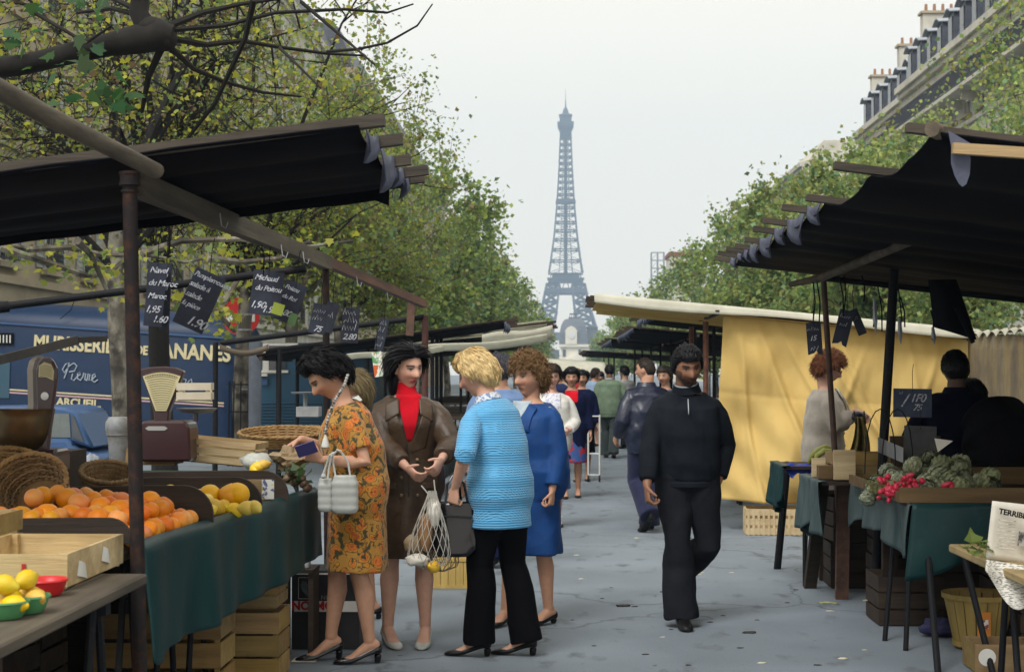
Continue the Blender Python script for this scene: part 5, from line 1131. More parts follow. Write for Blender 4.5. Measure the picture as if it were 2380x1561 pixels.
def brown_scale():
    d = 6.9; k = d / F; c = at(80, 1100, d); t = thing('brown_dial_scale', 'tall brown counter scale with rounded hood and deep metal bowl', 'scale', c); P = lambda u, v, dy=0: at(u, v, d) + V(0, dy, 0)
    m = MB(); m.prism([P(70, 1100), P(70, 1052), P(80, 1045), P(128, 1045), P(131, 1060), P(131, 1100)], (0, .2, 0)); m.build('base', M_mar, t, bevel=.01)
    prof = [P(78, 1050), P(84, 940), P(82, 860), P(87, 840), P(98, 829), P(110, 828), P(122, 836), P(131, 855), P(132, 880), P(122, 950), P(112, 1050)]
    m = MB(); m.prism(prof, (0, .03, 0)); m.build('face_housing', M_mar, t, bevel=.008)
    m = MB(); m.prism([p + V(-.02, .03, .004) for p in prof], (-.07, .12, 0)); m.build('hood', mat('brown_enamel', (.07, .04, .032), (.05, .03, .025), rough=.3, coat=.3, scale=3), t, bevel=.012)
    m = MB(); m.prism([P(90, 876, -.004), P(91, 850, -.004), P(103, 841, -.004), P(119, 846, -.004), P(126, 862, -.004), P(124, 884, -.004), P(108, 876, -.004)], (0, .004, 0)); dl = m.build('dial', M_dial, t)
    for i in range(6): m = MB(); m.tube([P(94, 852 + i * 4.4, -.005), P(108, 849 + i * 4.4, -.005), P(121, 854 + i * 4.4, -.005)], .0009, 4); m.build('graduation', M_ink, dl)
    m = MB(); m.lathe([(.002, 0), (.016, 0), (.018, .003), (.002, .004)], P(105, 920, -.004), 12, Matrix.Rotation(R(90), 3, 'X')); m.build('emblem', mat('silver_emblem', (.5, .5, .5), rough=.35), t)
    m = MB(); a = P(45, 1050, .02); m.lathe([(.03, -.02), (.06, 0), (.105, .03), (.130, .08), (.140, .15), (.146, .187), (.148, .190), (.138, .188), (.120, .08), (.02, .02)], a, 28, cap=False); m.build('bowl', mat('tarnished_brass', (.20, .14, .07), (.10, .075, .045), rough=.32, metal=.85, scale=4, contrast=(.35, .6)), t, smooth=True)
    m = MB(); m.tube([a + V(0, 0, -.1), a + V(0, 0, 0)], .03, 10); m.build('bowl_stem', M_mar, t)
    m = MB(); m.tube([P(68, 1046, .02), P(130, 1046, .02)], .006, 6); m.build('chrome_edge', M_zinc, t)
brown_scale()
a = at(-60, 1120, 7.1); b = at(140, 1052, 7.1); m = MB(); m.bb((a.x, 7.12, .885), (b.x, 7.5, b.z)); m.solo('dark_scale_stand', M_wood_dark, 'dark wooden box carrying the brown counter scale', 'box')
# slanting dark board over the brown scale and the zinc tapering pail
m = MB(); m.beam(at(-40, 846, 7.6), at(180, 790, 8.0), .02, .045); m.beam(at(180, 790, 8.0), at(246, 787, 8.3), .02, .03)
m.solo('slanting_board', mat('dark_edge_board', (.03, .028, .026), (.055, .05, .045), rough=.6, scale=8), 'dark slanting board edge above the brown counter scale', 'board')
d = 7.7; c = at(273, 1092, d); m = MB(); m.lathe([(.030, 0), (.034, .01), (.040, .06), (.046, .13), (.050, .17), (.056, .172), (.056, .19), (.060, .2), (.060, .235), (.045, .262), (.002, .262)], c, 16); m.solo('zinc_pail', mat('worn_zinc', (.30, .32, .34), (.18, .16, .13), rough=.6, scale=12, contrast=(.4, .65), metal=.2), 'tapering grey zinc scoop pail standing behind the near post', 'pail', smooth=True)
crate('slatted_crate', 'pale slatted crate propped at an angle behind the curved dividers', at(480, 1075, 8.8) + V(0, .1, 0), (.58, .30, .135), slats=3, tilt=R(5), rotz=-.06, slit=.013)
crate('low_board_crate', 'low brown tray under the slatted crate', at(330, 1080, 8.7) + V(.05, .1, 0), (.28, .25, .09), slats=1, mw=M_crate_dull)
m = MB()
rr = random.Random(5)
def lump(c, r, n=10, sc=(1, 1, .6), amp=.25):
    m = MB(); m.ball(c, r, 16, 10, sc); c = Vector(c)
    for v_ in m.v:
        q = (v_ - c) / r; v_ += q * r * amp * (nz(q.x * 2.1 + c.x * 9, q.y * 2.1, q.z * 2.1) + .6 * nz(q.x * 6, q.y * 6, q.z * 6 + c.y))
    return m
M_plastic = mat('clear_plastic_bag', (.62, .64, .60), (.45, .48, .44), rough=.3, scale=12, trans=.3)
lump(at(598, 1072, 8.5), .075, sc=(1.2, 1, .6)).solo('plastic_bag', M_plastic, 'crumpled clear plastic bag of yellow fruit near the outstretched hand', 'bag', smooth='full')
lump(at(672, 1066, 8.55), .075, sc=(1.15, .9, .7), amp=.8).solo('brown_paper_bag', mat('brown_paper', (.30, .22, .13), (.22, .16, .09), rough=.8, scale=12), 'crumpled brown paper bag beside the green oilcloth end', 'bag')
for u, v in ((668, 1112), (684, 1120), (700, 1112), (690, 1100), (676, 1098), (706, 1124), (714, 1134)): lump(at(u, v, 8.3), .026, sc=(1, 1, .9), amp=.2).solo('onion', mat('onion_skin', (.16, .10, .06), (.09, .05, .035), rough=.5, scale=25), 'brown onion at the far end of the green-fronted counter', 'onion', 'onions at the counter end', smooth='full')
_c = np.array([tuple(at(random.gauss(690, 16), random.gauss(1104, 9), random.uniform(8.2, 8.45))) for _ in range(60)]); o = link('leaf_greens', leaf_mesh('leaf_greens', _c, .05, np.array([(.05, .09, .03)] * 60) * RNG.uniform(.5, 1.5, (60, 1)))); tag(o, 'dark green vegetable leaves beside the onions on the counter', 'leaves', kind='stuff')
lump(at(212, 1092, 8.6), .075, sc=(.9, .8, 1.1), amp=.5).solo('white_sack', mat('white_sack', (.30, .33, .37), (.18, .2, .24), rough=.8, scale=8), 'pale paper sack standing behind the wicker baskets', 'sack', smooth='full')
for (u, v, s) in ((600, 1085, 1.0), (612, 1080, .9), (592, 1090, .9)): fruit('l', at(u, v, 8.42), 'yellow fruit showing through the plastic bag', 'fruit', 'fruit in the plastic bag', s)
t = thing('white_pan_scale', 'chrome and white flat-pan scale farther down the counter', 'scale', at(712, 975, 10.5)); P = lambda u, v, dy=0: at(u, v, 10.5) + V(0, dy, 0)
m = MB(); m.bb(P(688, 968), P(740, 945) + V(0, .15, 0)); m.build('body', mat('chrome_body', (.5, .52, .54), (.3, .32, .35), rough=.3, metal=.6, scale=9), t)
m = MB(); m.lathe([(.01, 0), (.09, 0), (.10, .012), (.01, .008)], P(705, 915, .08), 18); m.build('pan', M_zinc, t)
m = MB(); m.tube([P(705, 945, .08), P(705, 915, .08)], .014, 8); m.build('pan_stem', M_zinc, t)
# below the counter: dark cloths and crates added to keep light out
for nm, lb, x, y0, y1, z1 in (('added_shade_cloth', 'dark cloth added to block light behind the fruit counter legs', -3.15, 5.6, 9.0, .84), ('added_shade_cloth', 'dark cloth added to block light behind the plank table', -2.42, 3.2, 5.2, .86)):
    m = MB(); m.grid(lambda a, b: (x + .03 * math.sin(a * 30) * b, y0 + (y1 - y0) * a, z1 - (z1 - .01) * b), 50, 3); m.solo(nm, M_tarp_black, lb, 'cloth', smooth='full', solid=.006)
m = MB(); m.grid(lambda a, b: (-2.42 - .75 * a, 5.25 + .02 * math.sin(a * 20), .86 - .85 * b), 20, 3); m.solo('added_shade_cloth', M_tarp_black, 'dark cloth added to block light between the plank table and the fruit counter', 'cloth', smooth='full', solid=.006)
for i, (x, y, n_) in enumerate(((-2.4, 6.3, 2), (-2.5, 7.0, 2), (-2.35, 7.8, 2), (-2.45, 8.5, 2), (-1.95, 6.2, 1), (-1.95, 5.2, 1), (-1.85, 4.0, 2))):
    for j in range(n_): crate('added_shade_crate', 'dark crate added to darken the space under the fruit tables', (x, y, j * .33), (.48, .36, .32), slats=3, mw=M_wood_dark, group='crates added under the fruit tables', rotz=random.uniform(-.1, .1))  # crates added to deepen the dark below the fruit tables
bc = crate('big_crate', 'large yellow-brown lidded crate with red print under the counter', (-1.92, 7.62, .0), (.62, .34, .40), slats=3, mw=M_crate_dull, slit=.02)
for x, z, w, h in ((-.12, .075, .09, .008), (-.12, .055, .11, .006), (-.12, .036, .10, .007), (-.13, .10, .045, .014), (-.13, .118, .03, .01)):
    m = MB(); m.box((x, -.1725, z), (w, .002, h)); link('red_print', m.mesh('red_print', mat('faded_red_ink', (.32, .07, .03), (.30, .17, .06), rough=.8, scale=120, contrast=(.45, .55))), bc)
me = text_mesh('L', .085, ext=.0008); me.materials.clear(); me.materials.append(mat('blue_ink', (.05, .07, .12), rough=.8)); me.transform(Matrix.Translation((0, -.1725, .26)) @ Matrix.Rotation(R(90), 4, 'X')); link('stencil', me, bc)
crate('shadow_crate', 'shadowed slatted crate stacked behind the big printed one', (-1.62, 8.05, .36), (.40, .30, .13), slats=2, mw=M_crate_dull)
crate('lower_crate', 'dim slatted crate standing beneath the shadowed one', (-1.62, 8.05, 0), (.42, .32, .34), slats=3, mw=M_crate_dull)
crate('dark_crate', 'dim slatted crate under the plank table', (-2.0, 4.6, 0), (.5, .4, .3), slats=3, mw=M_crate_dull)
kc = thing('black_printed_carton', 'black carton with a white plant emblem and red-lettered band by the counter leg', 'box', (-1.25, 8.95, 0)); P = lambda u, v, dy=0: at(u, v, 8.8) + V(0, dy, 0)
m = MB(); a = P(678, 1325); b = P(836, 1442); m.bb((a.x, 8.8, 0), (b.x, 9.1, a.z)); m.build('box', mat('black_carton', (.012, .013, .018), (.03, .03, .035), rough=.6, scale=4), kc)
m = MB(); m.bb(P(684, 1420, -.004), P(834, 1396, -.001)); m.build('white_band', M_white, kc)
m = MB(); m.bb(P(684, 1334, -.004), P(834, 1331, -.001)); m.build('white_line', M_white, kc)
put_text(kc, 'lettering', 'TOMSON', .066, mtx(P(794, 1397, -.006), (-1, 0, 0), (0, 0, -1)), MR, bold=.003, ext=.001)
put_text(kc, 'lettering', 'NH', .034, mtx(P(746, 1392, -.006), (1, 0, 0), (0, 0, 1)), mat('dim_white_print', (.25, .25, .25), rough=.8), ext=.001)
m = MB()
for fr in (((694, 1341), (738, 1341)), ((694, 1390), (738, 1390)), ((694, 1341), (694, 1390)), ((738, 1341), (738, 1390))): m.beam(P(*fr[0], -.004), P(*fr[1], -.004), .003, .003)
m.build('emblem_frame', M_white, kc)
m = MB(); m.prism([P(u, v, -.005) for u, v in ((716, 1385), (703, 1372), (699, 1358), (703, 1349), (711, 1350), (716, 1358), (722, 1349), (731, 1350), (734, 1360), (728, 1375))], (0, .003, 0)); m.build('emblem', mat('dull_teal_print', (.10, .15, .17), (.20, .25, .26), rough=.8, scale=30), kc)
yc = crate('yellow_slat_crate', 'upright yellow slatted crate standing on the asphalt behind the string bag', (-.80, 11.45, 0), (.33, .28, .215), slats=1, mw=woodx('yellow_crate_wood', (.56, .40, .13), (.46, .31, .09), ax=2, dirt=.7))
for i in range(6): m = MB(); m.box((-.137 + i * .055, -.1435, .108), (.049, .006, .18)); link('slat', m.mesh('slat', MATS['yellow_crate_wood']), yc)
for z in (.012, .204): m = MB(); m.box((0, -.150, z), (.335, .006, .022)); link('cross_slat', m.mesh('cross_slat', MATS['yellow_crate_wood']), yc)
t = thing('white_bottle', 'small white plastic bottle standing under the counter end', 'bottle', at(713, 1318, 8.6)); c = ORG[t.name]
m = MB(); m.lathe([(.02, 0), (.022, .004), (.022, .05), (.016, .066), (.009, .075)], c, 12); m.build('body', mat('pale_grey_plastic', (.55, .58, .62), rough=.4), t, smooth=True); m = MB(); m.lathe([(.012, .075), (.012, .09), (.006, .094)], c, 10); m.build('cap', M_white, t)
m = MB(); m.bb((c.x - .14, 8.5, c.z - .02), (c.x + .05, 8.75, c.z - .001)); m.bb((c.x - .14, 8.52, 0), (c.x - .11, 8.73, c.z - .021)); m.bb((c.x + .02, 8.52, 0), (c.x + .049, 8.73, c.z - .021)); m.solo('low_stool', M_wood_dark, 'dark low stool carrying the white plastic bottle', 'stool')
# ================================================================== right-hand stall goods
def draped_table(name, label, x0, x1, y0, y1, z, drop, near_face=True, legm=None, legs=(), seed=0, clf=None, cl=None):
    t = thing(name, label, 'table', ((x0 + x1) / 2, (y0 + y1) / 2, 0)); cl = cl or M_tarp_green
    m = MB(); m.bb((x0 + .02, y0 + .02, z - .03), (x1, y1 - .02, z - .008)); m.build('board', M_wood_dark, t)
    def side(a, b):
        if b < .06: return (x0 + .05 - .05 * b / .06, y0 + (y1 - y0) * a, z + .006 * math.sin(b / .06 * 3.14))
        q = (b - .06) / .94; h = drop * (1 + .16 * math.sin(a * 6 + seed) + .1 * math.sin(a * 13))
        return (x0 - .012 - (.035 * math.sin(a * 19 + seed + 1.3 * q) + .018 * math.sin(a * 43 + 2 * math.sin(a * 9))) * q ** .7, y0 + (y1 - y0) * a, z - h * q)
    m = MB(); m.grid(side, 60, 14); m.build('cloth_front', clf or cl, t, smooth='full', solid=.004)
    if near_face:
        def nf(a, b):
            if b < .06: return (x0 + (x1 - x0) * a, y0 + .05 - .05 * b / .06, z + .006 * math.sin(b / .06 * 3.14))
            q = (b - .06) / .94; h = drop * (.95 + .55 * math.exp(-(a / .16) ** 2) + .15 * math.sin(a * 7 + seed))
            return (x0 + (x1 - x0) * a - .05 * q * math.exp(-(a / .1) ** 2), y0 - .012 - (.03 * math.sin(a * 15 + 2 * q) + .03 * math.exp(-((a - .12) / .05) ** 2)) * q, z - h * q)
        m = MB(); m.grid(nf, 50, 14); m.build('cloth_side', cl, t, smooth='full', solid=.004)
    for (x, y, x2, y2, w, kind) in legs:
        m = MB()
        if kind == 'pipe': m.tube([(x, y, z - .03), (x2, y2, 0)], w / 2, 8)
        else: m.beam((x, y, z - .03), (x2, y2, 0), w, w * .6)
        m.build('leg', M_steel_dark if kind == 'pipe' else (M_wood_dark if kind == 'wood' else M_wood_red), t)
    return t
CL2 = mat('faded_green_oilcloth', (.070, .098, .100), (.026, .052, .056), rough=.55, scale=3, stretch=(4, 4, .4), bump=.3, bscale=6, contrast=(.35, .7))
draped_table('vegetable_table', 'green-draped table heaped with artichokes and radishes', 1.90, 3.5, 8.55, 10.25, .84, .25, seed=1, legs=[(1.98, 9.3, 1.88, 9.18, .03, 'pipe'), (2.0, 9.0, 1.93, 8.86, .03, 'pipe'), (2.0, 8.7, 1.94, 8.15, .036, 'pipe'), (2.15, 8.7, 2.22, 8.15, .036, 'pipe'), (3.2, 8.8, 3.2, 8.7, .04, 'pipe'), (3.2, 10, 3.2, 10.1, .04, 'pipe'), (2.1, 10.1, 2.1, 10.1, .09, 'wood')], cl=M_tarp_green, clf=CL2)
draped_table('vegetable_table', 'faded green draped table with a wooden crate on it, beside the brown post', 1.70, 2.9, 10.35, 11.15, .84, .35, seed=3, near_face=False, legs=[(1.84, 11.05, 1.80, 11.4, .085, 'wood'), (1.92, 10.7, 1.93, 10.85, .085, 'brown'), (2.7, 10.5, 2.7, 10.5, .05, 'wood'), (2.7, 11, 2.7, 11, .05, 'wood')], cl=CL2)
draped_table('vegetable_table', 'green-draped table end with courgettes and blue paper before the woman in beige', 1.60, 2.7, 11.3, 11.95, .885, .30, seed=5, near_face=False, legs=[(1.76, 12.2, 1.72, 12.5, .06, 'pipe'), (1.78, 11.5, 1.78, 11.5, .03, 'pipe'), (2.6, 11.5, 2.6, 11.5, .04, 'pipe'), (2.6, 12.2, 2.6, 12.2, .04, 'pipe')], cl=M_tarp_green)
# trestle stool behind
t = thing('trestle_stool', 'thin-legged dark stool on the asphalt behind the wide table legs', 'stool', (2.08, 12.75, 0))
for x, x2 in ((2.03, 2.0), (2.2, 2.25)):
    for y in (12.6, 12.9): m = MB(); m.tube([(x, y, .55), (x2, y, 0)], .013, 6); m.build('leg', M_steel_dark, t)
m = MB(); m.bb((1.98, 12.55, .55), (2.26, 12.95, .575)); m.build('seat', M_wood_dark, t); m = MB(); m.tube([(2.02, 12.6, .2), (2.23, 12.6, .2)], .011, 6); m.build('rung', M_steel_dark, t)
# artichokes
M_art = mat('artichoke_leaf', (.30, .33, .19), (.09, .115, .06), rough=.6, scale=38, contrast=(.42, .6))
M_art2 = mat('pale_artichoke_leaf', (.40, .43, .30), (.16, .19, .12), rough=.6, scale=38, contrast=(.42, .6))
def artichoke_mesh(mt, seed):
    rnd = random.Random(seed); m = MB(); m.ball((0, 0, .05), .038, 10, 8, (1, 1, 1.1))
    for row in range(7):
        ph = -.9 + row * .38; n = max(4, int(11 * math.cos(ph * .75)))
        for i in range(n):
            th = 2 * math.pi * (i + .5 * (row % 2)) / n + rnd.uniform(-.08, .08); r = .046 * math.cos(ph) + .004; z = .05 + .05 * math.sin(ph)
            o = V(math.cos(th), math.sin(th), 0); s = V(-math.sin(th), math.cos(th), 0); up = (V(0, 0, 1) * math.cos(ph * .8) - o * (math.sin(ph) * .8 - .25)).normalized(); b = o * r + V(0, 0, z)
            w = .018; q = [b - up * .018, b - s * w + o * -.004, b + up * .012 - s * w * .8, b + up * .034 + o * .002, b + up * .012 + s * w * .8, b + s * w + o * -.004, b + o * .008]
            k = len(m.v); m.v += [Vector(x) for x in q]; m.f += [(k, k + 1, k + 6), (k + 1, k + 2, k + 6), (k + 2, k + 3, k + 6), (k + 3, k + 4, k + 6), (k + 4, k + 5, k + 6), (k + 5, k, k + 6)]
    m.tube([(0, 0, .015), (.01, 0, -.05)], .012, 8)
    return m.mesh('artichoke', mt, True)
for _m in (M_art, M_art2): vary(_m, .02, .25, .15)
AM = [artichoke_mesh(M_art, 1), artichoke_mesh(M_art2, 2), artichoke_mesh(M_art, 3)]
rr = random.Random(31)
for i, (u, v, d, s, k) in enumerate(((2045, 1107, 9.6, 1.0, 1), (2075, 1100, 9.7, 1.1, 1), (2100, 1112, 9.45, 1.0, 1), (2062, 1122, 9.35, .95, 1), (2120, 1090, 9.75, 1.1, 1), (2145, 1078, 9.8, 1.05, 0), (2152, 1098, 9.5, 1.35, 0), (2195, 1090, 9.6, 1.25, 0), (2180, 1110, 9.3, 1.2, 0), (2212, 1112, 9.3, 1.15, 0), (2232, 1098, 9.5, 1.1, 2), (2090, 1125, 9.2, 1.0, 1), (2130, 1118, 9.25, 1.1, 1), (2225, 1120, 9.2, 1.0, 2), (2255, 1110, 9.4, 1.1, 2), (2160, 1065, 9.9, 1.0, 0), (2020, 1125, 9.5, .9, 1), (2035, 1138, 9.2, .85, 1), (2280, 1105, 9.5, 1.1, 2), (2270, 1122, 9.2, 1.0, 0), (2300, 1118, 9.3, 1.1, 2), (2110, 1075, 9.9, 1.1, 0), (2180, 1072, 9.8, 1.15, 0), (2215, 1075, 9.8, 1.1, 0), (2245, 1085, 9.7, 1.1, 2), (2070, 1085, 9.8, 1.0, 1), (2165, 1125, 9.1, 1.1, 1), (2200, 1128, 9.05, 1.0, 0), (2240, 1130, 9.05, 1.0, 2))):
    o = link('artichoke', AM[k]); p = at(u, v, d); p.z = max(p.z, .87); o.location = p - V(0, 0, .05); o.rotation_euler = (rr.uniform(-1.4, 1.4), rr.uniform(-1.3, 1.3), rr.uniform(0, 6)); o.scale = (s,) * 3
    tag(o, 'green artichoke heaped on the draped vegetable table' if k != 1 else 'pale greyish artichoke on the aisle side of the heap', 'artichoke', 'artichokes on the vegetable table')
M_rad = mat('radish_skin', (.48, .018, .055), (.55, .10, .14), rough=.35, scale=9, contrast=(.5, .8))
m = MB(); m.ball((0, 0, 0), .016, 10, 8, (1, 1, 1.35))
for v_ in m.v:
    if v_.z < -.016: v_.z -= .010
RM = m.mesh('radish', M_rad, 'full')
for i in range(46):
    u, v = (rr.gauss(2105, 26), rr.gauss(1121, 10)) if i < 30 else (rr.gauss(2068, 12), rr.gauss(1146, 9))
    if i > 43: u, v = rr.uniform(2195, 2215), 1128
    o = link('radish', RM); o.location = at(u, v, 8.95 if i < 30 else 8.75); o.rotation_euler = (rr.uniform(0, 6), rr.uniform(0, 6), 0); s = rr.uniform(.85, 1.2); o.scale = (s,) * 3
    tag(o, 'red radish in the bunch before the artichokes', 'radish', 'radishes on the vegetable table')
cs = np.array([tuple(at(rr.gauss(2055, 22), rr.gauss(1128, 10), rr.uniform(8.8, 9.2))) for _ in range(90)]); tn = np.array([(.20, .23, .08)] * 90) * RNG.uniform(.5, 1.4, (90, 1))
o = link('radish_tops', leaf_mesh('radish_tops', cs, .034, tn)); tag(o, 'loose yellow-green radish leaves at the aisle side of the artichokes', 'leaves', kind='stuff')
# wooden display box edge and crates
M_boxw = woodx('brown_box_wood', (.16, .10, .042), (.09, .055, .022), 0)
t = thing('display_box', 'brown wooden display box edging the artichokes and radishes', 'box', (2.7, 9.1, .84))
m = MB(); m.bb((at(2083, 0, 8.62).x, 8.60, .843), (3.45, 8.625, .925)); m.build('front_board', M_boxw, t); m = MB(); m.bb((at(2083, 0, 8.62).x, 8.626, .843), (at(2083, 0, 8.62).x + .02, 10.1, .90)); m.build('side_board', M_boxw, t); m = MB(); m.bb((2.12, 10.05, .843), (3.45, 10.07, .95)); m.build('back_board', M_boxw, t)
crate('vegetable_crate', 'wooden slatted crate with pale corner post beside the brown post', at(2000, 1112, 10.6) + V(.02, .1, 0), (.42, .34, .17), slats=2, mw=M_crate_dull, post=.05)
m = MB(); a = at(1962, 1045, 10.42); m.bb((a.x - .07, 10.40, .845), (a.x + .07, 10.43, a.z)); m.solo('pale_crate_end', M_crate, 'pale crate end board standing at the corner of the faded table', 'board')
m = MB(); a = at(1905, 1105, 10.7); m.bb((a.x - .05, 10.70, .845), (a.x + .04, 10.73, .97)); m.solo('crate_end', M_crate, 'short pale crate end next to the blue paper', 'board')
m = MB(); a = at(1925, 1125, 10.5); m.bb((a.x - .06, 10.5, .845), (a.x + .10, 10.6, .93)); m.solo('brown_block', M_boxw, 'small brown wooden box on the faded green table', 'box')
m = MB(); a = at(2070, 1030, 10.2); m.bb((a.x, 10.2, .95), (a.x + .32, 10.24, 1.14)); m.bb((a.x + .02, 10.3, .9), (a.x + .3, 10.5, .95)); m.solo('dark_cash_box', mat('dark_brown_panel', (.05, .035, .02), (.08, .05, .025), rough=.7, scale=6), 'dark brown box standing below the chalkboard', 'box')
m = MB(); m.grid(lambda a, b: tuple(at(2040 + 60 * a, 1015 + 25 * a + 35 * b, 10.0 + .05 * math.sin(4 * a))), 6, 3); m.solo('grey_tray', mat('grey_tray_metal', (.25, .27, .30), (.35, .36, .38), rough=.4, scale=6), 'bent pale grey tray edge behind the artichokes', 'tray', solid=.004)
m = MB(); A = [at(2172, 1018, 9.1), at(2215, 1024, 9.1), at(2180, 1050, 9.1)]; m.prism(A, (0, .003, 0)); m.solo('white_paper_cone', M_paper, 'white folded paper corner behind the grey slate', 'paper')
t = thing('wire_arches', 'thin dark wire arches standing over the vegetable crate', 'wire', at(2060, 1000, 9.9))
for du in (0, 40): m = MB(); m.tube([at(2010 + du + 36 * (1 - math.cos(a)), 1100 - 150 * math.sin(a) ** .8, 9.9) for a in [i * math.pi / 10 for i in range(11)]], .004, 5); m.build('wire', M_steel_dark, t)
# courgettes, blue paper
M_cour = mat('courgette_skin', (.22, .25, .05), (.34, .34, .09), rough=.35, scale=4, stretch=(4, 4, 1))
for i, (pts, r) in enumerate((([(1880, 1078), (1886, 1060), (1900, 1045), (1920, 1038), (1938, 1045)], .021), ([(1893, 1078), (1900, 1058), (1915, 1048), (1935, 1050), (1945, 1060)], .024), ([(1905, 1070), (1925, 1066), (1946, 1070)], .022))):
    pp = [at(u, v, 11.55 - .05 * i) for u, v in pts]; m = MB(); m.tube(pp, [r * .5] + [r] * (len(pp) - 2) + [r * .55], 10); m.solo('courgette', M_cour, 'curved yellow-green courgette lying on the blue paper', 'courgette', 'courgettes on the blue paper', smooth='full')
m = MB(); m.grid(lambda a, b: tuple(at(1832 + 110 * a, 1078 + 6 * a, 11.4) + V(-.03 * b, -.05 * b - .3 * (1 - b) * 0, .004 + .02 * nz(a * 9, b * 5) - .09 * b * (.6 + .5 * math.sin(a * 11) ** 2))), 24, 8); m.solo('blue_paper', mat('bright_blue_paper', (.022, .055, .42), (.08, .13, .55), rough=.5, scale=8), 'crumpled bright blue paper hanging over the table edge', 'paper', smooth='full', solid=.002)
# near plank table, newspapers, basket
table('plank_table', 'bare wooden plank table holding the newspapers', 1.70, 2.6, 5.3, 6.95, .80, boards=3, mw=woodx('yellowish_plank', (.36, .27, .13), (.27, .20, .09), 1), legsets=(6.3,))
t = thing('table_trestle', 'broad wooden trestle leg under the newspaper table', 'trestle', (1.9, 6.2, 0))
for x, x2, mm in ((2.06, 2.02, M_wood_grey), (1.93, 1.86, M_wood_dark)): m = MB(); m.beam((x, 6.4, .76), (x2 + .04, 6.25, 0), .085, .05); m.build('leg', mm if mm is M_wood_dark else woodx('ochre_leg_wood', (.22, .15, .06), (.13, .09, .035), 2), t)
def news_mat():
    m = bpy.data.materials.new('newsprint'); m.use_nodes = True; n = m.node_tree.nodes; l = m.node_tree.links; b = n['Principled BSDF']; b.inputs['Roughness'].default_value = .85
    tc = n.new('ShaderNodeTexCoord'); mp = n.new('ShaderNodeMapping'); mp.inputs['Scale'].default_value = (60, 60, 260); l.new(tc.outputs['Object'], mp.inputs[0]); t = n.new('ShaderNodeTexNoise'); t.inputs['Scale'].default_value = 1.0; l.new(mp.outputs[0], t.inputs[0])
    r = n.new('ShaderNodeValToRGB'); r.color_ramp.elements[0].position = .47; r.color_ramp.elements[0].color = (.60, .58, .52, 1); r.color_ramp.elements[1].position = .62; r.color_ramp.elements[1].color = (.16, .16, .15, 1); l.new(t.outputs[0], r.inputs[0]); l.new(r.outputs[0], b.inputs['Base Color']); return m
M_news = news_mat()
nt_ = thing('newspaper', 'folded newspaper with black headline standing on the plank table', 'newspaper', at(2340, 1310, 6.25))
P = lambda u, v, dy=0: at(u, v, 6.25) + V(0, dy, 0)
m = MB(); m.grid(lambda a, b: tuple(P(2306 - 12 * b + 190 * a, 1163 + 135 * b + 24 * a + 8 * a * b, .05 * math.sin(2.5 * a) + .02 * b)), 14, 10); m.build('sheet', M_paper, nt_, smooth='full', solid=.003)
ph = M_black; ex = (P(2420, 1207) - P(2320, 1187)); ez = P(2318, 1163) - P(2312, 1228)
put_text(nt_, 'headline', 'TERRIBLE DA', .030, mtx(P(2320, 1192, -.006), ex, ez), M_black, bold=.0012, ext=.0005)
m = MB(); m.grid(lambda a, b: tuple(P(2372 + 70 * a - 4 * b, 1235 + 34 * b + 8 * a, .02)), 2, 2); m.build('photo', mat('news_photo', (.05, .05, .05), (.35, .34, .32), rough=.8, scale=30, contrast=(.45, .55)), nt_, solid=.001)
for k in range(9): m = MB(); m.grid(lambda a, b: tuple(P(2318 + 45 * a, 1206 + 8 * k + 5 * a + 2 * b, .002 + .012 * a)), 2, 1); m.build('text_lines', M_news, nt_, solid=.0008)
m = MB(); m.grid(lambda a, b: tuple(at(2292 + 130 * a - 2 * b, 1300 + 20 * a + 105 * b * math.sin(.5 + 1.9 * a) ** 2, 6.1 - .08 * b + .03 * math.sin(7 * a))), 18, 14); m.solo('hanging_newspaper', M_news, 'loose newspaper sheet hanging over the front of the plank table', 'newspaper', smooth='full', solid=.002)
cs = np.array([tuple(at(rr.gauss(2282, 14), rr.gauss(1268, 10), rr.uniform(6.2, 6.5))) for _ in range(30)]); tn = np.array([(.20, .26, .07)] * 30) * RNG.uniform(.6, 1.3, (30, 1))
o = link('cabbage_leaves', leaf_mesh('cabbage_leaves', cs, .060, tn, lobed=False, flat=.8)); tag(o, 'limp green cabbage leaves beside the headline newspaper', 'leaves', kind='stuff')
def stave_basket():
    c = V(2.36, 8.95, .0); t = thing('stave_basket', 'tall round stave basket with an orange label under the vegetable table', 'basket', c)
    st = mat('basket_stave', (.36, .26, .08), (.26, .18, .05), rough=.7, scale=6, stretch=(3, 3, .5)); n = 18
    for i in range(n):
        a0 = 2 * math.pi * i / n; m = MB(); w = .9 * math.pi / n
        m.loft([[c + V(r * math.cos(a0 + q), r * math.sin(a0 + q), z) for r, q in ((ra, -w), (ra, w), (ra - .006, w), (ra - .006, -w))] for ra, z in ((.135, .01), (.165, .16), (.195, .30))]); m.build('stave', st, t)
    for z, r in ((.285, .200), (.02, .143)): m = MB(); m.lathe([(r - .006, z), (r + .004, z), (r + .006, z + .028), (r - .004, z + .028)], c, 36, cap=False); m.build('hoop', st, t)
    m = MB(); a = math.atan2(-1, -.12); m.prism([c + V(.176 * math.cos(a + q), .176 * math.sin(a + q) - .012, z) for q, z in ((-.2, .09), (.2, .09), (.2, .23), (-.2, .23))], (0, -.003, 0)); lb = m.build('label', mat('orange_label', (.55, .20, .03), rough=.7), t)
    m = MB(); m.box(c + V(-.02, -.196, .165), (.04, .003, .05)); m.build('label_picture', mat('label_pic', (.65, .65, .6), (.25, .05, .04), rough=.7, scale=40, contrast=(.5, .55)), lb)
    m = MB(); m.lathe([(.01, .01), (.135, .01), (.135, .02), (.01, .02)], c, 18); m.build('base', st, t)
stave_basket()
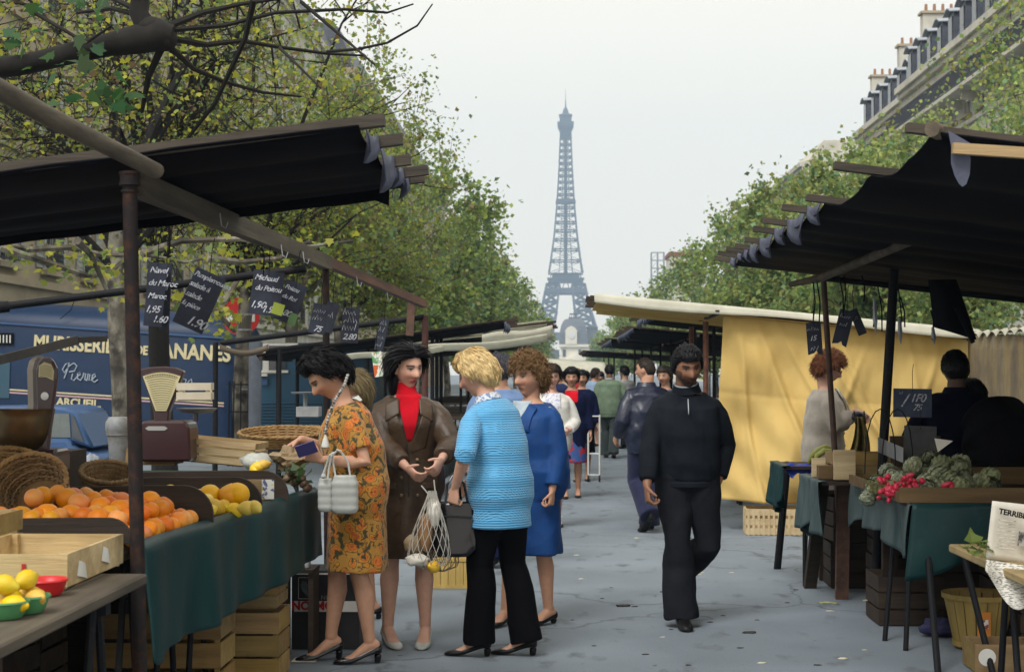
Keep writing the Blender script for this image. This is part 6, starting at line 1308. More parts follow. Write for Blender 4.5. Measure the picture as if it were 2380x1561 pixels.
lc = crate('low_carton', 'low yellowish crate with a round white sticker before the stave basket', (2.30, 8.32, 0), (.32, .26, .15), slats=1, mw=M_crate_dull)
m = MB(); m.lathe([(.001, 0), (.045, 0), (.045, .002), (.001, .002)], (-.1, -.1315, .085), 18, Matrix.Rotation(R(90), 3, 'X')); link('sticker', m.mesh('sticker', M_white), lc)
crate('lattice_crate', 'pale latticed crate on the asphalt under the yellow curtain', (2.17, 15.25, 0), (.76, .42, .25), slats=3, lattice=True, slit=.03, mw=mat('pale_lattice_wood', (.55, .44, .27), (.44, .33, .18), rough=.75, scale=9), rotz=-.05)
crate('shadow_box', 'dark crate half hidden behind the broad wooden leg', (2.15, 9.9, 0), (.4, .4, .30), slats=3, mw=M_wood_dark)
lump(V(2.25, 9.35, .05), .10, sc=(1.3, 1, .5), amp=.4).solo('blue_rag', mat('dark_blue_rag', (.03, .03, .09), (.05, .05, .14), rough=.8, scale=9), 'crumpled dark blue cloth on the ground beneath the vegetable table', 'cloth', smooth='full')
m = MB(); m.grid(lambda a, b: (3.42 + .03 * math.sin(a * 30) * b, 8.3 + 4.2 * a, .84 - .82 * b), 50, 3); m.solo('added_shade_cloth', M_tarp_black, 'dark cloth added to block light behind the vegetable tables', 'cloth', smooth='full', solid=.006)  # cloth added to keep light out from under the vegetable tables
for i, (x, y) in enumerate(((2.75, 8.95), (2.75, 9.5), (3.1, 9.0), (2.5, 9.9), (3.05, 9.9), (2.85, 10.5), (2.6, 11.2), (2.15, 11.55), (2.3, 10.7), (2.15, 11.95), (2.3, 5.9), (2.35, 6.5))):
    for j in range(2): crate('added_shade_crate', 'dark crate added to darken the space under the vegetable tables', (x, y, j * .33), (.40, .36, .32), slats=3, mw=M_wood_dark, group='crates added under the vegetable tables', rotz=random.uniform(-.1, .1))  # crates added so the space below stays dark
# litter on the asphalt
rr = random.Random(77)
def scrap(p, s, mt, label, group, flat=.18, amp=.5):
    m = lump(Vector(p) + V(0, 0, s * flat * .5), s, sc=(1, .7, flat), amp=amp); m.solo('litter_scrap', mt, label, 'litter', group, smooth='full')
M_lit = mat('pale_litter', (.55, .52, .42), (.42, .42, .28), rough=.8, scale=30); M_dl = mat('dark_litter', (.018, .018, .017), (.04, .035, .03), rough=.8, scale=30); M_gl = mat('trampled_leaves', (.40, .40, .22), (.25, .27, .12), rough=.8, scale=40)
PL, DL = 'small pale scrap of litter flattened on the grey asphalt', 'dark squashed scrap of litter on the grey asphalt'
for u, v in ((1296, 1198), (1305, 1200), (1283, 1227), (2232, 1338), (1620, 1335), (1632, 1330), (1890, 1310), (2320, 1395), (2070, 1395), (2060, 1405), (2080, 1390), (1480, 1250), (1350, 1345), (1275, 1350), (1880, 1342), (2015, 1395), (2010, 1510), (1960, 1530), (2190, 1490), (2150, 1420), (1340, 1290), (1860, 1220), (1700, 1330), (1540, 1480), (1930, 1420), (1770, 1540)):
    if v > 1180 and not (u > 2150): scrap(gnd(u, v), rr.uniform(.012, .03), M_lit, PL, 'pale litter on the asphalt')
for u, v, s in ((1447, 1408, .045), (1475, 1409, .02), (1742, 1470, .04), (1560, 1462, .014), (1400, 1390, .015), (1650, 1445, .018), (1680, 1430, .015), (1420, 1365, .012), (1720, 1505, .018), (1600, 1545, .016), (1830, 1400, .016), (1540, 1375, .02), (1760, 1440, .014), (1380, 1500, .014), (1500, 1520, .018), (1330, 1440, .012), (1900, 1545, .02), (1850, 1370, .018), (1600, 1250, .03)): scrap(gnd(u, v), s, M_dl, DL, 'dark litter on the asphalt')
scrap(gnd(1927, 1401), .06, M_gl, 'trampled pale green leaves on the asphalt near the broad table leg', None, flat=.12, amp=.8)
scrap(gnd(2110, 1500), .014, MR, 'tiny red scrap on the asphalt by the pipe leg', None)
m = MB(); p = gnd(706, 1535); m.grid(lambda a, b: (p.x - .06 + .13 * a, p.y - .06 + .12 * b, .006 + .012 * math.sin(4 * a) * b), 6, 6); m.solo('paper_sheet', M_paper, 'white sheet of paper lying under the counter by black shoes', 'paper', solid=.001)
# ================================================================== people
def sring(c, u, w, a, b, n=22, pw=2.0):
    out = []
    for k in range(n):
        t = 2 * math.pi * k / n; ct, st = math.cos(t), math.sin(t)
        x = math.copysign(abs(ct) ** (2 / pw), ct); y = math.copysign(abs(st) ** (2 / pw), st)
        out.append(c + u * (a * x) + w * (b * y))
    return out
def limb(mb, pts, rad, n=14, flat=1.0):
    """closed limb with rounded ends"""
    pts = [Vector(p) for p in pts]; P = []; r_ = []
    d0 = (pts[1] - pts[0]).normalized(); d1 = (pts[-1] - pts[-2]).normalized()
    P += [pts[0] - d0 * rad[0] * .9, pts[0] - d0 * rad[0] * .55]; r_ += [rad[0] * .25, rad[0] * .8]
    P += pts; r_ += list(rad)
    P += [pts[-1] + d1 * rad[-1] * .55, pts[-1] + d1 * rad[-1] * .9]; r_ += [rad[-1] * .8, rad[-1] * .25]
    mb.tube(P, r_, n)
def ik(a, c, l1, l2, pole):
    """elbow for chain a-?-c"""
    d = c - a; L = d.length
    if L > (l1 + l2) * .999: c = a + d.normalized() * (l1 + l2) * .999; d = c - a; L = d.length
    x = (l1 * l1 - l2 * l2 + L * L) / (2 * L); h = math.sqrt(max(0, l1 * l1 - x * x)); dn = d.normalized()
    p = Vector(pole) - dn * Vector(pole).dot(dn); p.normalize()
    return a + dn * x + p * h, c
def chain_lerp(pts, ts):
    return pts
def gauss(x, s): return math.exp(-.5 * (x / s) ** 2)
def head_rings(sex, face=1.0):
    """rings of points in head space, x right, y forward, z up, origin mid-head"""
    rings = []; nv, nu = 40, 48
    for j in range(1, nv):
        ph = -math.pi / 2 + math.pi * j / nv; ring = []
        for k in range(nu):
            th = 2 * math.pi * k / nu
            x = math.cos(ph) * math.cos(th); y = math.cos(ph) * math.sin(th); z = math.sin(ph)
            X, Y, Z = .074 * x, .094 * y, .116 * z
            if z < 0:
                t = smooth01(-z * 1.05); X *= 1 - (.34 if sex == 'f' else .26) * t
                if y < 0: Y *= 1 - .55 * t
                else: Y *= 1 - .10 * t
            if y < 0 and z > -.2: Y *= 1.06
            if y > 0:
                Y *= .90 + .03 * z
                g = 0.0
                zr = Z
                ramp = 0
                if -.040 < zr < .030: ramp = smooth01((.030 - zr) / .052) * (1 if zr > -.028 else max(0, 1 - (-.028 - zr) / .012))
                g += .030 * ramp * gauss(X, .0095 + .004 * ramp)
                for s in (-1, 1):
                    g -= .0105 * gauss(X - s * .031, .013) * gauss(Z - .014, .009)
                    g += .0045 * gauss(X - s * .031, .008) * gauss(Z - .012, .005)
                    g += .0055 * gauss(X - s * .045, .016) * gauss(Z + .020, .016)
                    g -= .004 * gauss(X - s * .026, .008) * gauss(Z + .040, .012)
                g += .0055 * gauss(X, .03) * gauss(Z - .034, .008)
                g += .0070 * gauss(X, .017) * gauss(Z + .056, .0085) - .005 * gauss(X, .017) * gauss(Z + .0565, .0022)
                g -= .0050 * gauss(X, .018) * gauss(Z + .072, .006)
                g += .0095 * gauss(X, .017) * gauss(Z + .092, .014)
                Y += g * face * smooth01(y * 2.2)
            ring.append(Vector((X, Y, Z)))
        rings.append(ring)
    return rings
HEADS = {'f': head_rings('f'), 'm': head_rings('m')}
def remesh(mb, voxel, smooth=3, fac=.5):
    me = mb.mesh('tmp'); o = bpy.data.objects.new('tmp', me); COL.objects.link(o)
    md = o.modifiers.new('r', 'REMESH'); md.mode = 'VOXEL'; md.voxel_size = voxel; md.adaptivity = 0
    if smooth: ms = o.modifiers.new('s', 'SMOOTH'); ms.iterations = smooth; ms.factor = fac
    dg = bpy.context.evaluated_depsgraph_get(); dg.update()
    out = bpy.data.meshes.new_from_object(o.evaluated_get(dg))
    bpy.data.objects.remove(o); bpy.data.meshes.remove(me)
    out.polygons.foreach_set('use_smooth', [True] * len(out.polygons))
    return out
def get_co(me): a = np.zeros(len(me.vertices) * 3, dtype=np.float32); me.vertices.foreach_get('co', a); return a.reshape(-1, 3)
def set_co(me, a): me.vertices.foreach_set('co', np.asarray(a, dtype=np.float32).ravel()); me.update()
def get_no(me): a = np.zeros(len(me.vertices) * 3, dtype=np.float32); me.vertices.foreach_get('normal', a); return a.reshape(-1, 3)
def wrinkle(me, amp, freq=22, seed=0, vert=.35):
    """cloth folds: displaced along the normals by stretched waves"""
    co = get_co(me); no = get_no(me); rs = np.random.default_rng(seed + 11); d = np.zeros(len(co))
    for i in range(7):
        k = rs.normal(size=3); k[2] *= vert; k *= freq * (.5 + .9 * rs.random()) / (np.linalg.norm(k) + 1e-6); w = rs.normal(size=3) * 5
        q = np.sin(co @ k + 1.6 * np.sin(co @ w) + rs.random() * 6.28); d += (.5 * q + 1.2 * (.5 - np.abs(q)) * np.sin(co @ (w * 1.7) + i)) / (1 + .2 * i)
    set_co(me, co + no * (d * amp / 3.2)[:, None])
def skin_mat(name, base):
    m = bpy.data.materials.new(name); m.use_nodes = True; n = m.node_tree.nodes; l = m.node_tree.links; b = n['Principled BSDF']
    a = n.new('ShaderNodeAttribute'); a.attribute_name = 'tint'; t = n.new('ShaderNodeTexNoise'); t.inputs['Scale'].default_value = 30; tc = n.new('ShaderNodeTexCoord'); l.new(tc.outputs['Object'], t.inputs[0])
    mr = n.new('ShaderNodeMapRange'); mr.inputs[3].default_value = .86; mr.inputs[4].default_value = 1.12; l.new(t.outputs[0], mr.inputs[0])
    x = n.new('ShaderNodeMix'); x.data_type = 'RGBA'; x.blend_type = 'MULTIPLY'; x.inputs[0].default_value = 1; l.new(a.outputs['Color'], x.inputs[6]); l.new(mr.outputs[0], x.inputs[7]); l.new(x.outputs[2], b.inputs['Base Color'])
    b.inputs['Roughness'].default_value = .5; b.inputs['Specular IOR Level'].default_value = .35
    b.inputs['Subsurface Weight'].default_value = .12; b.inputs['Subsurface Radius'].default_value = (.012, .005, .003); b.inputs['Subsurface Scale'].default_value = .6
    return m
M_skin = skin_mat('skin', None)
def hair_mat(name, c1, c2, rough=.45):
    return mat(name, c1, c2, rough=rough, scale=45, spec=.18, contrast=(.3, .7))
FPROF = [(.80, .150, .100, -.005), (.88, .176, .118, -.008), (.98, .160, .106, 0), (1.06, .130, .094, .004), (1.16, .138, .100, .008), (1.26, .150, .118, .020), (1.33, .148, .102, .008), (1.375, .128, .082, -.004), (1.41, .088, .066, -.006), (1.445, .054, .056, -.002)]
MPROF = [(.80, .150, .105, -.005), (.88, .168, .116, -.005), (.98, .158, .110, .004), (1.06, .148, .106, .008), (1.16, .156, .112, .010), (1.26, .170, .120, .012), (1.33, .168, .110, .004), (1.375, .145, .086, -.004), (1.41, .100, .070, -.006), (1.445, .062, .064, -.002)]
class Person:
    def __init__(s, label, pos, face, H=1.68, sex='f', lean=0.0, twist=0.0, side=0.0, head=(0, 0, 0), wide=1.0, name='person', z0=0.0, voxel=.0055, headscale=1.0, neck_f=0.0, shoulder_drop=0.0):
        s.sex, s.k, s.lean, s.twist, s.side = sex, H / 1.70, R(lean), R(twist), R(side)
        s.root = thing(name, label, 'person', (0, 0, 0)); s.final = (Vector((pos[0], pos[1], z0)), R(face)); s.vox = voxel
        s.prof = FPROF if sex == 'f' else MPROF; s.wide = wide; s.body = MB(); s.hs = headscale; s.sd = shoulder_drop
        # spine integration (reference height 1.70)
        s.zs = [.70 + .02 * i for i in range(42)]; s.sp = []; p = V(0, 0, .70)
        for z in s.zs:
            a = s.lean * smooth01((z - .92) / .42); b = s.side * smooth01((z - .95) / .4)
            s.sp.append((p.copy(), a, b)); p = p + .02 * V(math.sin(b), math.sin(a), math.cos(a) * math.cos(b))
        nb = s.sp_at(1.445); s.neck = nb[0]; hd = R(head[1]); a = s.lean * .75 + R(neck_f)
        s.hc = s.neck + V(math.sin(s.side) * .08, math.sin(a) * .125 + .022, math.cos(a) * .125) + V(0, .0, 0)
        s.hrot = Matrix.Rotation(s.twist + R(head[0]), 3, 'Z') @ Matrix.Rotation(-(hd), 3, 'X') @ Matrix.Rotation(R(head[2]), 3, 'Y')
    def sp_at(s, z):
        i = min(len(s.sp) - 1, max(0, (z - .70) / .02)); k = int(i); k2 = min(k + 1, len(s.sp) - 1); f = i - k
        return s.sp[k][0].lerp(s.sp[k2][0], f), s.sp[k][1] * (1 - f) + s.sp[k2][1] * f, s.sp[k][2]
    def T(s, x, y, z):
        p, a, b = s.sp_at(z); tw = s.twist * smooth01((z - .95) / .4)
        Rx = V(math.cos(tw) * math.cos(b), math.sin(tw), -math.sin(b)); Fw = V(-math.sin(tw), math.cos(tw) * math.cos(a), -math.sin(a))
        return p + Rx * x + Fw * y
    def ring(s, z, a, b, off, n=26, pw=2.3):
        c = s.T(0, off, z); u = s.T(1, off, z) - c; w = s.T(0, off + 1, z) - c
        return sring(c, u, w, a, b, n, pw)
    def torso(s, mb, add=0.0, lo=.80, hi=1.446, ease=0.0, waist=0.0, lower=None):
        rings = []
        for (z, a, b, o) in s.prof:
            if z < lo - .001 or z > hi: continue
            wa = waist if .98 <= z <= 1.2 else 0; n_ = 0 if z > 1.34 else 1
            rings.append(s.ring(z, (a + add + ease * n_ + wa) * s.wide, (b + add + ease * n_ + wa) * s.wide, o))
        if lower: rings = lower + rings
        mb.loft(rings)
    def sh(s, side): return s.T(side * (.150 if s.sex == 'f' else .172) * s.wide, -.004, 1.350 - s.sd)
    def arm(s, side, wrist, pole=(0, -1, -.2), curl=.45, hdir=None, palm=None, spread=1.0, grip=None):
        """wrist in local metres (reference height); returns chain"""
        S_ = s.sh(side); l1, l2 = (.272, .232) if s.sex == 'f' else (.29, .25); P_ = Vector(pole); P_.x += side * .35
        E, W = ik(S_, Vector(wrist), l1, l2, P_); ch = (S_, E, W)
        setattr(s, 'armR' if side > 0 else 'armL', ch); f = 1.0 if s.sex == 'f' else 1.14
        limb(s.body, [S_ - V(side * .03, 0, 0), S_.lerp(E, .25), S_.lerp(E, .6), E, E.lerp(W, .3), E.lerp(W, .7), W], [.044 * f, .043 * f, .039 * f, .034 * f, .036 * f, .029 * f, .023 * f])
        d = Vector(hdir).normalized() if hdir is not None else (W - E).normalized()
        n_ = Vector(palm) if palm is not None else V(-side, .15, 0); n_ = (n_ - d * n_.dot(d)).normalized()
        t = d.cross(n_) if side > 0 else n_.cross(d); q = .95 if s.sex == 'f' else 1.08
        rings = [sring(W - d * .01, t, n_, .024 * q, .019 * q, 14), sring(W + d * .02, t, n_, .029 * q, .018 * q, 14), sring(W + d * .055 * q, t, n_, .040 * q, .0155 * q, 14), sring(W + d * .088 * q, t, n_, .040 * q, .0125 * q, 14), sring(W + d * .096 * q, t, n_, .034 * q, .006 * q, 14)]
        s.body.loft(rings)
        for i, (o, L) in enumerate(((-.0315, .060), (-.0105, .076), (.0105, .082), (.0315, .074))):
            c = curl * (1.15 - .08 * i) if isinstance(curl, float) else curl[i]
            p = W + d * .085 * q + t * o * q; a = 0; pts = [p - d * .02, p]
            for j, fr in enumerate((.45, .32, .23)):
                a += c * (1.1, 1.35, .9)[j]; dv = d * math.cos(a) + n_ * math.sin(a) + t * o * 1.2 * (spread if j == 0 else 0); p = p + dv.normalized() * L * fr * q; pts.append(p)
            limb(s.body, pts, [.0088 * q, .0088 * q, .0083 * q, .0078 * q, .0065 * q], 8)
        p = W + d * .022 * q + t * .026 * q; dv = (d * .62 + t * .62 + n_ * .35).normalized(); p2 = p + dv * .036 * q; p3 = p2 + (dv * .7 + d * .5 + n_ * .35 * (1 + curl if isinstance(curl, float) else 1.4)).normalized() * .030 * q
        limb(s.body, [p - dv * .01, p, p2, p3], [.012 * q, .0115 * q, .0098 * q, .0078 * q], 8)
        s.__dict__['handR' if side > 0 else 'handL'] = (W, d, n_, t)
    def leg(s, side, ankle, toe=0.0, pole=(0, 1, 0), bare=True, r=1.0, straight=True):
        """ankle (x,y,z); heel height implied by z"""
        Hp = V(side * .085, -.005, .90); A = Vector(ankle); L_ = .425 if not straight else min(.43, (A - Hp).length * .5025); K, A = ik(Hp, A, L_, L_, Vector(pole)); f = (1.0 if s.sex == 'f' else 1.06) * r
        pts = [Hp, Hp.lerp(K, .3), Hp.lerp(K, .7), K, K.lerp(A, .15) + V(0, -.008, 0), K.lerp(A, .35) + V(0, -.016, 0), K.lerp(A, .65) + V(0, -.006, 0), K.lerp(A, .9), A]; rd = [.088 * f, .083 * f, .064 * f, .052 * f, .051 * f, .055 * f, .043 * f, .034 * f, .034 * f]
        s.__dict__['legR' if side > 0 else 'legL'] = (Hp, K, A, R(toe))
        s.__dict__.setdefault('legpts', {})[side] = (pts, rd)
        if bare: limb(s.body, pts, rd)
        fw = V(-math.sin(R(toe)), math.cos(R(toe)), 0); sd = V(fw.y, -fw.x, 0); hz = max(.0, A.z - .075)
        if bare:  # foot
            rings = []
            for (t_, w, h, zc) in ((-.055, .020, .022, .045), (-.035, .032, .034, .05), (0, .034, .045, .055), (.05, .036, .034, .042), (.10, .042, .022, .026), (.145, .040, .014, .016), (.175, .025, .009, .012)):
                zz = zc + hz * max(0, 1 - max(0, t_ + .02) / .13); rings.append(sring(V(A.x, A.y, 0) + fw * t_ + V(0, 0, zz), sd, V(0, 0, 1), w * .94, h, 12))
            s.body.loft(rings)
    def shoe(s, side, style, m_, name='shoe', label=None):
        Hp, K, A, toe = s.legR if side > 0 else s.legL; fw = V(-math.sin(toe), math.cos(toe), 0); sd = V(fw.y, -fw.x, 0); hz = max(0, A.z - .075); o = V(A.x, A.y, 0); mb = MB()
        base = lambda t_: hz * max(0, 1 - max(0, t_ + .02) / .12)
        if style in ('pump', 'sandal'):
            for part in ([(-.068, .016, .050), (-.058, .030, .052), (-.035, .037, .042), (0, .038, .036), (.04, .039, .032), (.07, .043, .034), (.09, .045, .038), (.12, .046, .036), (.155, .043, .030), (.185, .030, .022), (.200, .012, .014)],):
                rings = []
                for t_, w, h in part:
                    zb = base(t_); c = o + fw * t_ + V(0, 0, zb)
                    rings.append([c + sd * (-w * .8) + V(0, 0, .003), c + sd * (-w) + V(0, 0, h * .5), c + sd * (-w * .82) + V(0, 0, h), c + sd * (-w * .3) + V(0, 0, h * 1.02), c + sd * (w * .3) + V(0, 0, h * 1.02), c + sd * (w * .82) + V(0, 0, h), c + sd * w + V(0, 0, h * .5), c + sd * (w * .8) + V(0, 0, .003)])
                mb.loft(rings)
            if hz > .015:
                c = o - fw * .045; mb.loft([sring(c + fw * .004, sd, fw, .021, .019, 10), sring(c + V(0, 0, hz * .5), sd, fw, .019, .018, 10), sring(c + V(0, 0, hz + .006), sd, fw, .033, .026, 10)])
        else:
            rings = []
            for t_, w, h in ((-.075, .014, .055), (-.065, .032, .085), (-.03, .040, .105), (.02, .041, .10), (.07, .043, .075), (.12, .049, .055), (.17, .047, .048), (.205, .034, .038), (.222, .012, .026)):
                c = o + fw * t_ + V(0, 0, base(t_)); rings.append([c + sd * (-w * .95), c + sd * (-w) + V(0, 0, h * .45), c + sd * (-w * .7) + V(0, 0, h * .9), c + V(0, 0, h), c + sd * (w * .7) + V(0, 0, h * .9), c + sd * w + V(0, 0, h * .45), c + sd * (w * .95)])
            mb.loft(rings)
        ob = mb.build(name, m_, s.root, smooth=True); md = ob.modifiers.new('sub', 'SUBSURF'); md.levels = 1; md.render_levels = 1
        if label: ob['label'] = label
        return ob
    def headmesh(s):
        for r_ in (HEADS[s.sex],):
            s.body.loft([[s.hc + s.hrot @ (p * s.hs) for p in ring] for ring in r_])
        for sx in (-1, 1):
            s.body.ball(s.hc + s.hrot @ (V(sx * .075, -.012, -.004) * s.hs), .030 * s.hs, 10, 8, (.28, .62, 1.0), s.hrot)
        a = s.T(0, .002, 1.40); b = s.hc + s.hrot @ (V(0, -.030, -.062) * s.hs); rn = .052 if s.sex == 'f' else .062
        limb(s.body, [a, a.lerp(b, .5), b], [rn * 1.12, rn, rn * .98])
    def finish_body(s, skin=(.50, .29, .20), lips=(.42, .12, .11), brow=(.05, .035, .03), beard=None, iris=(.04, .03, .025), blush=1.0, torso=True, nails=None, age=0.0):
        s.headmesh()
        if torso: s.torso(s.body, -.012)
        me = remesh(s.body, s.vox, 2, .45); co = get_co(me); hm = np.array(s.hrot.inverted()); q = (co - np.array(s.hc)) @ hm.T / s.hs
        n = len(co); col = np.ones((n, 4), dtype=np.float32); col[:, :3] = skin; X, Y, Z = q[:, 0], q[:, 1], q[:, 2]; front = (Y > .03) & (np.abs(Z) < .13) & (np.abs(X) < .09)
        def blend(w, c): 
            w = np.clip(w, 0, 1)[:, None]; col[:, :3] = col[:, :3] * (1 - w) + np.array(c) * w
        G = lambda x, sg: np.exp(-.5 * (x / sg) ** 2)
        f = front.astype(float); sk = np.array(skin)
        for sg in (-1, 1):
            blend(f * .35 * blush * G(X - sg * .043, .016) * G(Z + .022, .014), sk * np.array([1.05, .72, .70]))
            blend(f * .55 * G(X - sg * .031, .017) * G(Z - .016, .011), sk * .55)
            blend(f * 1.3 * (np.abs(X - sg * .031) < .0125) * (np.abs(Z - .0125) < .0048), tuple(min(.36, c_ * 1.1 + .02) for c_ in skin))
            blend(f * 1.6 * G(X - sg * .031, .0042) * G(Z - .0125, .0042), iris)
            blend(f * 1.1 * (np.abs(X - sg * .031) < .015) * G(Z - .0185, .0026), np.array(brow) * .8)
            blend(f * 1.15 * (np.abs(X - sg * .032) < .019) * G(Z - .033 + .25 * np.abs(X - sg * .03) ** 1.3, .0038), brow)
        blend(f * .3 * G(X, .02) * G(Z + .032, .01), sk * np.array([.95, .68, .62]))
        blend(f * 1.25 * (np.abs(X) < .024) * G(X, .017) * G(Z + .056, .0062), lips)
        blend(f * .8 * G(X, .017) * G(Z + .0565, .0018), np.array(lips) * .35)
        for sg in (-1, 1): blend(f * .8 * G(X - sg * .0075, .003) * G(Z + .033, .003), sk * .3)
        if beard is not None:
            w = f * (Z < -.036) * np.clip((-Z - .036) / .012, 0, 1) * (Y > .0) * (1 - .95 * G(X, .016) * G(Z + .056, .006)) * (Z > -.13); blend(w * beard[1], beard[0])
            w = ((np.abs(X) > .050) & (Z < .0) & (Z > -.1) & (Y > -.005) & (Y < .07)).astype(float); blend(w * beard[1] * .75, beard[0])
        ca = me.color_attributes.new('tint', 'FLOAT_COLOR', 'POINT'); ca.data.foreach_set('color', col.ravel())
        me.materials.append(M_skin); s.bodyob = link('body', me, s.root)
        return s.bodyob
    def garment(s, name, m_, parts, voxel=None, smooth=4, amp=.004, freq=24, seed=0, vert=.4, label=None):
        mb = MB()
        for p in parts: p(mb)
        me = remesh(mb, voxel or s.vox * 1.5, smooth, .5); 
        if amp: wrinkle(me, amp, freq, seed, vert)
        me.materials.append(m_); o = link(name, me, s.root)
        if label: o['label'] = label
        return o
    def sleeves(s, upto=1.0, add=.016, cuff=None, sides=(1, -1), bag=0.0):
        def f(mb):
            for sd_ in sides:
                S_, E, W = s.armR if sd_ > 0 else s.armL; q = 1.0 if s.sex == 'f' else 1.14
                full = [(0, S_ - V(0, 0, .006), .032), (.12, S_.lerp(E, .25), .042), (.30, S_.lerp(E, .6), .042), (.5, E, .038), (.65, E.lerp(W, .3), .038), (.85, E.lerp(W, .7), .032), (1.0, W, .027)]
                pts = [S_ - V(sd_ * .06, 0, -.012)]; rd = [.036 * q + add * .4]
                for t_, p, r_ in full:
                    if t_ <= upto + .001: pts.append(p); rd.append(r_ * q + add * (.6 if t_ == 0 else 1) + bag * math.sin(math.pi * t_))
                if upto not in [a[0] for a in full]:
                    for (t0, p0, r0), (t1, p1, r1) in zip(full, full[1:]):
                        if t0 < upto < t1: k = (upto - t0) / (t1 - t0); pts.append(p0.lerp(p1, k)); rd.append((r0 + (r1 - r0) * k) * q + add)
                mb.tube(pts, rd, 16)
        return f
    def top(s, add=.014, lo=.86, hi=1.43, ease=.0, waist=0.0, lower=None): return lambda mb: s.torso(mb, add, lo, hi, ease, waist, lower)
    def skirt(s, z0, z1, a0, a1, b0=None, b1=None, flow=(0, 0), n=7, flutes=0, famp=.0, cx=(0, 0), ph=0.0):
        """from z0 (top) down to z1; half widths a (side), b (front-back)"""
        def f(mb):
            rings = []; nn = 64 if flutes else 30
            for i in range(n + 1):
                t = i / n; z = z1 + (z0 - z1) * t; tt = 1 - t; a = a1 + (a0 - a1) * t; b = (b1 or a1 * .72) + ((b0 or a0 * .72) - (b1 or a1 * .72)) * t
                if z > .86: c = s.T(0, 0, z); c = V(c.x, c.y, z)
                else: c = V(0, 0, z)
                c = c + V(flow[0] * tt * tt + cx[0], flow[1] * tt * tt + cx[1], 0); ring = []
                for k in range(nn):
                    th = 2 * math.pi * k / nn; fl = 1 + famp * tt * math.sin(flutes * th + ph) if flutes else 1
                    ring.append(c + V(a * fl * math.cos(th), b * fl * math.sin(th), 0))
                rings.append(ring)
            mb.loft(rings)
        return f
    def legsleeves(s, add=.018, hem=.06, flare=0.0, knee=0.0, sides=(1, -1), widen=1.0):
        def f(mb):
            for sd_ in sides:
                pts, rd = s.legpts[sd_]; Hp, K, A, toe = s.legR if sd_ > 0 else s.legL
                P = [pts[0] + V(0, 0, .03)] + pts[1:-1]; r_ = [rd[0] + add * .8] + [x + add for x in rd[1:-1]]
                E = A + (A - K).normalized() * (A.z - .075 - hem * 0) * 0; end = A + (A - K).normalized() * max(0, min(.045, A.z - hem))
                P.append(end); n = len(P); r_.append(rd[-1] + add + flare)
                for i in range(4, n): r_[i] = max(r_[i], rd[3] + add + knee + (flare) * (i - 4) / (n - 5))
                mb.tube(P, [x * widen for x in r_], 20)
            mb.loft([sring(V(0, -.004, z), V(1, 0, 0), V(0, 1, 0), a * s.wide, b * s.wide, 26, 2.4) for z, a, b in ((.78, .12, .09), (.84, .158 + add, .112 + add), (.90, .170 + add, .12 + add), (.99, .150 + add, .108 + add), (1.04, .135 + add, .10 + add))])
        return f
    def hair(s, m_, style, vol=.02, n=1800, length=.07, seed=0, hairline=.055, back=-.05, curl=0.0, lift=.25, side_to=-.02, width=.0028, flow=(0, -.6, -.8), name='hair', part=None, lump_=.008, ears=True, volfn=None):
        """cap that follows the skull plus many locks along the flow"""
        rnd = random.Random(seed); h = s.hs; n = int(n * 1.4)
        def inside(d):
            # d unit dir in head space -> hair or not
            x, y, z = d; zz = .116 * z; yy = .094 * y
            lim = hairline if yy > .045 else (hairline + (side_to - hairline) * smooth01((.045 - yy) / .05))
            if yy < -.02: lim = side_to + (back - side_to) * smooth01((-.02 - yy) / .04)
            return zz - lim
        def surf(d, extra=0.0):
            x, y, z = d; X, Y, Z = .076 * x, .097 * y, .118 * z
            if z < 0:
                t = smooth01(-z * 1.05); X *= 1 - .2 * t
                if y < 0: Y *= 1 - .35 * t
            if y < 0: Y *= 1.05
            e = inside(d); k = smooth01(e / .035 + .25); v = vol if volfn is None else vol * volfn(x, y, z)
            off = v * k + lump_ * k * (nz(x * 4 + seed, y * 4, z * 4) + .5 * nz(x * 9, y * 9, z * 9 + seed)) + extra
            p = V(X, Y, Z); return p + V(x, y, z) * off
        mb = MB(); nu, nv = 44, 30; idx = {}
        for j in range(nv + 1):
            ph = -math.pi / 2 + math.pi * j / nv
            for k in range(nu):
                th = 2 * math.pi * k / nu; d = V(math.cos(ph) * math.cos(th), math.cos(ph) * math.sin(th), math.sin(ph))
                idx[j, k] = (len(mb.v), inside(d) > -.004); mb.v.append(surf(d) if inside(d) > -.004 else surf(d) * .97)
        for j in range(nv):
            for k in range(nu):
                q = [idx[j, k], idx[j, (k + 1) % nu], idx[j + 1, (k + 1) % nu], idx[j + 1, k]]
                if sum(a[1] for a in q) >= 3: mb.f.append(tuple(a[0] for a in q))
        fl = Vector(flow)
        for i in range(n):
            while True:
                d = V(rnd.gauss(0, 1), rnd.gauss(0, 1), rnd.gauss(.35, 1)).normalized()
                if inside(d) > .0: break
            p = surf(d, -.002); nd = d.copy(); f_ = fl.copy()
            if style == 'radial': f_ = V(d.x * .6, d.y * .6 - .25, -.9) if d.y < .30 else V(d.x * .8, -1, .35)
            if style == 'up': f_ = V(d.x * .3, d.y * .1 - .8, .15 - .6 * (1 - max(0, d.z)))
            if style == 'curl': f_ = V(rnd.gauss(0, 1), rnd.gauss(0, 1), rnd.gauss(-.3, 1))
            if style == 'long': f_ = V(d.x * .55, -.35, -1.0) if d.y < .3 else V(math.copysign(.8, d.x), -.5, -.5)
            tdir = (f_ - nd * f_.dot(nd)); tdir = tdir.normalized() if tdir.length > 1e-4 else V(0, -1, 0)
            v_ = (tdir + nd * lift * rnd.uniform(.3, 1.3) + V(rnd.gauss(0, .15), rnd.gauss(0, .15), rnd.gauss(0, .15))).normalized()
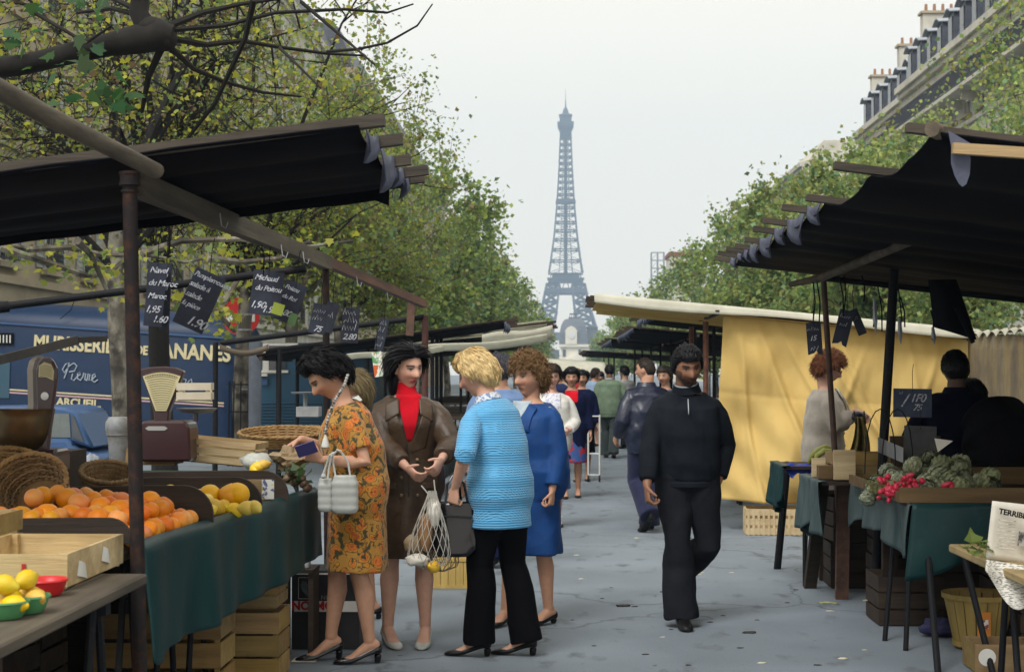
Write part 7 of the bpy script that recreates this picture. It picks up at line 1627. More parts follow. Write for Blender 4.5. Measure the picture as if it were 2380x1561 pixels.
            L = length * rnd.uniform(.55, 1.2); ns = 4; w = width * rnd.uniform(.6, 1.4); sdv = v_.cross(nd); sdv = sdv.normalized() if sdv.length > 1e-4 else V(1, 0, 0)
            tw = rnd.uniform(-1, 1); sdv = (sdv * math.cos(tw) + nd * math.sin(tw)); b = len(mb.v); cv = rnd.uniform(-1, 1)
            for j in range(ns + 1):
                t_ = j / ns; ww = w * (1 - t_ * .85); mb.v += [p - sdv * ww, p + sdv * ww]
                if j:
                    mb.f.append((b + 2 * j - 2, b + 2 * j - 1, b + 2 * j + 1, b + 2 * j))
                if curl: v_ = (v_ + sdv * curl * cv * .9 - nd * curl * (.6 if j > 1 else -.2)).normalized()
                else: v_ = (v_ + tdir * .35 - nd * .16 * j * (1 if style != 'up' else .5)).normalized()
                p = p + v_ * (L / ns)
        if callable(part): part(mb, rnd)
        for i, v_ in enumerate(mb.v): mb.v[i] = s.hc + s.hrot @ (v_ * h)
        me = bpy.data.meshes.new(name); me.from_pydata([tuple(p) for p in mb.v], [], mb.f); me.polygons.foreach_set('use_smooth', [True] * len(me.polygons)); me.materials.append(m_); me.update()
        return link(name, me, s.root)
    def add(s, mb, name, m_, smooth=False, solid=0, label=None):
        o = mb.build(name, m_, s.root, smooth=smooth, solid=solid)
        if label: o['label'] = label
        return o
    def done(s):
        s.root.scale = (s.k,) * 3; s.root.rotation_euler = (0, 0, s.final[1]); s.root.location = s.final[0]
        return s.root
    def world(s, p):
        return s.final[0] + Matrix.Rotation(s.final[1], 3, 'Z') @ (Vector(p) * s.k)
SKIN = (.52, .30, .21); SKIN2 = (.46, .25, .165); SKIN_D = (.235, .115, .068)
M_leather_blk = mat('black_patent_leather', (.004, .004, .007), rough=.22, spec=.45, coat=.1)
M_hair_black = hair_mat('black_hair', (.0025, .0025, .004), (.008, .008, .011)); M_hair_brown = hair_mat('dark_brown_hair', (.018, .013, .012), (.04, .028, .022))
M_hair_blonde = hair_mat('bleached_blonde_hair', (.74, .58, .30), (.52, .36, .15)); M_hair_lbrown = hair_mat('light_brown_curls', (.26, .155, .07), (.12, .065, .030)); M_hair_red = hair_mat('auburn_curls', (.20, .075, .032), (.09, .030, .015))
M_hose = mat('tan_stocking', (.40, .22, .15), rough=.4)
def _L(s, p): return (Matrix.Rotation(-s.final[1], 3, 'Z') @ (Vector(p) - s.final[0])) / s.k
Person.L = _L
def _px(s, u, v, d): return s.L(at(u, v, d))
Person.px = _px
def _surf(s, x, z, off=0.0, front=1):
    pr = s.prof
    for (z0, a0, b0, o0), (z1, a1, b1, o1) in zip(pr, pr[1:]):
        if z <= z1 or z1 == pr[-1][0]:
            t = min(1, max(0, (z - z0) / (z1 - z0))); a = (a0 + (a1 - a0) * t) * s.wide; b = (b0 + (b1 - b0) * t) * s.wide; o = o0 + (o1 - o0) * t; break
    e = max(0.0, 1 - abs(x / (a + off)) ** 2.3) ** (1 / 2.3)
    return s.T(x, o + front * ((b + off) * e), z)
Person.surf = _surf
def patch(s, name, m_, poly, off, solid=.004, n=8, front=1):
    """poly(a,b)->(x,z) on the chest"""
    mb = MB(); mb.grid(lambda a, b: tuple(s.surf(*poly(a, b), off, front)), n, n); return s.add(mb, name, m_, smooth='full', solid=solid)
Person.patch = patch
def floral():
    m = bpy.data.materials.new('floral_dress_cloth'); m.use_nodes = True; n = m.node_tree.nodes; l = m.node_tree.links; b = n['Principled BSDF']; b.inputs['Roughness'].default_value = .75; b.inputs['Sheen Weight'].default_value = .15
    tc = n.new('ShaderNodeTexCoord'); nz1 = n.new('ShaderNodeTexNoise'); nz1.inputs['Scale'].default_value = 14; nz1.inputs['Detail'].default_value = 3; l.new(tc.outputs['Object'], nz1.inputs[0])
    va = n.new('ShaderNodeVectorMath'); va.operation = 'MULTIPLY_ADD'; va.inputs[1].default_value = (.07,) * 3; l.new(nz1.outputs['Color'], va.inputs[0]); l.new(tc.outputs['Object'], va.inputs[2])
    vo = n.new('ShaderNodeTexVoronoi'); vo.inputs['Scale'].default_value = 16; l.new(va.outputs[0], vo.inputs['Vector'])
    r = n.new('ShaderNodeValToRGB'); e = r.color_ramp.elements; e[0].position = .0; e[0].color = (.20, .035, .008, 1); e[1].position = .62; e[1].color = (.40, .20, .03, 1)
    for p, c in ((.14, (.52, .10, .010, 1)), (.24, (.62, .19, .012, 1)), (.33, (.40, .075, .010, 1)), (.42, (.60, .26, .02, 1)), (.50, (.10, .05, .012, 1)), (.56, (.50, .24, .03, 1))):
        x = e.new(p); x.color = c
    l.new(vo.outputs['Distance'], r.inputs[0])
    n2 = n.new('ShaderNodeTexNoise'); n2.inputs['Scale'].default_value = 26; n2.inputs['Detail'].default_value = 2; l.new(va.outputs[0], n2.inputs[0]); mr = n.new('ShaderNodeMapRange'); mr.inputs[1].default_value = .54; mr.inputs[2].default_value = .60; l.new(n2.outputs[0], mr.inputs[0])
    x = n.new('ShaderNodeMix'); x.data_type = 'RGBA'; l.new(mr.outputs[0], x.inputs[0]); l.new(r.outputs[0], x.inputs[6]); x.inputs[7].default_value = (.045, .040, .010, 1); l.new(x.outputs[2], b.inputs['Base Color']); return m
def knit(name, c1, c2):
    m = bpy.data.materials.new(name); m.use_nodes = True; n = m.node_tree.nodes; l = m.node_tree.links; b = n['Principled BSDF']; b.inputs['Roughness'].default_value = .85; b.inputs['Sheen Weight'].default_value = .25
    tc = n.new('ShaderNodeTexCoord')
    def wave(d, s, dist): 
        w = n.new('ShaderNodeTexWave'); w.bands_direction = d; w.inputs['Scale'].default_value = s; w.inputs['Distortion'].default_value = dist; w.inputs['Detail'].default_value = 1; l.new(tc.outputs['Object'], w.inputs[0]); return w.outputs['Fac']
    h = wave('Z', 24, .8); v = wave('DIAGONAL', 34, 1.0); band = wave('Z', 2.6, .3)
    mr = n.new('ShaderNodeMapRange'); mr.inputs[1].default_value = .45; mr.inputs[2].default_value = .6; l.new(band, mr.inputs[0])
    mul = n.new('ShaderNodeMath'); mul.operation = 'MULTIPLY'; l.new(v, mul.inputs[0]); l.new(mr.outputs[0], mul.inputs[1]); ad = n.new('ShaderNodeMath'); ad.operation = 'ADD'; l.new(mul.outputs[0], ad.inputs[0]); l.new(h, ad.inputs[1])
    dv = n.new('ShaderNodeMath'); dv.operation = 'MULTIPLY'; dv.inputs[1].default_value = .6; l.new(ad.outputs[0], dv.inputs[0])
    x = n.new('ShaderNodeMix'); x.data_type = 'RGBA'; l.new(dv.outputs[0], x.inputs[0]); x.inputs[6].default_value = (*c2, 1); x.inputs[7].default_value = (*c1, 1); l.new(x.outputs[2], b.inputs['Base Color'])
    bp = n.new('ShaderNodeBump'); bp.inputs['Strength'].default_value = .5; bp.inputs['Distance'].default_value = .008; l.new(ad.outputs[0], bp.inputs['Height']); l.new(bp.outputs[0], b.inputs['Normal']); return m
def cloth(name, c, c2=None, rough=.85, sheen=.1, bump=.25, bs=180): return mat(name, c, c2 or tuple(x * .75 for x in c), rough=rough, scale=10, bump=bump, bscale=bs, sheen=sheen, spec=.08)
M_floral = floral(); M_knit = knit('sky_blue_knit', (.12, .42, .72), (.065, .29, .54))
M_brleather = mat('brown_leather', (.080, .050, .030), (.045, .028, .017), rough=.42, scale=9, bump=.35, bscale=45, spec=.35)
M_red = cloth('red_jersey', (.55, .006, .018)); M_blackcloth = cloth('black_trouser_cloth', (.0035, .0035, .005), sheen=0); M_bluecoat = mat('cobalt_coat', (.010, .060, .22), (.007, .042, .16), rough=.6, scale=8, bump=.3, bscale=30, spec=.2)
M_paleblue = cloth('pale_blue_jersey', (.42, .50, .56)); M_scarf = mat('mottled_scarf', (.55, .58, .62), (.12, .20, .38), rough=.8, scale=60, contrast=(.48, .56))
M_char = cloth('charcoal_wool', (.0125, .0155, .0215), (.007, .009, .0125), sheen=0); M_chartr = cloth('charcoal_trousers', (.013, .0145, .019), sheen=0)
M_greenj = cloth('grey_green_tweed', (.17, .235, .16), (.12, .17, .115)); M_navyl = mat('navy_leather', (.006, .010, .028), (.010, .015, .038), rough=.36, scale=8, bump=.35, bscale=24, spec=.5)
M_beige = cloth('beige_jacket_cloth', (.46, .42, .37), (.37, .335, .295)); M_whitec = cloth('white_cardigan', (.70, .70, .66)); M_navyc = cloth('navy_coat_cloth', (.006, .010, .040), sheen=0); M_skyshirt = cloth('sky_shirt', (.16, .25, .45))
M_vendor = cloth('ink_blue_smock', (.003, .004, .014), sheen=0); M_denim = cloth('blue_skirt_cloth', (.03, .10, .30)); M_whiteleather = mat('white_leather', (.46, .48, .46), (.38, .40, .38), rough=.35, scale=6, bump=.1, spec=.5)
M_shoe = mat('dull_black_shoe', (.006, .006, .007), rough=.45, spec=.25)
# ---- woman in the floral dress
def floral_woman():
    p = Person('woman in orange floral dress leaning over the counter with an open wallet', (at(832, 0, 8.45).x, 8.45), 105, H=1.67, lean=17, head=(6, 40, 0), wide=1.08, headscale=1.05, neck_f=14)
    p.leg(1, (.075, .13, .125), toe=4); p.leg(-1, (-.085, -.06, .125), toe=-6)
    p.arm(-1, p.px(748, 1068, 8.18), pole=(0, -.6, -1), curl=.75, hdir=p.px(700, 1052, 8.15) - p.px(748, 1068, 8.18), palm=(.8, 0, .5))
    p.arm(1, p.px(700, 1020, 8.6), pole=(.4, -.2, -1), curl=.4, hdir=p.px(655, 1046, 8.62) - p.px(700, 1020, 8.6), palm=(0, -.2, -1))
    p.finish_body(skin=(.52, .29, .195), lips=(.40, .10, .09), brow=(.03, .02, .02))
    p.garment('dress', M_floral, [p.top(.016, .80, 1.43, ease=.012, waist=.030), p.sleeves(.36, .020), p.skirt(1.0, .50, .178, .205, .150, .172, n=8, flutes=7, famp=.035)], amp=.008, freq=24, seed=1, smooth=4)
    p.hair(M_hair_black, 'radial', vol=.050, n=3000, length=.05, seed=3, hairline=.066, back=-.075, side_to=.006, lift=.3, lump_=.014)
    for sd_ in (1, -1): p.shoe(sd_, 'pump', M_leather_blk)
    mb = MB()   # collar at the nape
    p.patch('white_collar', M_white, lambda a, b: (-.09 + .18 * a, 1.405 + .03 * b), .030, front=-1)
    # wrist watch
    W, d, n_, t = p.handL; mb = MB(); mb.lathe([(.026, -.005), (.029, -.004), (.029, .004), (.026, .005)], W - d * .02, 16, mtx((0, 0, 0), t, n_).to_3x3(), cap=False); p.add(mb, 'watch_strap', mat('watch_metal', (.45, .38, .22), rough=.35, metal=.8))
    p.done()
    # necklace: hangs free, a thing she wears
    t = thing('bead_necklace', 'long glass bead necklace with a pale drop hanging from the leaning woman', 'necklace', at(760, 940, 8.3)); pts = [(808, 872), (800, 895), (790, 912), (778, 930), (768, 955), (760, 980), (757, 1005)]
    gm = mat('glass_beads', (.45, .44, .42), (.12, .11, .10), rough=.15, scale=50, contrast=(.45, .55))
    for i in range(22):
        a = i / 21 * (len(pts) - 1); k = min(int(a), len(pts) - 2); f = a - k; u = pts[k][0] + (pts[k + 1][0] - pts[k][0]) * f; v = pts[k][1] + (pts[k + 1][1] - pts[k][1]) * f
        m = MB(); m.ball(at(u, v, 8.20), .0095, 8, 6); m.build('bead', gm, t, smooth=True)
    m = MB(); c = at(756, 1040, 8.2); m.lathe([(.004, .07), (.012, .045), (.020, .018), (.022, .004), (.012, -.004), (.003, -.006)], c, 12); m.build('drop', mat('pale_drop', (.60, .62, .62), (.62, .45, .18), rough=.3, scale=12, contrast=(.45, .6)), t, smooth=True)
    m = MB(); c = at(712, 1043, 8.12); rm = Matrix.Rotation(R(-18), 3, 'Y') @ Matrix.Rotation(R(25), 3, 'X'); m.box(c, (.105, .012, .066), rm); w = m.solo('wallet', mat('purple_leather', (.035, .030, .12), (.05, .04, .15), rough=.4, scale=9), 'purple wallet held open over the brown paper bag', 'wallet')
    # white quilted handbag on her forearm
    B = thing('white_handbag', 'white quilted handbag with ribbed sides hanging from the bent arm', 'handbag', at(783, 1195, 8.1)); P = lambda u, v, dy=0: at(u, v, 8.1) + V(0, dy, 0)
    for (u0, u1, v0, v1, dy) in ((768, 829, 1105, 1194, 0), (736, 772, 1112, 1190, .01)):
        rings = []; n = 24
        for i in range(n + 1):
            tt = i / n; v = v1 + (v0 - v1) * tt; bul = 1 + .05 * abs(math.sin(tt * math.pi * 4.5)) - .22 * max(0, tt - .8) / .2 - .16 * max(0, .12 - tt) / .12; c = P((u0 + u1) / 2, v, .05 + dy); hw = (u1 - u0) / 2 * 8.1 / F
            rings.append(sring(c, V(1, 0, 0), V(0, 1, 0), hw * bul, .048 * bul, 18, 3.0))
        m = MB(); m.loft(rings); m.build('pouch', M_whiteleather, B, smooth='full')
    for pts in (((778, 1108), (771, 1075), (772, 1055), (778, 1050)), ((812, 1106), (806, 1075), (790, 1048), (780, 1046)), ((745, 1114), (754, 1085), (764, 1058), (772, 1052)), ((760, 1112), (762, 1085), (768, 1060), (776, 1053))):
        m = MB(); m.tube([P(u, v, .03 + .02 * (i % 2)) for i, (u, v) in enumerate(pts)], .0055, 6); m.build('strap', M_whiteleather, B, smooth=True)
    m = MB(); m.ball(P(752, 1106, -.005), .014, 10, 8); m.build('clasp', M_whiteleather, B, smooth=True)
floral_woman()
# ---- woman in the brown leather coat
def coat_woman():
    p = Person('dark-haired woman in brown leather coat and red turtleneck holding a string bag', (at(948, 0, 9.0).x, 9.0), 190, H=1.70, lean=3, head=(30, 12, 3), headscale=1.02, wide=1.04)
    p.leg(1, (.11, .02, .115), toe=14); p.leg(-1, (-.10, .05, .115), toe=-12)
    wr = p.px(946, 1086, 8.66); wl = p.px(1026, 1068, 8.66)
    p.arm(1, wr, pole=(.6, -1, -.3), curl=.55, hdir=p.px(985, 1125, 8.58) - wr, palm=(-.6, -.3, .3)); p.arm(-1, wl, pole=(-.6, -1, -.3), curl=.75, hdir=p.px(1002, 1112, 8.56) - wl, palm=(.6, -.5, 0))
    p.finish_body(skin=(.60, .35, .26), lips=(.50, .07, .08), brow=(.025, .018, .016), blush=1.3)
    p.garment('coat', M_brleather, [p.top(.024, .80, 1.425, ease=.012, waist=.012), p.sleeves(.9, .022, bag=.006), p.skirt(1.0, .50, .178, .225, .145, .185, n=8, flutes=5, famp=.03)], amp=.011, freq=30, seed=4, vert=.7)
    a = p.T(0, .008, 1.405); b = p.hc + p.hrot @ V(0, -.02, -.085); mb = MB(); mb.tube([a, a.lerp(b, .35), a.lerp(b, .7), b], [.075, .060, .057, .058], 24); p.add(mb, 'turtleneck', M_red, smooth=True)
    p.patch('turtleneck_front', M_red, lambda a, b: ((a - .5) * 2 * (.010 + .062 * b ** .9), 1.165 + .265 * b), .046, n=12)
    for s_ in (-1, 1):
        p.patch('lapel', M_brleather, lambda a, b: (s_ * ((.012 + .060 * b ** .9) + (.075 * (1 - b) + .055 * b) * a * (1 if b > .12 else b / .12 * 1)), 1.155 + .17 * b - .055 * a * (1 - b)), .056, solid=.008)
        p.patch('collar', M_brleather, lambda a, b: (s_ * (.058 + .075 * a), 1.325 + .085 * b - .045 * a * (1 - .2 * b)), .059, solid=.009)
        for z in (1.06, .96, .86): mb = MB(); mb.ball(p.surf(s_ * .045, z, .060), .010, 8, 6, (1, .6, 1)); p.add(mb, 'button', mat('coat_button', (.22, .17, .10), rough=.3), smooth=True)
        p.patch('pocket_flap', M_brleather, lambda a, b: (s_ * (.075 + .085 * a), .93 - .035 * b), .060, solid=.007)
    p.patch('front_seam', mat('dark_seam', (.03, .02, .014), rough=.5), lambda a, b: (.001 + .004 * a, .84 + .30 * b), .050, solid=.002)
    def back(mb, rnd):
        mb.ball(V(0, -.062, -.055), .075, 16, 10, (1.08, .75, 1.25)); mb.ball(V(-.055, -.035, -.075), .042, 12, 8, (.7, .9, 1.5)); mb.ball(V(.062, -.045, -.085), .045, 12, 8, (.7, .9, 1.7))
    p.hair(M_hair_black, 'long', vol=.018, n=2400, length=.13, seed=5, hairline=.078, back=-.105, side_to=.004, lift=.15, lump_=.008, part=back, width=.0035)
    for sd_ in (1, -1): p.shoe(sd_, 'pump', M_whiteleather)
    p.done()
    # string bag
    d = 8.45; B = thing('string_bag', 'white string bag stuffed with bread, parcels and a lemon', 'bag', at(985, 1330, d)); P = lambda u, v, dy=0: at(u, v, d) + V(0, dy, 0)
    st = mat('white_string', (.44, .43, .39), rough=.8); k = d / F
    def sack(cu, vt, vb, wt, wb, n, rows, y0, mt, r=.0019):
        m = MB()
        def pt(th, t):
            w = (wt + (wb - wt) * math.sin(min(1, t * 1.15) * math.pi / 2) ** 1.3) * (1 if t < .82 else math.sqrt(max(.02, 1 - ((t - .82) / .18) ** 2))); return P(cu + w * math.cos(th) + (-10 * t), vt + (vb - vt) * t, y0 + w * k * .6 * math.sin(th))
        for i in range(n):
            for s_ in (1, -1): m.tube([pt(2 * math.pi * i / n + s_ * q * 1.5, q) for q in [j / rows for j in range(rows + 1)]], r, 4)
        m.build('net', mt, B)
    sack(1005, 1140, 1322, 9, 50, 16, 16, 0, st); sack(1035, 1225, 1330, 12, 38, 14, 10, .06, mat('brown_string', (.20, .16, .13), rough=.8))
    for pts in (((978, 1128), (988, 1140), (996, 1150)), ((1008, 1115), (1010, 1135), (1012, 1150))): m = MB(); m.tube([P(u, v, .02) for u, v in pts], .004, 5); m.build('handle', st, B)
    def inner(name, u, v, r, sc, mt, amp, dy, label): 
        lump(P(u, v, dy), r, sc=sc, amp=amp).solo(name, mt, label, 'shopping', 'shopping in the string bag', smooth='full')
    inner('white_parcel', 1008, 1190, .05, (.8, .8, 1.5), M_paper, .3, .01, 'white wrapped parcel upright in the string bag')
    inner('bread_loaf', 988, 1235, .065, (.6, .6, 1.6), mat('crusty_bread', (.34, .19, .085), (.24, .12, .05), rough=.7, scale=14), .15, .0, 'brown loaf seen through the string bag')
    inner('paper_parcel', 960, 1265, .05, (1, .8, 1.0), mat('brown_paper', (.3, .22, .13)), .3, .02, 'brown parcel at the side of the string bag')
    inner('white_package', 972, 1300, .048, (1.3, .9, .7), M_paper, .35, -.02, 'crumpled white package at the bottom of the string bag')
    fruit('l', P(1008, 1316, -.01), 'lemon showing at the bottom of the string bag', 'lemon', None, 1.1)
    # black patent bag
    K = thing('black_patent_bag', 'shiny black patent shopping bag held between the two women', 'handbag', at(1052, 1290, 8.52)); P2 = lambda u, v, dy=0: at(u, v, 8.52) + V(0, dy, 0)
    rings = []
    for i in range(15):
        tt = i / 14; v = 1290 - 125 * tt; c = P2(1055 + 8 * tt, v); hw = (54 - 16 * tt ** 1.6) * 8.75 / F; rings.append(sring(c, V(1, 0, 0), V(0, 1, 0), hw * (1 - .25 * max(0, .15 - tt) / .15), .075 * (1 - .6 * tt), 22, 3))
    m = MB(); m.loft(rings)
    for v_ in m.v: v_ += V(.004 * nz(v_.x * 30, v_.y * 30, v_.z * 30), -.008 * nz(v_.x * 18, 5, v_.z * 14), 0)
    m.build('bag_body', M_leather_blk, K, smooth='full')
    m = MB(); m.beam(P2(1010, 1195, -.055), P2(1100, 1200, -.055), .012, .010); m.build('rim_band', M_leather_blk, K)
    for dx in (0, 30): m = MB(); m.tube([P2(1035 + dx, 1170, -.02), P2(1040 + dx * .6, 1125, -.02), P2(1052 + dx * .3, 1105, 0), P2(1066 + dx * .4, 1125, .02), P2(1072 + dx * .5, 1170, .02)], .007, 6); m.build('strap', M_leather_blk, K, smooth=True)
coat_woman()
# ---- blonde woman in sky-blue knit
def blonde():
    p = Person('blonde woman in sky blue knitted top and black trousers, seen from behind', (at(1163, 0, 8.6).x, 8.6), 52, H=1.68, lean=17, head=(18, 22, 0), wide=1.04, headscale=1.03, neck_f=12, side=-3)
    p.leg(-1, (-.06, .10, .12), toe=30, bare=True); p.leg(1, (.12, -.08, .12), toe=25, bare=True)
    w = p.px(1058, 1132, 8.45); p.arm(-1, w, pole=(-.4, -.6, -.4), curl=.8, hdir=(0, .2, -1), palm=(1, 0, 0)); p.arm(1, p.px(1090, 1120, 8.9), pole=(.6, -.3, -.6), curl=.6)
    p.finish_body(skin=(.55, .32, .23), torso=True)
    p.garment('knit_top', M_knit, [p.top(.018, .80, 1.43, ease=.008, waist=.018), p.sleeves(.56, .020), p.skirt(.98, .715, .176, .196, .140, .156, n=6)], amp=.004, freq=16, seed=6, vert=.7, smooth=5)
    p.garment('trousers', M_blackcloth, [p.legsleeves(.020, hem=.055, flare=.016, knee=.004)], amp=.007, freq=18, seed=7, vert=.25)
    p.hair(M_hair_blonde, 'radial', vol=.036, n=3400, length=.045, seed=8, hairline=.05, back=-.068, side_to=-.005, lift=.4, lump_=.012)
    for sd_ in (1, -1): p.shoe(sd_, 'sandal', M_shoe)
    mb = MB(); c = p.T(0, -.004, 1.432); u = (p.T(1, 0, 1.43) - p.T(0, 0, 1.43)).normalized(); w_ = (p.T(0, 1, 1.43) - p.T(0, 0, 1.43)).normalized(); up = u.cross(w_)
    mb.loft([sring(c - up * .018, u, w_, .088, .080, 20), sring(c + up * .006, u, w_, .074, .070, 20), sring(c + up * .022, u, w_, .064, .064, 20)]); p.add(mb, 'neck_scarf', M_scarf, smooth=True)
    p.done()
blonde()
# ---- woman in cobalt coat
def bluecoat():
    p = Person('curly-haired woman in cobalt blue coat glancing aside behind the blonde woman', (at(1238, 0, 9.75).x, 9.75), 140, H=1.64, lean=3, head=(-6, 4, 0), wide=1.1, headscale=1.08)
    p.leg(1, (.09, .16, .10), toe=8); p.leg(-1, (-.09, -.05, .10), toe=-5)
    p.arm(-1, p.px(1283, 1140, 9.55), pole=(-.3, -1, 0), curl=.9, hdir=(0, .1, -1), palm=(1, .3, 0)); p.arm(1, (.27, .12, .92), pole=(0, -1, 0))
    p.finish_body(skin=(.52, .285, .19), lips=(.40, .12, .10), brow=(.14, .08, .04))
    p.garment('coat', M_bluecoat, [p.top(.026, .80, 1.42, ease=.014, waist=.03), p.sleeves(.93, .024), p.skirt(1.0, .45, .182, .205, .155, .175, n=8, flutes=5, famp=.03)], amp=.010, freq=26, seed=9, vert=.5)
    p.patch('blouse', M_paleblue, lambda a, b: ((a - .5) * 2 * (.02 + .06 * b), 1.25 + .18 * b), .040, n=10)
    for s_ in (-1, 1): p.patch('collar', M_bluecoat, lambda a, b: (s_ * (.045 + .03 * b + .08 * a * (1 - .3 * b)), 1.27 + .145 * b - .05 * a * (1 - .5 * b)), .054, solid=.008)
    p.hair(M_hair_lbrown, 'curl', vol=.040, n=3200, length=.05, seed=10, hairline=.052, back=-.085, side_to=-.02, lift=.5, curl=.9, lump_=.016)
    for sd_ in (1, -1): p.shoe(sd_, 'pump', M_shoe)
    p.done()
bluecoat()
# ---- man in the dark pullover, walking towards us
def pullover_man():
    p = Person('bearded man in dark zip-neck pullover walking along the aisle', (at(1592, 0, 9.75).x, 9.75), 180, H=1.72, sex='m', lean=7, head=(14, 17, 4), wide=.98, headscale=1.07, neck_f=18, shoulder_drop=.012)
    p.leg(1, (.035, .10, .085), toe=4, bare=False); p.leg(-1, (.005, -.36, .30), toe=0, pole=(-.45, 1, 0), bare=False, straight=False)
    p.arm(1, p.px(1504, 1128, 9.5), pole=(.4, -1, 0), curl=.85, hdir=(-.05, .2, -1), palm=(-1, -.2, 0)); p.arm(-1, p.px(1668, 1120, 9.75), pole=(-.4, -1, 0), curl=.8, hdir=(.0, .05, -1), palm=(1, -.2, 0))
    p.finish_body(skin=SKIN_D, lips=(.17, .055, .045), brow=(.010, .008, .008), beard=((.022, .016, .014), .88), blush=.3)
    p.garment('pullover', M_char, [p.top(.020, .86, 1.435, ease=.012, waist=.022), p.sleeves(.93, .015, bag=.005), p.skirt(.99, .845, .176, .166, .142, .132, n=3)], amp=.011, freq=26, seed=12, vert=.3)
    mb = MB(); mb.loft([sring(V(0, .004, z), V(1, 0, 0), V(0, 1, 0), a, b, 30) for z, a, b in ((.838, .178, .140), (.842, .184, .146), (.865, .185, .147), (.872, .179, .141))]); p.add(mb, 'waist_rib', M_char, smooth=True)
    p.garment('trousers', M_chartr, [p.legsleeves(.024, hem=.05, flare=.014, knee=.014)], amp=.014, freq=20, seed=13, vert=.5)
    c = p.T(0, .006, 1.425); b = p.hc + p.hrot @ V(0, -.025, -.085); mb = MB(); mb.tube([c - V(0, 0, .01), c.lerp(b, .35), c.lerp(b, .62)], [.092, .080, .078], 22, cap=False); p.add(mb, 'collar', M_char, smooth=True, solid=.008)
    mb = MB(); mb.tube([c, c.lerp(b, .4), c.lerp(b, .72)], [.078, .072, .071], 22, cap=False); p.add(mb, 'shirt_collar', M_paleblue, smooth=True, solid=.004)
    p.patch('zip', M_zinc, lambda a, b: (-.003 + .006 * a, 1.30 + .09 * b), .052, solid=.003)
    p.hair(M_hair_black, 'up', vol=.018, n=2400, length=.032, seed=14, hairline=.056, back=-.060, side_to=-.03, lift=.3, lump_=.006)
    for sd_ in (1, -1): p.shoe(sd_, 'oxford', M_shoe)
    p.done()
pullover_man()
# ---- man in navy leather jacket, walking away
def leather_man():
    p = Person('short-haired man in navy leather jacket walking away beside the pullover man', (at(1502, 0, 15.4).x, 15.4), 22, H=1.70, sex='m', lean=4, head=(42, 6, 0), wide=1.04, voxel=.008)
    p.leg(-1, (-.075, -.20, .20), toe=0, bare=False, straight=False); p.leg(1, (.08, .12, .085), toe=-4, bare=False); p.arm(-1, (-.25, .16, .92), pole=(0, -1, 0)); p.arm(1, (.26, .05, .84), pole=(0, -1, 0))
    p.finish_body(skin=SKIN2, brow=(.05, .03, .02), torso=True)
    p.garment('jacket', M_navyl, [p.top(.028, .80, 1.43, ease=.016, waist=.03), p.sleeves(.93, .026, bag=.006), p.skirt(.99, .76, .19, .20, .15, .16, n=4)], amp=.014, freq=26, seed=20, vert=.9)
    p.garment('trousers', cloth('navy_trousers', (.022, .026, .060)), [p.legsleeves(.022, hem=.05, flare=.02, knee=.01)], amp=.006, freq=15, seed=21)
    mb = MB(); c = p.T(0, -.002, 1.425); mb.loft([sring(c + V(0, -.01, -.02), V(1, 0, 0), V(0, 1, 0), .105, .10, 20), sring(c + V(0, 0, .03), V(1, 0, 0), V(0, 1, 0), .085, .08, 20)]); p.add(mb, 'collar', M_navyl, smooth=True)
    p.hair(M_hair_brown, 'radial', vol=.008, n=1500, length=.025, seed=22, hairline=.070, back=-.055, side_to=.02, lift=.2, lump_=.003)
    for sd_ in (1, -1): p.shoe(sd_, 'oxford', M_shoe)
    p.done()
leather_man()
# ---- man in grey-green jacket
def green_man():
    p = Person('man in grey-green tweed jacket seen from behind in the middle of the aisle', (at(1415, 0, 28.5).x, 28.5), -4, H=1.70, sex='m', lean=2, head=(5, 4, 0), wide=1.12, voxel=.011)
    p.leg(-1, (-.07, .10, .085), toe=0, bare=False); p.leg(1, (.08, -.16, .13), toe=0, bare=False); p.arm(-1, (-.27, .02, .82), pole=(0, -1, 0)); p.arm(1, (.25, .2, .95), pole=(.2, -1, 0)); p.finish_body(skin=SKIN_D)
    p.garment('jacket', M_greenj, [p.top(.028, .80, 1.43, ease=.014, waist=.02), p.sleeves(.93, .024), p.skirt(.99, .74, .188, .205, .15, .16, n=4)], amp=.005, freq=20, seed=25)
    p.garment('trousers', cloth('grey_green_trousers', (.045, .06, .06)), [p.legsleeves(.02, hem=.05, flare=.015, knee=.01)], amp=.006, freq=15, seed=26)
    p.patch('collar', M_paleblue, lambda a, b: (-.06 + .12 * a, 1.425 + .018 * b), .018, front=-1)
    p.hair(M_hair_black, 'radial', vol=.014, n=900, length=.03, seed=27, hairline=.06, back=-.06, side_to=.0)
    for sd_ in (1, -1): p.shoe(sd_, 'oxford', mat('brown_shoe', (.05, .03, .02), rough=.4))
    p.done()
green_man()
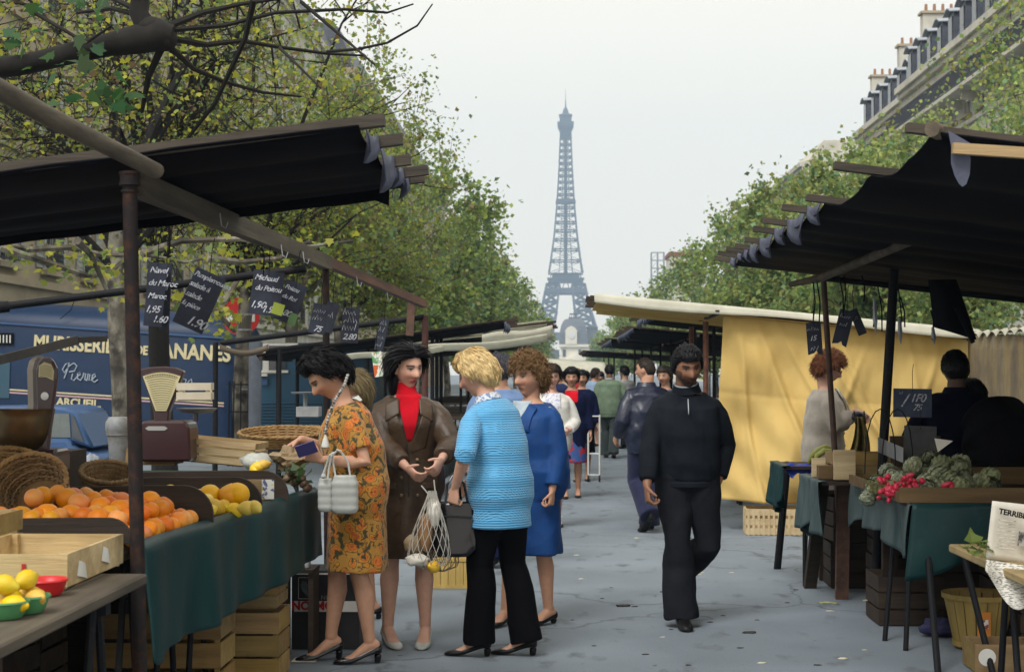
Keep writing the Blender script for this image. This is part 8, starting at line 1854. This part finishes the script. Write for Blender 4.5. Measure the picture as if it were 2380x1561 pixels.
# ---- woman in beige jacket choosing vegetables
def beige_woman():
    p = Person('auburn-haired woman in beige jacket and glasses opening her purse at the vegetable table', (at(1908, 0, 12.35).x, 12.35), -92, H=1.70, lean=4, head=(-4, 20, 0), wide=1.02, voxel=.007, headscale=1.0)
    p.leg(1, (.085, .03, .10), toe=0); p.leg(-1, (-.085, -.04, .10), toe=0)
    w = p.px(1984, 955, 12.2); p.arm(1, w, pole=(.2, -1, -.5), curl=.6, hdir=p.px(2020, 968, 12.2) - w, palm=(-.5, 0, -.6)); w2 = p.px(1988, 962, 12.45); p.arm(-1, w2, pole=(-.2, -1, -.5), curl=.6, hdir=(0, 1, -.2), palm=(.5, 0, -.6))
    p.finish_body(skin=(.56, .33, .25), lips=(.42, .13, .12), brow=(.10, .05, .03))
    p.garment('jacket', M_beige, [p.top(.026, .80, 1.43, ease=.012, waist=.022), p.sleeves(.92, .022), p.skirt(.99, .76, .182, .195, .15, .165, n=4)], amp=.010, freq=26, seed=30, vert=.6)
    p.garment('skirt', M_beige, [p.skirt(.86, .45, .185, .20, .155, .165, n=5)], amp=.004, seed=31)
    p.patch('blouse', M_white, lambda a, b: ((a - .5) * 2 * (.015 + .055 * b), 1.2 + .23 * b), .038, n=8)
    for s_ in (-1, 1): p.patch('collar', M_beige, lambda a, b: (s_ * (.04 + .03 * b + .05 * a), 1.28 + .13 * b - .04 * a), .052, solid=.008)
    for z in (1.08, .98): mb = MB(); mb.ball(p.surf(.02, z, .055), .010, 8, 6); p.add(mb, 'button', M_shoe)
    p.hair(M_hair_red, 'curl', vol=.036, n=2600, length=.05, seed=32, hairline=.05, back=-.08, side_to=-.02, lift=.5, curl=.8, lump_=.016)
    mb = MB()
    for sx in (-1, 1):
        mb.tube([p.hc + p.hrot @ V(sx * .032 + .021 * math.cos(a), .094, .010 + .017 * math.sin(a)) for a in [i * math.pi / 6 for i in range(13)]], .0022, 4, cap=False); mb.tube([p.hc + p.hrot @ V(sx * .052, .094, .014), p.hc + p.hrot @ V(sx * .078, .0, .012)], .002, 4)
    mb.tube([p.hc + p.hrot @ V(-.012, .096, .014), p.hc + p.hrot @ V(.012, .096, .014)], .002, 4); p.add(mb, 'glasses', M_hair_brown)
    for sd_ in (1, -1): p.shoe(sd_, 'pump', M_shoe)
    p.done()
    lump(at(1995, 968, 12.05), .05, sc=(1.1, .6, .8), amp=.15).solo('coin_purse', M_navyl, 'small dark purse in the hands of the woman in beige', 'purse', smooth='full')
    t = thing('mesh_shopping_bag', 'limp yellowish mesh bag hanging from the arm of the woman in beige', 'bag', at(2005, 1050, 11.95)); m = MB()
    m.grid(lambda a, b: tuple(at(1978 + 18 * b * (1 - b) + 10 + 50 * a * (.35 + .65 * b) - 15 * b, 968 + 85 * b, 11.95 + .05 * math.sin(a * 15) * (.3 + b * .7))), 30, 10); m.build('bag_body', mat('olive_mesh', (.30, .24, .08), (.16, .13, .04), rough=.6, scale=30, trans=.4), t, smooth='full', solid=.003)
    for u in (1985, 2008): m = MB(); m.tube([at(u, 955, 11.98), at(u + 4, 985, 11.95)], .006, 5); m.build('strap', M_hair_brown, t)
beige_woman()
# ---- vendors in shadow
def vendor():
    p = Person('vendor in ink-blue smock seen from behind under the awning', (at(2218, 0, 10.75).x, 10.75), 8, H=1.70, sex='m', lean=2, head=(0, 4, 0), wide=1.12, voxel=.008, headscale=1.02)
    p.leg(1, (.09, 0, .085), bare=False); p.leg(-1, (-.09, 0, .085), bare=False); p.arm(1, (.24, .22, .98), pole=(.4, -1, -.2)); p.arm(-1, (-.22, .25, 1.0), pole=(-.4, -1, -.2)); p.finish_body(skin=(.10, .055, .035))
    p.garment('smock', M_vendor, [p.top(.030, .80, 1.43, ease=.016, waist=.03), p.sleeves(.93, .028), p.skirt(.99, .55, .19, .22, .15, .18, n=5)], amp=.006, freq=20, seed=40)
    p.garment('trousers', M_blackcloth, [p.legsleeves(.02)], amp=.005, seed=41); mb = MB(); c = p.T(0, -.002, 1.425); mb.loft([sring(c + V(0, -.005, -.015), V(1, 0, 0), V(0, 1, 0), .10, .095, 20), sring(c + V(0, 0, .025), V(1, 0, 0), V(0, 1, 0), .078, .074, 20)]); p.add(mb, 'collar', M_vendor, smooth=True)
    p.hair(M_hair_black, 'radial', vol=.016, n=1400, length=.03, seed=42, hairline=.05, back=-.085, side_to=-.03, lump_=.004)
    for sd_ in (1, -1): p.shoe(sd_, 'oxford', M_shoe)
    p.done()
    p = Person('stooping vendor in black bent low beside the ink-blue smock', (2.98, 10.5), 25, H=1.66, sex='f', lean=58, head=(0, 50, 0), wide=1.2, voxel=.009)
    p.leg(1, (.09, .02, .085), bare=False); p.leg(-1, (-.09, -.02, .085), bare=False); p.arm(-1, (-.2, .5, .85), pole=(0, -.4, -1), curl=.4); p.arm(1, (.2, .55, .80), pole=(0, -.4, -1)); p.finish_body(skin=(.42, .22, .14))
    p.garment('black_coat', M_blackcloth, [p.top(.04, .80, 1.43, ease=.03, waist=.05), p.sleeves(.88, .032), p.skirt(.99, .4, .22, .24, .19, .2, n=5)], amp=.007, freq=18, seed=44); p.garment('trousers', M_blackcloth, [p.legsleeves(.02)], amp=.004)
    p.hair(M_hair_black, 'radial', vol=.02, n=900, length=.05, seed=45, back=-.09)
    for sd_ in (1, -1): p.shoe(sd_, 'oxford', M_shoe)
    p.done()
vendor()
# ---- other shoppers
def shopper(label, u, d, face, H, sex, topm, botm, hairm, top_hem=.80, skirt=None, seed=0, head=(0, 5, 0), skin=SKIN2, vox=.011, coat=False, hs=1.04, stride=.10, patchm=None, hairvol=.02, arms=None, sleeve=.93, style='radial', hat=None, wide=1.05, lean=2, hairlen=.05):
    p = Person(label, (at(u, 0, d).x, d), face, H=H, sex=sex, lean=lean, head=head, voxel=vox, headscale=hs, wide=wide); bare = skirt is not None
    p.leg(1, (.08, stride, .09), bare=bare); p.leg(-1, (-.08, -stride, .11), bare=bare); A = arms or {}
    p.arm(1, A.get(1, (.25, .04, .84)), pole=(.3, -1, 0)); p.arm(-1, A.get(-1, (-.25, .06, .84)), pole=(-.3, -1, 0)); p.finish_body(skin=skin)
    parts = [p.top(.024, .80, 1.43, ease=.012, waist=.02), p.sleeves(sleeve, .022), p.skirt(.99, top_hem, .182, .20 if top_hem < .7 else .192, .15, .165, n=5)]
    p.garment('coat' if top_hem < .6 else 'top', topm, parts, amp=.005, freq=20, seed=seed)
    if bare:
        if skirt > 0: p.garment('skirt', botm, [p.skirt(.9, skirt, .18, .205, .15, .17, n=5)], amp=.004, seed=seed + 1)
    else: p.garment('trousers', botm, [p.legsleeves(.02, flare=.015, knee=.01)], amp=.005, seed=seed + 1)
    if patchm is not None: p.patch('shirt_front', patchm, lambda a, b: ((a - .5) * 2 * .085, .95 + .46 * b), .038, n=10)
    p.hair(hairm, style, vol=hairvol, n=int(1100 * min(1, 20 / d) + 300), length=hairlen, seed=seed, hairline=.055, back=-.07, side_to=-.005, curl=.8 if style == 'curl' else 0, lift=.35)
    if hat is not None: mb = MB(); mb.ball(p.hc + p.hrot @ V(0, -.005, .055), .098, 14, 8, (1, 1.1, .72), p.hrot); p.add(mb, 'cap', hat, smooth=True)
    for sd_ in (1, -1): p.shoe(sd_, 'pump' if (sex == 'f') else 'oxford', M_shoe)
    p.done(); return p
M_blouse = mat('mottled_white_blouse', (.62, .62, .66), (.30, .34, .50), rough=.8, scale=30, contrast=(.5, .62))
shopper('man in sky blue shirt seen from behind the curly-haired woman', 1163, 12.6, 15, 1.70, 'm', M_skyshirt, M_navyc, hair_mat('grey_black_hair', (.03, .03, .04), (.08, .08, .10)), seed=51, vox=.009)
shopper('woman in white cardigan and pale printed blouse walking towards us', 1281, 15.8, 186, 1.62, 'f', M_whitec, M_denim, M_hair_brown, skirt=.40, seed=52, patchm=M_blouse, vox=.008, head=(4, 6, 0), skin=(.55, .32, .24), arms={-1: (-.16, .22, 1.02)}, hairvol=.03)
shopper('short-haired woman in red top under an open navy coat', 1328, 19.5, 178, 1.60, 'f', M_navyc, mat('red_blue_skirt', (.35, .02, .03), (.03, .08, .25), rough=.7, scale=6, contrast=(.48, .52)), M_hair_black, top_hem=.50, skirt=.46, seed=53, patchm=M_red, vox=.009, skin=SKIN2, hairvol=.03, head=(0, 4, 0))
shopper('woman in dark navy coat walking behind the red-topped woman', 1352, 22.5, 175, 1.58, 'f', M_navyc, M_blackcloth, M_hair_black, top_hem=.45, skirt=.44, seed=54, patchm=None, vox=.011)
shopper('person in pale blue smock bending over goods beside the aisle', 1374, 33, -60, 1.64, 'f', cloth('pale_blue_smock', (.26, .36, .52)), cloth('pale_apron', (.45, .46, .48)), M_hair_brown, skirt=.42, seed=55, lean=12, arms={1: (.15, .38, .98), -1: (-.15, .38, .98)}, vox=.012)
shopper('person in grey shirt reaching up beside the dark stall poles', 1452, 32, 40, 1.68, 'm', cloth('grey_shirt', (.30, .31, .30)), M_chartr, M_hair_black, seed=56, arms={1: (.2, .35, 1.25)}, skin=(.45, .26, .18), vox=.012, sleeve=.4)
shopper('person in blue-grey clothes standing under the dark awning behind the pullover man', 1545, 19, 150, 1.62, 'f', cloth('dull_blue_coat', (.05, .07, .14)), M_blackcloth, M_hair_brown, top_hem=.5, skirt=.45, seed=57, vox=.012)
shopper('woman with beige headscarf half hidden behind the floral dress', 836, 9.95, 95, 1.54, 'f', cloth('dull_olive_coat', (.09, .08, .05)), M_blackcloth, cloth('beige_headscarf', (.28, .22, .12)), top_hem=.50, skirt=.48, seed=58, vox=.009, hairvol=.03, style='long', hairlen=.10, head=(20, 8, 0))
rr = random.Random(4)
cols = [((.02, .03, .09), 'navy coat'), ((.35, .33, .28), 'cream coat'), ((.30, .03, .03), 'red coat'), ((.03, .03, .03), 'black coat'), ((.10, .14, .24), 'grey-blue jacket'), ((.16, .11, .06), 'brown coat'), ((.42, .36, .16), 'yellowish coat'), ((.05, .08, .05), 'dark green coat'), ((.22, .22, .24), 'grey coat')]
for i, (u, d, fc) in enumerate(((1298, 33, 180), (1312, 38, 175), (1340, 34, 182), (1362, 40, 5), (1394, 36, 185), (1385, 47, 178), (1330, 52, 180), (1305, 60, 0), (1372, 60, 180))):
    c, nm = cols[i]; shopper('distant shopper in ' + nm + ' within the crowd under the cross canvas', u, d, fc, rr.uniform(1.55, 1.74), 'fm'[i % 2], cloth('crowd_' + nm.replace(' ', '_').replace('-', '_'), c), M_blackcloth, (M_hair_black, M_hair_brown, M_hair_lbrown)[i % 3], top_hem=.55, skirt=.45 if i % 2 == 0 else None, seed=70 + i, vox=.022, hat=M_navyc if i == 4 else None)
t = thing('shopping_trolley', 'thin white-framed shopping trolley beside the woman in dark navy', 'trolley', at(1366, 1000, 22.3)); z0 = 0
for s_ in (0, .16): m = MB(); a = at(1366, 0, 22.3); m.tube([(a.x + s_, 22.3, .05), (a.x + s_, 22.25, .95)], .012, 6); m.build('upright', M_white, t)
for z in (.1, .4, .93): m = MB(); m.tube([(a.x, 22.29, z), (a.x + .16, 22.29, z)], .010, 6); m.build('crossbar', M_white, t)
for s_ in (0, .16): m = MB(); m.lathe([(.02, -.012), (.06, -.012), (.06, .012), (.02, .012)], (a.x + s_, 22.33, .06), 12, Matrix.Rotation(R(90), 3, 'Y').to_3x3()); m.build('wheel', M_tyre, t)
